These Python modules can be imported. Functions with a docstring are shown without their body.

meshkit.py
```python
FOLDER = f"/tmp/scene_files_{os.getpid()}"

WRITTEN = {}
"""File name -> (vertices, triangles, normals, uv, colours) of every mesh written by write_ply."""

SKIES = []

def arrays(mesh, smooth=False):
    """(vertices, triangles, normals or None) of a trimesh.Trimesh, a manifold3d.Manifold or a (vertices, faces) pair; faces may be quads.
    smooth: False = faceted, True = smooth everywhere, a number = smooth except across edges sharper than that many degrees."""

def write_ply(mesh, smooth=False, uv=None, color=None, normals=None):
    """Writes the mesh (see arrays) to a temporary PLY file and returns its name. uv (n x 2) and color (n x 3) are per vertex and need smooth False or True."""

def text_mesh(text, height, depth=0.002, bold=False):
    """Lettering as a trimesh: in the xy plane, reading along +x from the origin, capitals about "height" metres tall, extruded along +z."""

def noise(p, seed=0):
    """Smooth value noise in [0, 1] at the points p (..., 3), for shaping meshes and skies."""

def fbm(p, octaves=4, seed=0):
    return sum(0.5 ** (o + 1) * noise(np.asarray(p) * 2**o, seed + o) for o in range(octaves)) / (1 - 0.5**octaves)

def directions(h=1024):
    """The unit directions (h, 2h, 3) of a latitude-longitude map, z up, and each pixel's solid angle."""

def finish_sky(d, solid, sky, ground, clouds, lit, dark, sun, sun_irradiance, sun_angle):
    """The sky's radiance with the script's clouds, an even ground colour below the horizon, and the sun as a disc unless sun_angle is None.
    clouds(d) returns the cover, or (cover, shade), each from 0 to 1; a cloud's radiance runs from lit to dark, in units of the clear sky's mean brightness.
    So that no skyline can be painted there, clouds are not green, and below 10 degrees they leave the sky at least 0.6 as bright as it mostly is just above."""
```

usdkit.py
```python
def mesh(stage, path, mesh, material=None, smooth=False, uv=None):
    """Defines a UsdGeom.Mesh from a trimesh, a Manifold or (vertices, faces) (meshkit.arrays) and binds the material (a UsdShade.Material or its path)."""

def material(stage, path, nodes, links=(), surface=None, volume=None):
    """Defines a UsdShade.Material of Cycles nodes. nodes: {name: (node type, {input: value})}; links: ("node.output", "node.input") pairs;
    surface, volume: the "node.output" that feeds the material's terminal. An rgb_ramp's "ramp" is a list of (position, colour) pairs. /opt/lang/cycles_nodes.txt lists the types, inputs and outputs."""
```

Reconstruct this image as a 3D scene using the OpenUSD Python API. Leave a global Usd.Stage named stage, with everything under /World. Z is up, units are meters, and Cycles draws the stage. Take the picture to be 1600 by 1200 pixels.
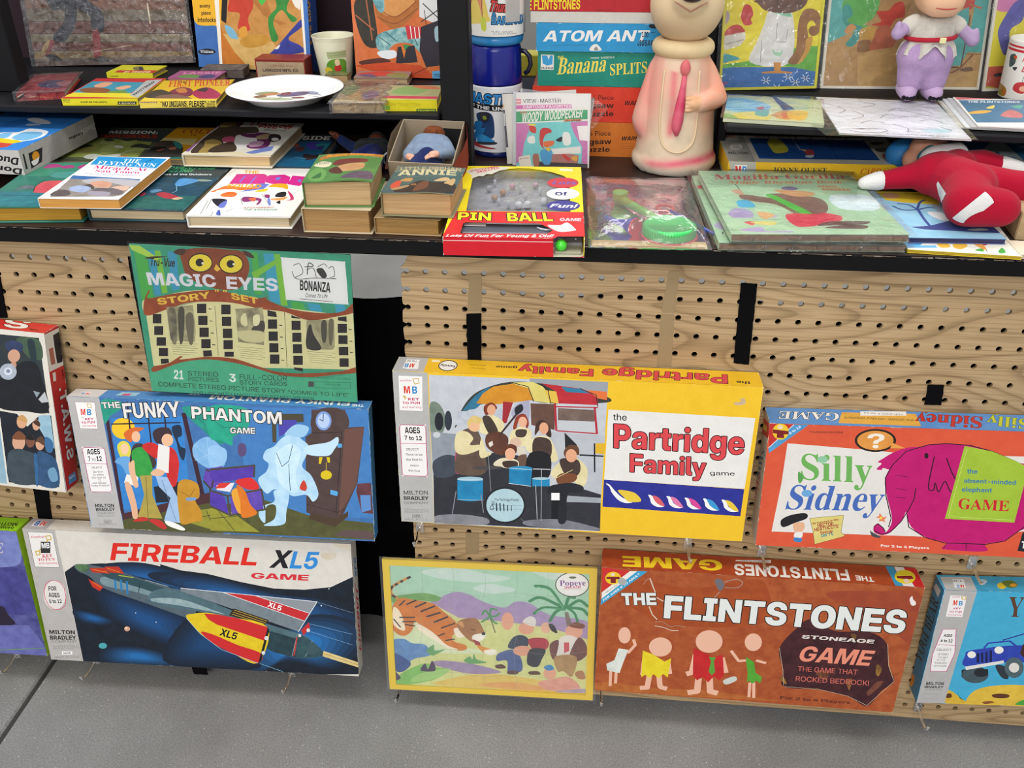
import math, re, glob, random
import numpy as np
import trimesh, shapely, manifold3d as m3
from shapely.geometry import Polygon, LineString, Point, MultiPolygon, box as sbox
from shapely import affinity
from shapely.ops import unary_union, polygonize
from PIL import Image, ImageDraw, ImageFont
from pxr import Usd, UsdGeom, UsdLux, UsdShade, Gf, Sdf, Vt
import usdkit, meshkit

# ---------------------------------------------------------------- stage, camera, light, exposure
stage = Usd.Stage.CreateInMemory()
UsdGeom.SetStageUpAxis(stage, 'Z'); UsdGeom.SetStageMetersPerUnit(stage, 1.0)
UsdGeom.Xform.Define(stage, '/World'); UsdGeom.Scope.Define(stage, '/World/Looks')
EYE = (0.21460, -1.06992, 1.21452)
RIGHT, DOWN, FWD = (0.995644, 0.093203, -0.002409), (0.045864, -0.512102, -0.857699), (-0.081174, 0.853853, -0.514146)
cam = UsdGeom.Camera.Define(stage, '/World/camera')
cam.AddTransformOp().Set(Gf.Matrix4d(*RIGHT, 0, *[-v for v in DOWN], 0, *[-v for v in FWD], 0, *EYE, 1))
cam.CreateHorizontalApertureAttr(36.0); cam.CreateFocalLengthAttr(31.7861); cam.CreateClippingRangeAttr((0.05, 100))
cam.CreateExposureAttr(0.32)
dome = UsdLux.DomeLight.Define(stage, '/World/room_light'); dome.CreateIntensityAttr(0.18); dome.CreateColorAttr((0.98, 0.99, 1.0))
def lamp(name, x, y, z, w, d, power, tilt=0, col=(1, 0.985, 0.96)):
    l = UsdLux.RectLight.Define(stage, '/World/' + name); l.CreateWidthAttr(w); l.CreateHeightAttr(d); l.CreateIntensityAttr(power); l.CreateColorAttr(col)
    l.AddTranslateOp().Set((x, y, z)); l.AddRotateXOp().Set(tilt)
# rows of ceiling lamps of the hall
lamp('ceiling_lamp', -0.5, -0.75, 3.1, 2.6, 0.5, 7.5)
lamp('ceiling_lamp_001', 1.2, 1.6, 3.4, 2.6, 0.5, 12)
lamp('ceiling_lamp_002', -1.6, 3.6, 3.4, 2.6, 0.5, 9)
lamp('ceiling_lamp_003', 0.4, -3.2, 3.4, 2.6, 0.5, 4)
lamp('ceiling_lamp_004', -0.8, -6.6, 3.5, 5.2, 1.0, 25)

# ---------------------------------------------------------------- materials
def lin(c):
    c = c.lstrip('#'); c = ''.join(x * 2 for x in c) if len(c) == 3 else c
    v = np.array([int(c[i:i + 2], 16) for i in (0, 2, 4)]) / 255.0
    return np.where(v < 0.04045, v / 12.92, ((v + 0.055) / 1.055) ** 2.4)
LK = '/World/Looks/'
def vc_mat(name, rough=0.45, spec=0.4, scale=70, grain=0.06, bump=0.0, bscale=600, sheen=0, **kw):
    """colours from the mesh (Cd mixed with Cd2 by noise), slight print grain"""
    n = {'a': ('attribute', {'attribute': 'Cd'}), 'b': ('attribute', {'attribute': 'Cd2'}), 't': ('texture_coordinate', {}),
         'n': ('noise_texture', {'scale': scale, 'detail': 5.0, 'roughness': 0.62}), 'r': ('rgb_ramp', {'ramp': [(0.36, (0, 0, 0)), (0.64, (1, 1, 1))]}),
         'm': ('mix', {}), 'g': ('noise_texture', {'scale': 900.0, 'detail': 2.0}), 'gr': ('rgb_ramp', {'ramp': [(0.3, (1 - grain,) * 3), (0.7, (1, 1, 1))]}),
         'mm': ('mix', {'mix_type': 'multiply', 'fac': 1.0}), 'p': ('principled_bsdf', {'roughness': rough, 'specular_ior_level': spec, 'sheen_weight': sheen, **kw})}
    l = [('t.object', 'n.vector'), ('t.object', 'g.vector'), ('n.fac', 'r.fac'), ('r.color', 'm.fac'), ('a.color', 'm.color1'), ('b.color', 'm.color2'),
         ('g.fac', 'gr.fac'), ('m.color', 'mm.color1'), ('gr.color', 'mm.color2'), ('mm.color', 'p.base_color')]
    if bump:
        n['bn'] = ('noise_texture', {'scale': bscale, 'detail': 3.0}); n['bu'] = ('bump', {'strength': bump, 'distance': 0.001})
        l += [('t.object', 'bn.vector'), ('bn.fac', 'bu.height'), ('bu.normal', 'p.normal')]
    return usdkit.material(stage, LK + name, n, l, surface='p.BSDF')
M = {'print': vc_mat('print', 0.42, 0.35), 'card': vc_mat('card', 0.75, 0.25, grain=0.12), 'gloss': vc_mat('gloss', 0.22, 0.5, grain=0.02),
     'cloth': vc_mat('cloth', 0.9, 0.1, grain=0.18, bump=0.6, bscale=900, sheen=0.08), 'vinyl': vc_mat('vinyl', 0.5, 0.35, scale=25, grain=0.05, bump=0.12, bscale=250),
     'black': vc_mat('black', 0.55, 0.18, scale=18, grain=0.2), 'velvet': vc_mat('velvet', 0.95, 0.05, grain=0.3)}
def pages_mat():
    n = {'a': ('attribute', {'attribute': 'Cd'}), 't': ('texture_coordinate', {}), 'mp': ('mapping', {'scale': (14.0, 14.0, 900.0)}),
         'n': ('noise_texture', {'scale': 1.0, 'detail': 3.0}), 'r': ('rgb_ramp', {'ramp': [(0.3, (0.72, 0.68, 0.62)), (0.65, (1, 1, 1))]}), 'm': ('mix', {'mix_type': 'multiply', 'fac': 1.0}),
         'bu': ('bump', {'strength': 0.4, 'distance': 0.0006}), 'p': ('principled_bsdf', {'roughness': 0.85, 'specular_ior_level': 0.15})}
    return usdkit.material(stage, LK + 'pages', n, [('t.object', 'mp.vector'), ('mp.vector', 'n.vector'), ('n.fac', 'r.fac'), ('a.color', 'm.color1'), ('r.color', 'm.color2'), ('m.color', 'p.base_color'), ('n.fac', 'bu.height'), ('bu.normal', 'p.normal')], surface='p.BSDF')
M['pages'] = pages_mat()
def plastic(name, bscale, bump, haze, rough=0.08, tint=(1, 1, 1), ior=1.45, hazecol=(0.9, 0.9, 0.92), dist=0.004):
    n = {'t': ('texture_coordinate', {}), 'n': ('noise_texture', {'scale': bscale, 'detail': 4.0, 'distortion': 0.6}), 'bu': ('bump', {'strength': bump, 'distance': dist}),
         'f': ('fresnel', {'IOR': ior}), 'tr': ('transparent_bsdf', {'color': tint}), 'g': ('glossy_bsdf', {'roughness': rough, 'color': (1, 1, 1)}),
         'd': ('diffuse_bsdf', {'color': hazecol}), 'm1': ('mix_closure', {'fac': haze}), 'm2': ('mix_closure', {})}
    return usdkit.material(stage, LK + name, n, [('t.object', 'n.vector'), ('n.fac', 'bu.height'), ('bu.normal', 'f.normal'), ('bu.normal', 'g.normal'), ('tr.BSDF', 'm1.closure1'), ('d.BSDF', 'm1.closure2'),
        ('f.fac', 'm2.fac'), ('m1.closure', 'm2.closure1'), ('g.BSDF', 'm2.closure2')], surface='m2.closure')
M['sleeve'] = plastic('sleeve', 34, 0.9, 0.02, 0.06, ior=1.35)
M['crinkle'] = plastic('crinkle', 55, 1.0, 0.03, 0.12, ior=1.6, dist=0.012)
M['pinkbag'] = plastic('pinkbag', 22, 0.8, 0.10, 0.09, ior=1.35, tint=(0.97, 0.86, 0.92), hazecol=(0.85, 0.72, 0.8))
M['flatsleeve'] = plastic('flatsleeve', 9, 0.08, 0.01, 0.05, ior=1.25)
M['oldsleeve'] = plastic('oldsleeve', 9, 0.08, 0.05, 0.06, ior=1.3)
M['dome'] = plastic('dome', 30, 0.5, 0.08, 0.06, ior=1.4)
M['clear'] = plastic('clear_plastic', 40, 0.05, 0.12, 0.06, ior=1.5)

# ---------------------------------------------------------------- meshes with colours
class MB:
    """collects triangles with per-vertex colours into ONE mesh"""
    def __init__(s): s.v, s.f, s.c, s.d, s.n = [], [], [], [], 0
    def add(s, v, f, col, col2=None):
        v = np.asarray(v, float).reshape(-1, 3); c = np.asarray(col, float); c = np.tile(c, (len(v), 1)) if c.ndim == 1 else c
        d = c if col2 is None else np.asarray(col2, float); d = np.tile(d, (len(v), 1)) if d.ndim == 1 else d
        s.v.append(v); s.f.append(np.asarray(f, int) + s.n); s.c.append(c); s.d.append(d); s.n += len(v); return s
    def tm(s, mesh, col, col2=None, smooth=False):
        return s.add(*mesh_arrays(mesh), col, col2)
    def put(s, path, mat, smooth=False):
        v, f = np.vstack(s.v), np.vstack(s.f); c, d = np.vstack(s.c), np.vstack(s.d)
        m = UsdGeom.Mesh.Define(stage, path)
        m.CreatePointsAttr(Vt.Vec3fArray.FromNumpy(v.astype(np.float32))); m.CreateFaceVertexCountsAttr(Vt.IntArray.FromNumpy(np.full(len(f), 3, np.int32)))
        m.CreateFaceVertexIndicesAttr(Vt.IntArray.FromNumpy(f.astype(np.int32).ravel())); m.CreateSubdivisionSchemeAttr('none')
        if smooth:
            t = trimesh.Trimesh(v, f, process=False); nn = np.array(t.vertex_normals)
            m.CreateNormalsAttr(Vt.Vec3fArray.FromNumpy(nn.astype(np.float32))); m.SetNormalsInterpolation('vertex')
        for k, a in (('Cd', c), ('Cd2', d)):
            UsdGeom.PrimvarsAPI(m).CreatePrimvar(k, Sdf.ValueTypeNames.Color3fArray, 'vertex').Set(Vt.Vec3fArray.FromNumpy(a.astype(np.float32)))
        UsdShade.MaterialBindingAPI.Apply(m.GetPrim()).Bind(M[mat])
        return m.GetPrim()
def mesh_arrays(mesh):
    if hasattr(mesh, 'to_mesh'):
        q = mesh.to_mesh(); return np.array(q.vert_properties[:, :3]), np.array(q.tri_verts)
    return np.array(mesh.vertices), np.array(mesh.faces)
USED = {}
def unique(path):
    k = USED.get(path, -1) + 1; USED[path] = k
    return path if k == 0 else f'{path}_{k:03d}'
def tag(prim, label=None, cat=None, group=None, kind=None):
    for k, v in (('label', label), ('category', cat), ('group', group), ('kind', kind)):
        if v: prim.SetCustomDataByKey(k, v)
    return prim
def rot(yaw=0, pit=0, roll=0):
    c, s = math.cos, math.sin
    return np.array([[c(yaw), -s(yaw), 0], [s(yaw), c(yaw), 0], [0, 0, 1]]) @ np.array([[1, 0, 0], [0, c(pit), -s(pit)], [0, s(pit), c(pit)]]) @ np.array([[c(roll), 0, s(roll)], [0, 1, 0], [-s(roll), 0, c(roll)]])
def thing(name, label, cat, loc=(0, 0, 0), R=None, group=None):
    x = UsdGeom.Xform.Define(stage, unique('/World/' + name)); R = np.eye(3) if R is None else R
    m = np.eye(4); m[:3, :3] = R.T; m[3, :3] = loc
    x.AddTransformOp().Set(Gf.Matrix4d(m.tolist())); return tag(x.GetPrim(), label, cat, group)
def part(mb, name, parent, mat='print', smooth=False, label=None):
    p = mb.put(unique(str(parent.GetPath()) + '/' + name), mat, smooth)
    return tag(p, label)
def struct(mb, name, mat, smooth=False):
    return tag(mb.put(unique('/World/' + name), mat, smooth), kind='structure')
def chamfer(w, d, h, r=0.0008, o=(0, 0, 0)):
    """box from the corner o, edges chamfered by r"""
    P = []
    for a in (0, 1):
        for b in (0, 1):
            for c in (0, 1):
                q = np.array([a * w, b * d, c * h]); s = np.array([1 - 2 * a, 1 - 2 * b, 1 - 2 * c]) * r
                for k in range(3):
                    e = s.copy(); e[k] = 0; P.append(q + e)
    t = trimesh.convex.convex_hull(np.array(P) + o)
    t.unmerge_vertices(); return t
def tube(pts, rad, sides=10, closed=False):
    p = np.asarray(pts, float); n = len(p); t = np.gradient(p, axis=0)
    if closed: t = np.roll(p, -1, 0) - np.roll(p, 1, 0)
    t /= np.linalg.norm(t, axis=1, keepdims=True) + 1e-12
    up = np.array([0, 0, 1.0]) if abs(t[:, 2]).max() < 0.9 else np.array([0.3, 1.0, 0.2]); a = np.cross(t, up); a /= np.linalg.norm(a, axis=1, keepdims=True) + 1e-12; b = np.cross(t, a)
    ang = np.arange(sides) * 2 * np.pi / sides; rad = np.broadcast_to(rad, (n,))
    v = (p[:, None] + rad[:, None, None] * (np.cos(ang)[None, :, None] * a[:, None] + np.sin(ang)[None, :, None] * b[:, None])).reshape(-1, 3)
    f = []
    for i in range(n if closed else n - 1):
        i2 = (i + 1) % n
        for j in range(sides):
            k = (j + 1) % sides; f += [[i * sides + j, i2 * sides + k, i * sides + k], [i * sides + j, i2 * sides + j, i2 * sides + k]]
    if not closed:
        for e, o in ((0, 1), (n - 1, -1)):
            v = np.vstack([v, p[e]]); q = len(v) - 1
            for j in range(sides):
                k = (j + 1) % sides; f.append([q, e * sides + j, e * sides + k][::1] if o > 0 else [q, e * sides + k, e * sides + j])
    return trimesh.Trimesh(v, f, process=False)
def lathe(prof, n=64):
    """profile [(r, z)...] from bottom axis to top axis"""
    prof = np.asarray(prof, float); m = len(prof); a = np.arange(n) * 2 * np.pi / n
    v = np.stack([prof[:, 0][:, None] * np.cos(a), prof[:, 0][:, None] * np.sin(a), np.repeat(prof[:, 1][:, None], n, 1)], -1).reshape(-1, 3); f = []
    for i in range(m - 1):
        for j in range(n):
            k = (j + 1) % n; f += [[i * n + j, i * n + k, (i + 1) * n + k], [i * n + j, (i + 1) * n + k, (i + 1) * n + j]]
    return trimesh.Trimesh(v, f, process=False)

# ---------------------------------------------------------------- printed faces: flat overlay of polygons in face millimetres
FD = [d for d in glob.glob('/opt/blender-*/*/datafiles/fonts/')][0]
_fonts, _glyphs = {}, {}
def font(style):
    if style not in _fonts:
        if 's' in style: f = ImageFont.truetype(glob.glob(FD + 'NotoSansMath-Regular.woff2')[0], 110)
        else:
            f = ImageFont.truetype(glob.glob(FD + 'Inter.woff2')[0], 110)
            try: f.set_variation_by_axes([32, 900 if 'h' in style else 820 if 'w' in style else 780 if 'b' in style else 480])
            except Exception: pass
        _fonts[style] = f
    return _fonts[style]
def glyph(ch, style):
    key = (ch, style)
    if key in _glyphs: return _glyphs[key]
    f = font(style); c = ch
    if 's' in style:
        if ch.isupper() and ch.isascii(): c = chr(0x1D400 + ord(ch) - 65)
        elif ch.islower() and ch.isascii(): c = chr(0x1D41A + ord(ch) - 97)
        elif ch.isdigit(): c = chr(0x1D7CE + int(ch))
    adv = f.getlength(c); x0, y0, x1, y1 = f.getbbox(c, anchor='ls'); shape = Polygon()
    if x1 > x0 and y1 > y0:
        W, H = int(x1 - x0 + 6), int(y1 - y0 + 6); im = Image.new('L', (W, H)); ImageDraw.Draw(im).text((3 - x0, 3 - y0), c, 255, font=f, anchor='ls')
        A = np.asarray(im, float) / 255.0 - 0.5
        a, b, cc, d = A[:-1, :-1], A[:-1, 1:], A[1:, 1:], A[1:, :-1]
        code = (a > 0) * 1 + (b > 0) * 2 + (cc > 0) * 4 + (d > 0) * 8; segs = []
        ii, jj = np.nonzero((code > 0) & (code < 15))
        for i, j in zip(ii, jj):
            k = code[i, j]; va, vb, vc, vd = a[i, j], b[i, j], cc[i, j], d[i, j]
            T = lambda: (j + va / (va - vb), i); Rr = lambda: (j + 1, i + vb / (vb - vc)); B = lambda: (j + vd / (vd - vc), i + 1); L = lambda: (j, i + va / (va - vd))
            for p, q in {1: ((L, T),), 2: ((T, Rr),), 3: ((L, Rr),), 4: ((Rr, B),), 5: ((L, T), (Rr, B)), 6: ((T, B),), 7: ((L, B),), 8: ((B, L),), 9: ((T, B),), 10: ((T, Rr), (B, L)), 11: ((Rr, B),), 12: ((L, Rr),), 13: ((T, Rr),), 14: ((L, T),)}[int(k)]:
                P, Q = p(), q(); P = (round(P[0], 4), round(P[1], 4)); Q = (round(Q[0], 4), round(Q[1], 4))
                if P != Q: segs.append(LineString([P, Q]))
        polys = [g for g in polygonize(unary_union(segs))]
        keep = []
        for g in polys:
            r = g.representative_point(); i, j = int(round(r.y)), int(round(r.x))
            if A[min(max(i, 0), H - 1), min(max(j, 0), W - 1)] > 0: keep.append(g)
        shape = unary_union(keep).simplify(0.3)
        shape = affinity.affine_transform(shape, [1, 0, 0, -1, x0 - 3, -(y0 - 3)])
    _glyphs[key] = (shape, adv); return _glyphs[key]
def text_shape(s, style, p0, p1, p2):
    x, gs, cap = 0.0, [], {True: 72.0, False: 80.0}['s' in style]
    for ch in s:
        g, adv = glyph(ch, style)
        if not g.is_empty: gs.append(affinity.translate(g, x, 0))
        x += adv
    if not gs: return Polygon()
    p0, p1, p2 = map(np.array, (p0, p1, p2)); u = (p1 - p0) / max(x, 1e-6); v = (p2 - p0) / cap
    if 'i' in style and abs(np.dot(u, v)) / (np.linalg.norm(u) * np.linalg.norm(v)) < 0.12: v = v + u * 0.22 * np.linalg.norm(v) / np.linalg.norm(u)
    return unary_union([affinity.affine_transform(g, [u[0], v[0], u[1], v[1], p0[0], p0[1]]) for g in gs]).buffer(0)
def curve(pts, closed=True, n=5):
    P = np.asarray(pts, float); out = []
    m = len(P)
    for i in range(m if closed else m - 1):
        if closed: p0, p1, p2, p3 = P[i - 1], P[i], P[(i + 1) % m], P[(i + 2) % m]
        else: p0, p1, p2, p3 = P[max(i - 1, 0)], P[i], P[i + 1], P[min(i + 2, m - 1)]
        for t in np.arange(n) / n: out.append(0.5 * (2 * p1 + (p2 - p0) * t + (2 * p0 - 5 * p1 + 4 * p2 - p3) * t * t + (3 * p1 - p0 - 3 * p2 + p3) * t ** 3))
    if not closed: out.append(P[-1])
    return np.array(out)
def paint(txt, w, h, seed=1, clip=None):
    """-> list of (polygon, colour, colour2), not overlapping; w, h in mm"""
    rng = np.random.default_rng(seed); ops = []; frame = sbox(0, 0, w, h) if clip is None else clip
    for line in txt.strip().split('\n'):
        k, rest = line[0], line[2:]
        if line.startswith('bg'): ops.append((frame, rest[1:] if rest[0] == ' ' else rest)); continue
        if line.startswith('wear'):
            col = line.split()[1]
            for _ in range(int((w + h) / 9)):
                e = rng.integers(4); t = rng.random(); L = rng.gamma(1.2, 2.2); q = 0.15 + 0.5 * rng.random() ** 2; c = (t * w, 0) if e == 0 else (t * w, h) if e == 1 else (0, t * h) if e == 2 else (w, t * h)
                ops.append((affinity.scale(Point(c).buffer(1, 3), *((L, q) if e < 2 else (q, L))), col))
            for c in ((0, 0), (w, 0), (0, h), (w, h)): ops.append((affinity.rotate(affinity.scale(Point(c).buffer(1, 2), 0.8 + rng.random(), 0.8 + rng.random()), 40), col))
            continue
        if k == 't':
            m = re.match(r't (\S+) (\S+) "(.*)" (.*)', line); col, st, s, q = m.groups(); s = s.replace("''", '"'); q = np.array(re.split('[ ,]', q), float).reshape(-1, 2)
            oc = None
            if 'o' in st: st, oc = st.split('o', 1)
            g = text_shape(s, st, *q)
            if oc: c2, wd = oc.split(','); ops.append((g.buffer(float(wd) * 0.85, 2), c2))
            ops.append((g, col)); continue
        tok = rest.split(' '); col = tok[0]
        if k in 'ls':
            q = np.array(re.split('[ ,]', ' '.join(tok[2:])), float).reshape(-1, 2); q = curve(q, False) if k == 's' else q
            g = LineString(q).buffer(float(tok[1]) * 0.5, 2, cap_style='round' if k == 's' else 'flat')
        elif k == 'h':
            q = np.array(re.split('[ ,]', ' '.join(tok[2:])), float).reshape(-1, 2); g = Polygon(curve(q, True)).buffer(0); ca, cb = lin(tok[0]) ** 0.45, lin(tok[1]) ** 0.45
            for i in range(8): ops.append((affinity.scale(g, 1.12 - 0.12 * i, 1.12 - 0.12 * i), tuple((cb + (ca - cb) * (i + 1) / 8.0) ** (1 / 0.45))))
            continue
        else:
            q = np.array(re.split('[ ,]', ' '.join(tok[1:])), float).reshape(-1, 2)
            if k == 'e':
                c, a, b = q[0], q[1] - q[0], q[2] - q[0]; t = np.arange(36) * 2 * np.pi / 36; q = c + np.cos(t)[:, None] * a + np.sin(t)[:, None] * b
            if k == 'c': q = curve(q, True)
            if len(q) < 3: continue
            g = Polygon(q)
        if not g.is_valid: g = g.buffer(0)
        ops.append((g, None if k == 'x' else col))
    out, cov = [], Polygon()
    for g, col in reversed(ops):
        g = shapely.set_precision(g.intersection(frame), 0.004); vis = g.difference(cov) if not cov.is_empty else g
        if vis.is_empty: continue
        cov = cov.union(g)
        if col is None: continue
        if not isinstance(col, str): out.append((vis, np.array(col), None)); continue
        a, b = (col.split('/') + [None])[:2]
        out.append((vis, lin(a), lin(b) if b else None))
    return out
def polys(g):
    if g.geom_type == 'Polygon': return [g]
    return [x for x in getattr(g, 'geoms', []) if x.geom_type == 'Polygon']
def skin(mb, txt, w, h, O, U, V, N, off=0.00015, seed=1, clip=None, warp=None, strips=1):
    """lays the print over a face: O corner (m), U, V unit directions, N outward"""
    O, U, V, N = map(np.asarray, (O, U, V, N)); flip = np.dot(np.cross(U, V), N) < 0
    for g, a, b in paint(txt, w * 1000, h * 1000, seed, clip):
        W = w * 1000
        for p in (polys(g) if strips == 1 else [x for k in range(strips) for x in polys(g.intersection(sbox(W * k / strips, -1, W * (k + 1) / strips, 1e4)))]):
            if p.area < 0.003: continue
            try: v, f = trimesh.creation.triangulate_polygon(p, engine='earcut')
            except Exception: continue
            if not len(f): continue
            v = np.asarray(v) / 1000.0; X = O + v[:, :1] * U + v[:, 1:2] * V + N * off
            if warp is not None: X = warp(X)
            mb.add(X, np.asarray(f)[:, ::-1] if flip else f, a, b)
    return mb
FACES = {'front': lambda w, d, h: (w, h, (0, 0, 0), (1, 0, 0), (0, 0, 1), (0, -1, 0)), 'top': lambda w, d, h: (w, d, (0, 0, h), (1, 0, 0), (0, 1, 0), (0, 0, 1)),
         'right': lambda w, d, h: (d, h, (w, 0, 0), (0, 1, 0), (0, 0, 1), (1, 0, 0)), 'left': lambda w, d, h: (d, h, (0, d, 0), (0, -1, 0), (0, 0, 1), (-1, 0, 0))}
def dress(mb, key, w, d, h, shift, only=None, warp=None):
    """all printed faces of one object onto its body mesh"""
    for i, fc in enumerate(FACES):
        k = f'{key}.{fc}'
        if k in ART and (only is None or fc in only):
            a, b, O, U, V, N = FACES[fc](w, d, h); skin(mb, ART[k], a, b, np.array(O) + shift, U, V, N, seed=len(key) * 7 + i, warp=warp)

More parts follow.
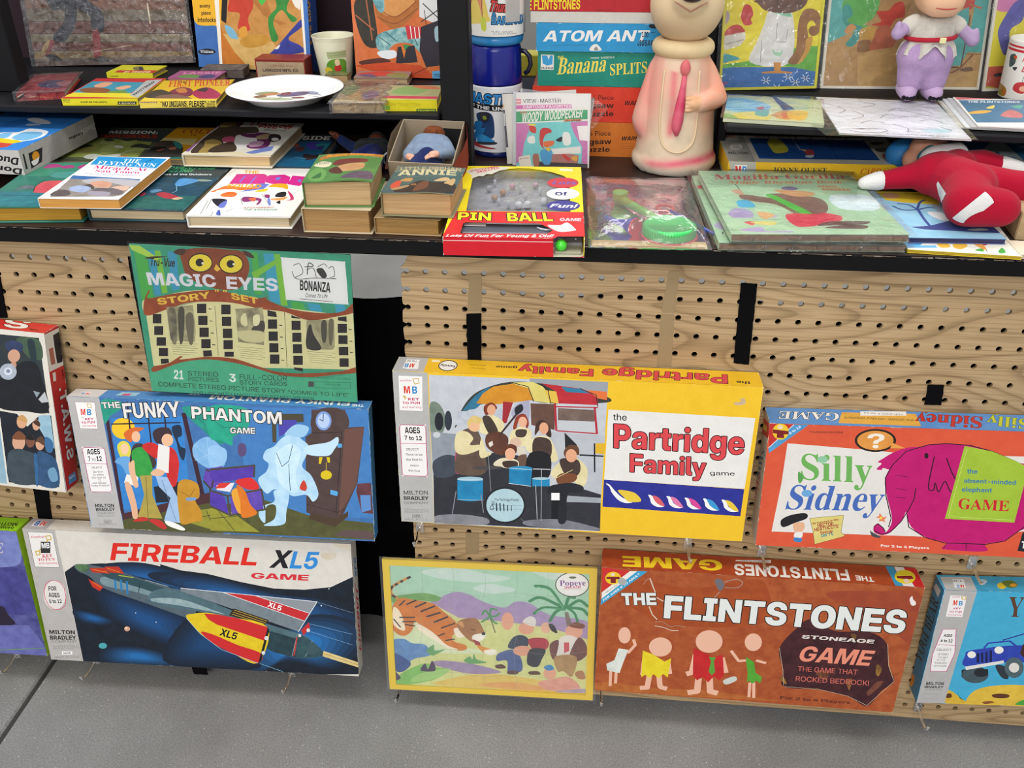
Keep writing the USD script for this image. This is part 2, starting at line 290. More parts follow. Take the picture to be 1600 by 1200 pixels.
# each thing: corner x, y, z, yaw, pitch, roll, width, depth, height (m, rad)
POSE = {
    'funky': [-0.511, -0.0842, 0.3376, 0.0292, -0.1423, 0.0103, 0.4278, 0.0278, 0.2134],
    'swat': [-0.7836, -0.0811, 0.4155, -0.0039, -0.1494, 0.0574, 0.25, 0.0348, 0.2467],
    'fireball': [-0.6303, -0.1133, 0.076, 0.032, -0.1469, 0.0093, 0.5055, 0.0297, 0.2468],
    'green': [-0.8925, -0.1074, 0.0727, 0.0118, -0.1255, -0.0014, 0.25, 0.0356, 0.2402],
    'partridge': [-0.0398, -0.0767, 0.3782, -0.0036, -0.0823, -0.0024, 0.4807, 0.0435, 0.2396],
    'flint': [0.2499, -0.1023, 0.0845, -0.0022, -0.0827, 0.0001, 0.4495, 0.0437, 0.2367],
    'silly': [0.4608, -0.0752, 0.3716, -0.0158, -0.0777, -0.0281, 0.42, 0.0447, 0.1939],
    'yogi': [0.7358, -0.0899, 0.0943, 0.0233, -0.057, -0.0296, 0.42, 0.0327, 0.2181],
    'tray': [-0.0776, -0.0941, 0.043, 0.0057, -0.1799, -0.0156, 0.3263, 0.005, 0.2416],
    'magic': [-0.3919, -0.0365, 0.5537, 0.0362, -0.0863, 0.0297, 0.2911, 0.004, 0.2142],
    'hawaii': [-0.3915, 0.1896, 0.8045, 0.0182, 0.0, 0.0, 0.1338, 0.1794, 0.0185],
    'mod': [-0.3099, -0.001, 0.785, 0.0483, 0.0, 0.0, 0.1372, 0.1982, 0.017],
    'grbook': [-0.5899, -0.0101, 0.785, 0.119, 0.0, 0.0, 0.136, 0.1908, 0.0225],
    'advent': [-0.4512, 0.0132, 0.785, 0.0255, 0.0, 0.0, 0.1318, 0.1886, 0.017],
    'nun': [-0.5022, -0.0062, 0.8078, 0.0494, 0.0, 0.0, 0.107, 0.1816, 0.013],
    'mi': [-0.6303, 0.2155, 0.785, 0.0472, 0.0, 0.0, 0.15, 0.1802, 0.016],
    'blbgreen': [-0.1507, -0.0002, 0.8176, 0.0839, 0.0, 0.0, 0.0884, 0.1144, 0.0327],
    'blbunder': [-0.1551, -0.0028, 0.785, -0.0024, 0.0, 0.0, 0.09, 0.115, 0.0324],
    'annie': [-0.0505, -0.0045, 0.8112, -0.0122, 0, 0.0, 0.0913, 0.1065, 0.0302],
    'annieunder': [-0.0625, -0.0006, 0.785, -0.0282, 0.0, 0.0, 0.086, 0.115, 0.0223],
    'openbox': [-0.0664, 0.1246, 0.787, -0.011, 0.25, 0.018, 0.0894, 0.115, 0.06],
    'pinball': [0.0364, -0.066, 0.787, 0.0449, 0.0, 0.0, 0.1696, 0.2757, 0.0236],
    'bag': [0.21, -0.0253, 0.785, 0.036, 0.0, 0.0, 0.1514, 0.2681, 0.003],
    'gorlow': [0.3685, -0.0168, 0.7853, 0.0522, 0.0, 0.0, 0.225, 0.2587, 0.0095],
    'gortop': [0.3813, -0.0214, 0.7985, 0.0791, 0.0, 0.0, 0.2142, 0.2451, 0.0095],
    'jonny': [0.4047, 0.234, 0.785, 0.015, 0.0, 0.0, 0.2575, 0.137, 0.0345],
    'comic': [0.6016, 0.0149, 0.7898, 0.0441, 0.0, 0.0, 0.1176, 0.1715, 0.007],
    'white': [0.596, -0.0054, 0.785, -0.0814, 0.0, 0.0, 0.1301, 0.2, 0.0045],
    'radio': [-0.742, 0.1286, 0.8078, -0.0452, 0.0, 0.0, 0.1453, 0.1963, 0.0355],
    'redbag': [-0.6602, 0.2469, 0.88, 0.316, 0.0, 0.0, 0.068, 0.1309, 0.0115],
    'yb': [-0.578, 0.2276, 0.88, 0.0954, 0.0, 0.0, 0.1123, 0.1324, 0.0103],
    'noind': [-0.4557, 0.2219, 0.88, 0.1586, 0.0, 0.0, 0.1106, 0.1392, 0.0091],
    'smallyel': [-0.5999, 0.4105, 0.88, -0.0027, 0.0, 0.0, 0.0795, 0.058, 0.009],
    'bagblb': [-0.1665, 0.2195, 0.88, 0.0725, 0.0, 0.0, 0.0739, 0.1411, 0.0141],
    'yg': [-0.0978, 0.2358, 0.88, 0.0715, 0.0, 0.0, 0.0802, 0.0921, 0.0157],
    'flattray': [0.3875, 0.2169, 0.88, -0.1561, 0.0, 0.0, 0.1346, 0.1361, 0.006],
    'vm': [0.0924, 0.295, 0.785, -0.055, -0.1, -0.018, 0.112, 0.0016, 0.109],
    'whit': [-0.472, 0.486, 0.8845, -0.0936, -0.1218, 0.0085, 0.204, 0.0368, 0.25],
    'pirate': [-0.1872, 0.447, 0.882, -0.0536, -0.0605, -0.0035, 0.1455, 0.03, 0.25],
    'bagpic': [-0.768, 0.487, 0.88, 0.0515, -0.2164, -0.0278, 0.28, 0.004, 0.25],
    'sq': [0.4007, 0.405, 0.88, 0.0477, -0.1499, -0.0292, 0.1506, 0.004, 0.25],
    'tan': [0.5613, 0.432, 0.88, 0.0386, -0.2629, -0.0003, 0.244, 0.004, 0.25],
    'third': [0.8073, 0.432, 0.88, 0, -0.1882, -0.0438, 0.2, 0.004, 0.25],
    'lans': [-0.3468, 0.4196, 0.88, -0.0016, 0.0, 0.0, 0.0828, 0.04, 0.03],
    'pink': [-0.474, 0.3649, 0.88, 0.0302, 0.0, 0.0, 0.0775, 0.055, 0.012],
    'grayblb': [-0.178, 0.3945, 0.88, 0.058, 0.0, 0.0, 0.0878, 0.0447, 0.012],
    'aBox': [0.8, 0.277, 0.785, 0.0044, 0.0, 0.0, 0.3, 0.18, 0.04],
    'blbright': [0.7401, 0.0559, 0.785, -0.2808, 0.0, 0.0, 0.09, 0.11, 0.0215],
    'yg2': [-0.1811, 0.33, 0.88, 0.0021, 0.0, 0.0, 0.1, 0.11, 0.012],
    'colt': [-0.478, 0.222, 0.785, 0.06, 0, 0, 0.125, 0.175, 0.019],
    'inside': [-0.338, 0.203, 0.785, 0.03, 0, 0, 0.135, 0.172, 0.019],
    'abox': [0.742, 0.262, 0.785, 0.0, 0, 0, 0.3, 0.135, 0.035],
    'brown': [0.741, 0.05, 0.785, -0.1, 0, 0, 0.09, 0.06, 0.037],
    'corner': [0.724, -0.012, 0.785, -0.03, 0, 0, 0.14, 0.045, 0.006],
    'rvm': [0.7186, 0.192, 0.8852, -0.11, 0, 0, 0.115, 0.16, 0.0016],
    'stack5': [0.112, 0.358, 0.785, 0.0, 0, 0, 0.225, 0.16, 0.0531],
    'stack4': [0.112, 0.36, 0.8385, 0.0, 0, 0, 0.225, 0.16, 0.0531],
    'stack3': [0.1195, 0.362, 0.892, 0.0, 0, 0, 0.225, 0.16, 0.0511],
    'stack2': [0.117, 0.358, 0.9435, 0.0, 0, 0, 0.225, 0.16, 0.0401],
    'stack1': [0.108, 0.36, 0.984, 0.0, 0, 0, 0.225, 0.16, 0.0151],
    'stack0': [0.107, 0.362, 0.9995, 0.0, 0, 0, 0.225, 0.16, 0.0451],
    'vm2': [0.085, 0.3115, 0.785, -0.055, -0.1, 0.1, 0.112, 0.0016, 0.112],
    'vm3': [0.086, 0.3005, 0.785, -0.055, -0.1, 0.0, 0.112, 0.0016, 0.109],
    'vm4': [0.0775, 0.306, 0.785, -0.055, -0.1, -0.09, 0.112, 0.0016, 0.104],
}
# prints, in face millimetres from the lower left corner: p polygon, c smooth outline, l/s line, e ellipse, t lettering
ART = {}
ART['funky.front'] = '''bg 3b6aa6/4576b0
p 2f7cc8/3a86cc 58.8,182.1 162.8,190.3 157.7,53.8 52.6,32.2
e f2c32c 74.4,167.1 91.4,167.9 76.7,183.8
p 1f2634 105.6,74.4 153.2,87.1 154.6,53.7 105.4,47.7
l 2a1c2c 2.1 114.5,210.8 111.7,140.5
l 2a1c2c 2.1 137.9,207.5 136.2,159.4
l 2a1c2c 2.1 86.5,209.5 83.5,156.9
l 2a1c2c 1.9 57.6,173.3 158.7,180.3
c 1d2f48 145.8,173.1 158.2,175.9 158.4,160.5 151.8,155.7 154.4,142.5 161,138.4 155.9,120.2 150.8,128.9 149.1,148.9 146.3,159.9
l 3a2230 5.2 52.9,179.7 51.8,26.2
l 3a2230 6.6 165.4,195.8 177.8,54.8
p 4a2a30 50.7,26.2 187.1,69.2 203.7,70 202,53.7 50.1,14.3
p 55562f/4d4f2d 50.3,15.5 200.2,55.9 206.2,53.9 200.8,-0.6 49.1,-0.7
p 8d8a33/9a9838 163.2,37.7 205.5,46.9 201.3,4.2 178.7,7.8 152.5,16
l 3c3c22 0.94 161.9,25.9 204.3,35.1
l 3c3c22 0.94 179.8,38.6 187.1,8.2
c 2a9c86/24907c 48.7,209.4 78.4,208.6 74.9,197 59.5,186.5 47.7,173.9
c 2a9c86/1f8a78 167.5,205.7 222.6,200.7 217.9,152.2 206,153.9 189.6,170.8 171.7,189.6
l 176a5c 0.84 178.4,196.4 194.4,177.6 217.4,167.7
c 78aede/8cbce6 175.1,148 194.5,160 209.6,149.6 216.3,136.6 214.1,114 191.3,109.5 174.3,121.1 170.6,134.4
l a6cdee 0.56 174.9,145.7 210,113.8
l a6cdee 0.56 194.4,158.9 193.5,110.7
l a6cdee 0.56 172.2,121 215,143.2
c ddd24c 60.8,138 70.2,147.4 78.7,143.4 80,130 72.1,116.1 64.2,118
c f0c9a0 67.2,140.6 74.7,143.2 77.5,134.4 71.2,125.1 65.7,129.3
c 6aa6dc 53.3,113 66.8,122.6 78.5,118.7 83.4,94 70.5,88.8 62.6,106.6
p ece8e2 68,93.2 85,90.6 80.7,73.2 62,79.2
c e2b08e 62.7,76.9 71,77.3 75.3,47.4 74,21.5 66.5,19.9 66,39.9
c e2b08e 73.5,111.7 81.7,112.1 81,75.5 75.7,74.1 74.2,93.5
c d66a2c 75,160.9 89.2,169.3 105.2,169 94.3,161.8 87,152.6 82.1,145.7 74.8,152.1
e edbb96 91,155 97.4,155.4 92.1,163.9
c 3f3538 85.6,141.5 101.8,142.2 115,118.2 107.2,104.2 91.7,126.1 79.1,107.4 76.2,116.3
c 3ba347/2f9440 84.7,134.7 99.2,137.6 106.9,117.8 105.8,92.8 83,90.5 79.8,121
c e6b793 72.6,104.8 82.3,116.6 81.4,93.9 83.1,75.6 76.7,74.1
p b2a04c/a6964a 87.3,91.9 105.9,93.9 101.8,60.3 111.4,21 74,21.5 89.3,59.7
l 5c5226 0.75 96.2,90 89.7,22.3
c c1332f 65.7,13.9 78.2,21.7 88.5,21 87.9,16.2
c c1332f 90.2,17.5 107,18.4 115.9,5.8 107.3,4.1
c 3d2e36 116.5,162.9 127.6,171.1 141.5,170.7 144.3,159.8 135.7,155 128.5,145.7 118.6,147.5
e edbb96 136.3,151.7 144.8,152.1 137.5,161.9
c d4302f/c22a2c 97.5,139.8 110.5,147.1 121.9,141 117.6,122.8 109.7,124.7
c d4302f/c22a2c 119.3,136.4 141.9,139.7 148.7,119.8 145.4,99.3 138.9,78.4 128.6,77.8 127.2,100.7 118,109.3
p e9e6e2 122.4,145.4 138,140.6 131,98.6 112.8,100
c e6b793 104.3,97.3 113.4,104.5 125.1,100.6 120.2,93.5 107.8,92.9
p a6c3e4/98b8dc 110.9,93 128.1,91.6 138.8,59.9 137.8,15.2 113.1,17.5 128.2,57 113.8,74.8
l 5d7ba6 0.75 119.4,86.6 131.8,17.3
c f2f0ec 115.2,17.6 129.4,14.8 143,6 138.4,2.2 118.4,9.5
c c9922d/bd8728 143.5,83.2 156.5,89.5 172.1,82.3 171.9,61.5 165,54.2 171.5,38.2 170.8,21.6 161.1,18.8 139.6,12.9 137.6,31.7 138.8,59.9
l 7a5a1c 0.75 144,69.4 157.4,60.8 167.2,75.1
c 6f9ad2 152,58.2 165.6,60 165.1,55.4 152.6,54
p 5c3fa8/6a4cb4 186.1,108.1 212.1,113.9 208.9,81.8 189.9,76.3 181.1,89.6
p 4c3796/5a44a8 190.7,74 207.8,70.2 204.6,37.5 187.5,53
l 3e3a34 2.8 181,88.5 189.9,76.3 186.4,51.8 204.4,36.3
l 3e3a34 2.4 186,106.9 198.7,101.9 192,76.4
p 3f78b8/4781c0 243.1,208.3 429.7,212.8 426.8,39.8 244.5,30.6
p 5a5b34/4c4d2c 186.3,45.8 263.2,63 336.5,37.5 426.4,30.8 427.7,2.3 181.8,2.4
p 8d8a33/9a9838 186.1,43.5 217.3,38.3 256.4,6.2 182,4.7
l 45451f 1.1 184.2,25.3 224.7,31.9
l 45451f 1.1 197.6,39.6 218.3,6.5
c 2aa98c/239a80 202.8,206.4 256.3,206.8 255.6,177.5 233,161.6 229.7,147.6 214.9,154.4 198.1,160
l 177463 0.84 201.3,191.7 218.9,175.8 249.8,177.2
c 8cbce6/9ecaf0 196.5,145 215.8,143.8 220.8,135.4 215.2,117.9 193.2,112.4
c 5a4a78 240.7,151.4 249.2,149.6 247.9,134.6 239.8,130.9 236.8,140.5
p 4a4636 291,200.1 336,202.2 336,189.7 296.5,185.7 294.2,156.1 288.4,155.8
p 4b46a8 299.8,191.1 325.7,192.4 324.9,180.8 298.7,164.8
p 54423f/4a3a38 347.8,209 395.5,211.2 394,184 420.9,186.4 406.9,96.7 375.5,25.9 329,43.9 336.4,166.6 345.5,173.3
c 54423f/4a3a38 349.3,202.8 370.9,213.2 395.3,208.1 395.8,182 349.5,175.6
p 6b4a42 392.9,180.8 420.9,186.4 404.8,94.4 376.3,39.5
l 2c2226 1.1 345.4,172.9 387.8,176.4
l 2c2226 1.1 388.9,177.5 372.7,46.1
l 2c2226 0.94 329.9,57.4 374.7,46.2 386.9,53.6
p 4b3a2c 334.9,44.2 372,34.8 390.7,49.3 390.2,40.2 369.3,21 332.2,32.8
e 7c9cd8 363.9,192.7 375,193.2 364.8,207.3
e b6cdf0 363.9,192.7 372.4,193.1 364.6,204
l 2c2c48 1.1 363.1,192 364.3,204.6
l 2c2c48 1.1 363.1,192 358.4,194.9
s d0b82a 0.94 363.4,127.2 362.6,114.2
e d8c01e 362.2,107.2 370.4,107.6 362.6,114.6
p d8c01e 353.6,135.4 358.9,135.6 355.8,124.7 352.4,124.9
p d8c01e 364.3,135.9 369.1,136.1 369.2,127.5 365.7,127.3
p 58a8e0 367,83.7 377.6,80.9 376.2,73.5 366.1,75.9
p 58a8e0 381,158.1 387.8,158.4 387.5,152.4 381.6,151.7
p 6a3c44/5a343c 406.8,95.6 426.4,97.6 427.1,46.6 410.4,48 404.2,83.3
p 5d8cc8 409.8,77 424.5,77.7 424.4,53.2 410.4,48
p 5e4c4c 366.5,7.2 383,17.2 424.8,17 427.1,2.3
c a8d0ec/bfe0f4 289.8,149.4 302.4,162.8 318.5,172.1 331.3,162.1 340.2,151.9 335.3,136.6 328.3,119 340.9,104.4 348.9,76.2 340.1,62.4 331,73.1 311,69.9 299.9,78.2 284.2,79.6 271.8,72.4 261.9,93.9 274.8,107.7 279.8,121 272.7,129.3 277.6,142.4
c bfe0f4/d2ecf8 292.8,138.9 313.4,154.8 328.1,144.9 322.7,123.1 317.2,101 319.6,79.1 307.6,76.3 293,91.1 290.8,112.8
c 9cc8e8 306.8,169.4 323.3,184.9 342.2,181.6 333.5,166.4 314.3,167.6
c a8d0ec/bfe0f4 284.1,77.4 305.8,78.5 299.1,42.4 293.6,21.8 263.3,17.9 280.3,30.2 284.1,52.9 270,49.9 265.7,22.6 257.7,33.6 262,49.5 282.6,59.5
l 2e4c74 0.84 292.8,138.9 299,117.6 309.4,126.8 317.1,152.9
l 2e4c74 0.84 309.1,122.4 307.8,78.6
c c4e2f4 336.3,151.7 367.7,159.6 381.7,168.7 383.1,160.3 376.7,149.3 366.4,138.1 337.4,138.9
c c8402c 321.9,83.7 328.7,97.2 332.9,86.4 329.4,79.6
p 5b3fae/4c37a0 192.7,108.1 258.1,117.8 256.3,98.1 230.4,92.4 198.3,86.4 191.3,94.9
p 5b3fae/4c37a0 189.1,72.7 209.8,62.6 213,34.7 186.5,48
p 6a50b6/5b44a8 217.9,65.2 264.4,77.5 265.6,45.2 217,34.9
l 4a453c 2.8 192.6,107 259,117.4 256.3,98.1
l 4a453c 2.8 189.1,72.7 214,65 214.8,32.5 186.4,46.9
l 4a453c 2.8 214,65 265.5,78.7 267.6,45.3 214.8,32.5
c d9302f 228.2,90.1 252.3,96.8 262.7,80.8 244.7,77.7
p e8e0e8 199.9,82.1 227,87.8 218.6,71.9 199.1,74.3
p d93a34 204.2,85.6 222.1,88 211.3,78.2 197.3,76.4
c e8a43a 220.6,72 234.8,77.2 233.3,39.1 225.5,41
c e07c28/d4701e 229.5,83.5 240.6,75.2 246.5,53.3 255.1,37.9 232.5,30 232,57
p b9b7b6/b3b1b0 -0.7,214.5 46.7,214.5 49.8,-0.7 0.4,-1.3
p 5f9ad6/5590cc -3.5,216.5 0.1,214.5 0.8,-1.7 -3,-0.5
p f1efee 10.3,205.5 39.1,206 37.1,164.6 11,164.1
l 9a6a70 0.47 10.3,205.5 39.1,206 37.1,164.6 11,164.1 10.3,205.5
t e03a2a b "M" 15.6,185.3 22.9,185.7 16.7,195
t 2f86c6 b "B" 24.5,185.5 31.7,185.9 25.5,194.9
l c8a83c 0.94 27.5,203.5 32.9,203.1 33.6,198.4 28.3,197.7 27.5,203.5
l c8a83c 1.1 16.8,182.3 18.5,180.2
t c8406a bi "KEY" 20.1,177.5 33,178.3 20.2,181.2
t c8406a b "TO FUN" 14,171.7 34.7,173.3 14.1,175.2
t c8406a i "and learning" 14.5,166.9 35.2,168.5 14.5,170
c efecec 11.6,133.9 39.6,134.3 40.2,109.6 41.4,65.5 38.1,62.3 11.1,61.4 9.5,67.4 8.3,131
l b03a78 0.84 11.6,133.9 39.6,134.3 41.4,132.6 41.8,65.5 38.9,62.3 11.1,61.4 9.4,63.9 8.3,131 11.6,133.9
l b03a78 0.75 9.3,107.7 40.9,108.7
t 222 b "AGES" 14.4,122.8 34.1,124.2 14.7,131.4
t 222 b "7" 14,111.5 17.7,111.7 14.3,119.6
t 222 n "TO" 19,112.2 25.6,112.7 19.1,116.3
t 222 b "12" 26.3,112.6 35,113.2 26.7,120.7
t 444 n "OBJECT" 16.7,99.8 33.3,101.1 16.8,103
t 444 n "Be first" 18.2,93.1 32.7,94.2 18.3,96.3
t 444 n "to strike" 17.5,88 33.6,89.2 17.5,91.2
t 444 n "the hour of" 14.7,83.3 35.5,84.8 14.8,86.5
t 444 n "12" 23.2,79.1 27.7,79.3 23.2,82.3
t 444 n "and release" 14.1,74.5 35.5,76 14.1,77.7
t 444 n "Funky Phantom" 11.5,69.8 39.4,72.1 11.6,73
t 333 b "MILTON" 11.4,35.3 41.2,37.3 11.4,40.4
t 333 b "BRADLEY" 11.7,28.2 41.1,30.4 11.6,33.9
t 777 n "COMPANY" 11.7,23.1 40.3,25 11.8,26.4
t 888 n "SPRINGFIELD MASSACHUSETTS" 11.9,18.3 41.4,20.8 11.9,21.2
l 666 0.47 21.2,13.6 32.2,14.1 32.3,8.9 21.3,8.1 21.2,13.6
t 555 b "4617" 22.3,9.4 30.7,10 22.3,12.2
t 888 n "MADE IN U.S.A." 12.4,4.6 40.7,6.5 12.3,7
t e4e1de bo222,0.8 "THE" 48.9,196.9 76.2,199.3 48.3,206.4
t e4e1de bo222,1.2 "FUNKY" 77.4,183 160.7,189.1 77.3,206.4
t e4e1de bo222,1.2 "PHANTOM" 175.5,187.6 305.9,184.1 176.3,206.3
t e4e1de bo222,0.9 "GAME" 228.8,167 265.5,167.8 229.3,176.3
wear f0ece4'''
ART['funky.top'] = '''bg 5390cc/4a86c2
p d8d4d0 0.4,28.5 46.4,30.3 44.5,0.4 -1.1,1
p e8e6e4 13.1,18.8 26.2,19.2 27.4,7.1 14.5,7.1
t e03a2a b "M" 25.9,15.1 20.6,15 26.9,8.9
t 2f86c6 b "B" 19.5,14.9 14.2,14.9 20.5,8.7
p 9fc8d8 69.3,22.6 96.3,22.6 93.7,10.8 65,10.3
p d0507a 74.8,16.7 85.8,18.7 84,11.1 72.5,10.9
t 2a3a58 n "OBJECT: Be first to strike the" 147,22.8 104,22.9 147.1,19.4
t 2a3a58 n "hour of 12 and release" 140.7,16.6 109.5,17 140.9,12.9
t e8eef2 b "GAME" 181.2,27.6 164.4,27.7 181.8,22.4
t f2f2f0 bo3a4450,0.6 "FUNKY PHANTOM" 399.1,23.2 196.9,25.5 400.1,8.4
t f2f2f0 b "THE" 418.9,14.8 401.7,15.2 419.8,6.3
wear e4e8ee'''
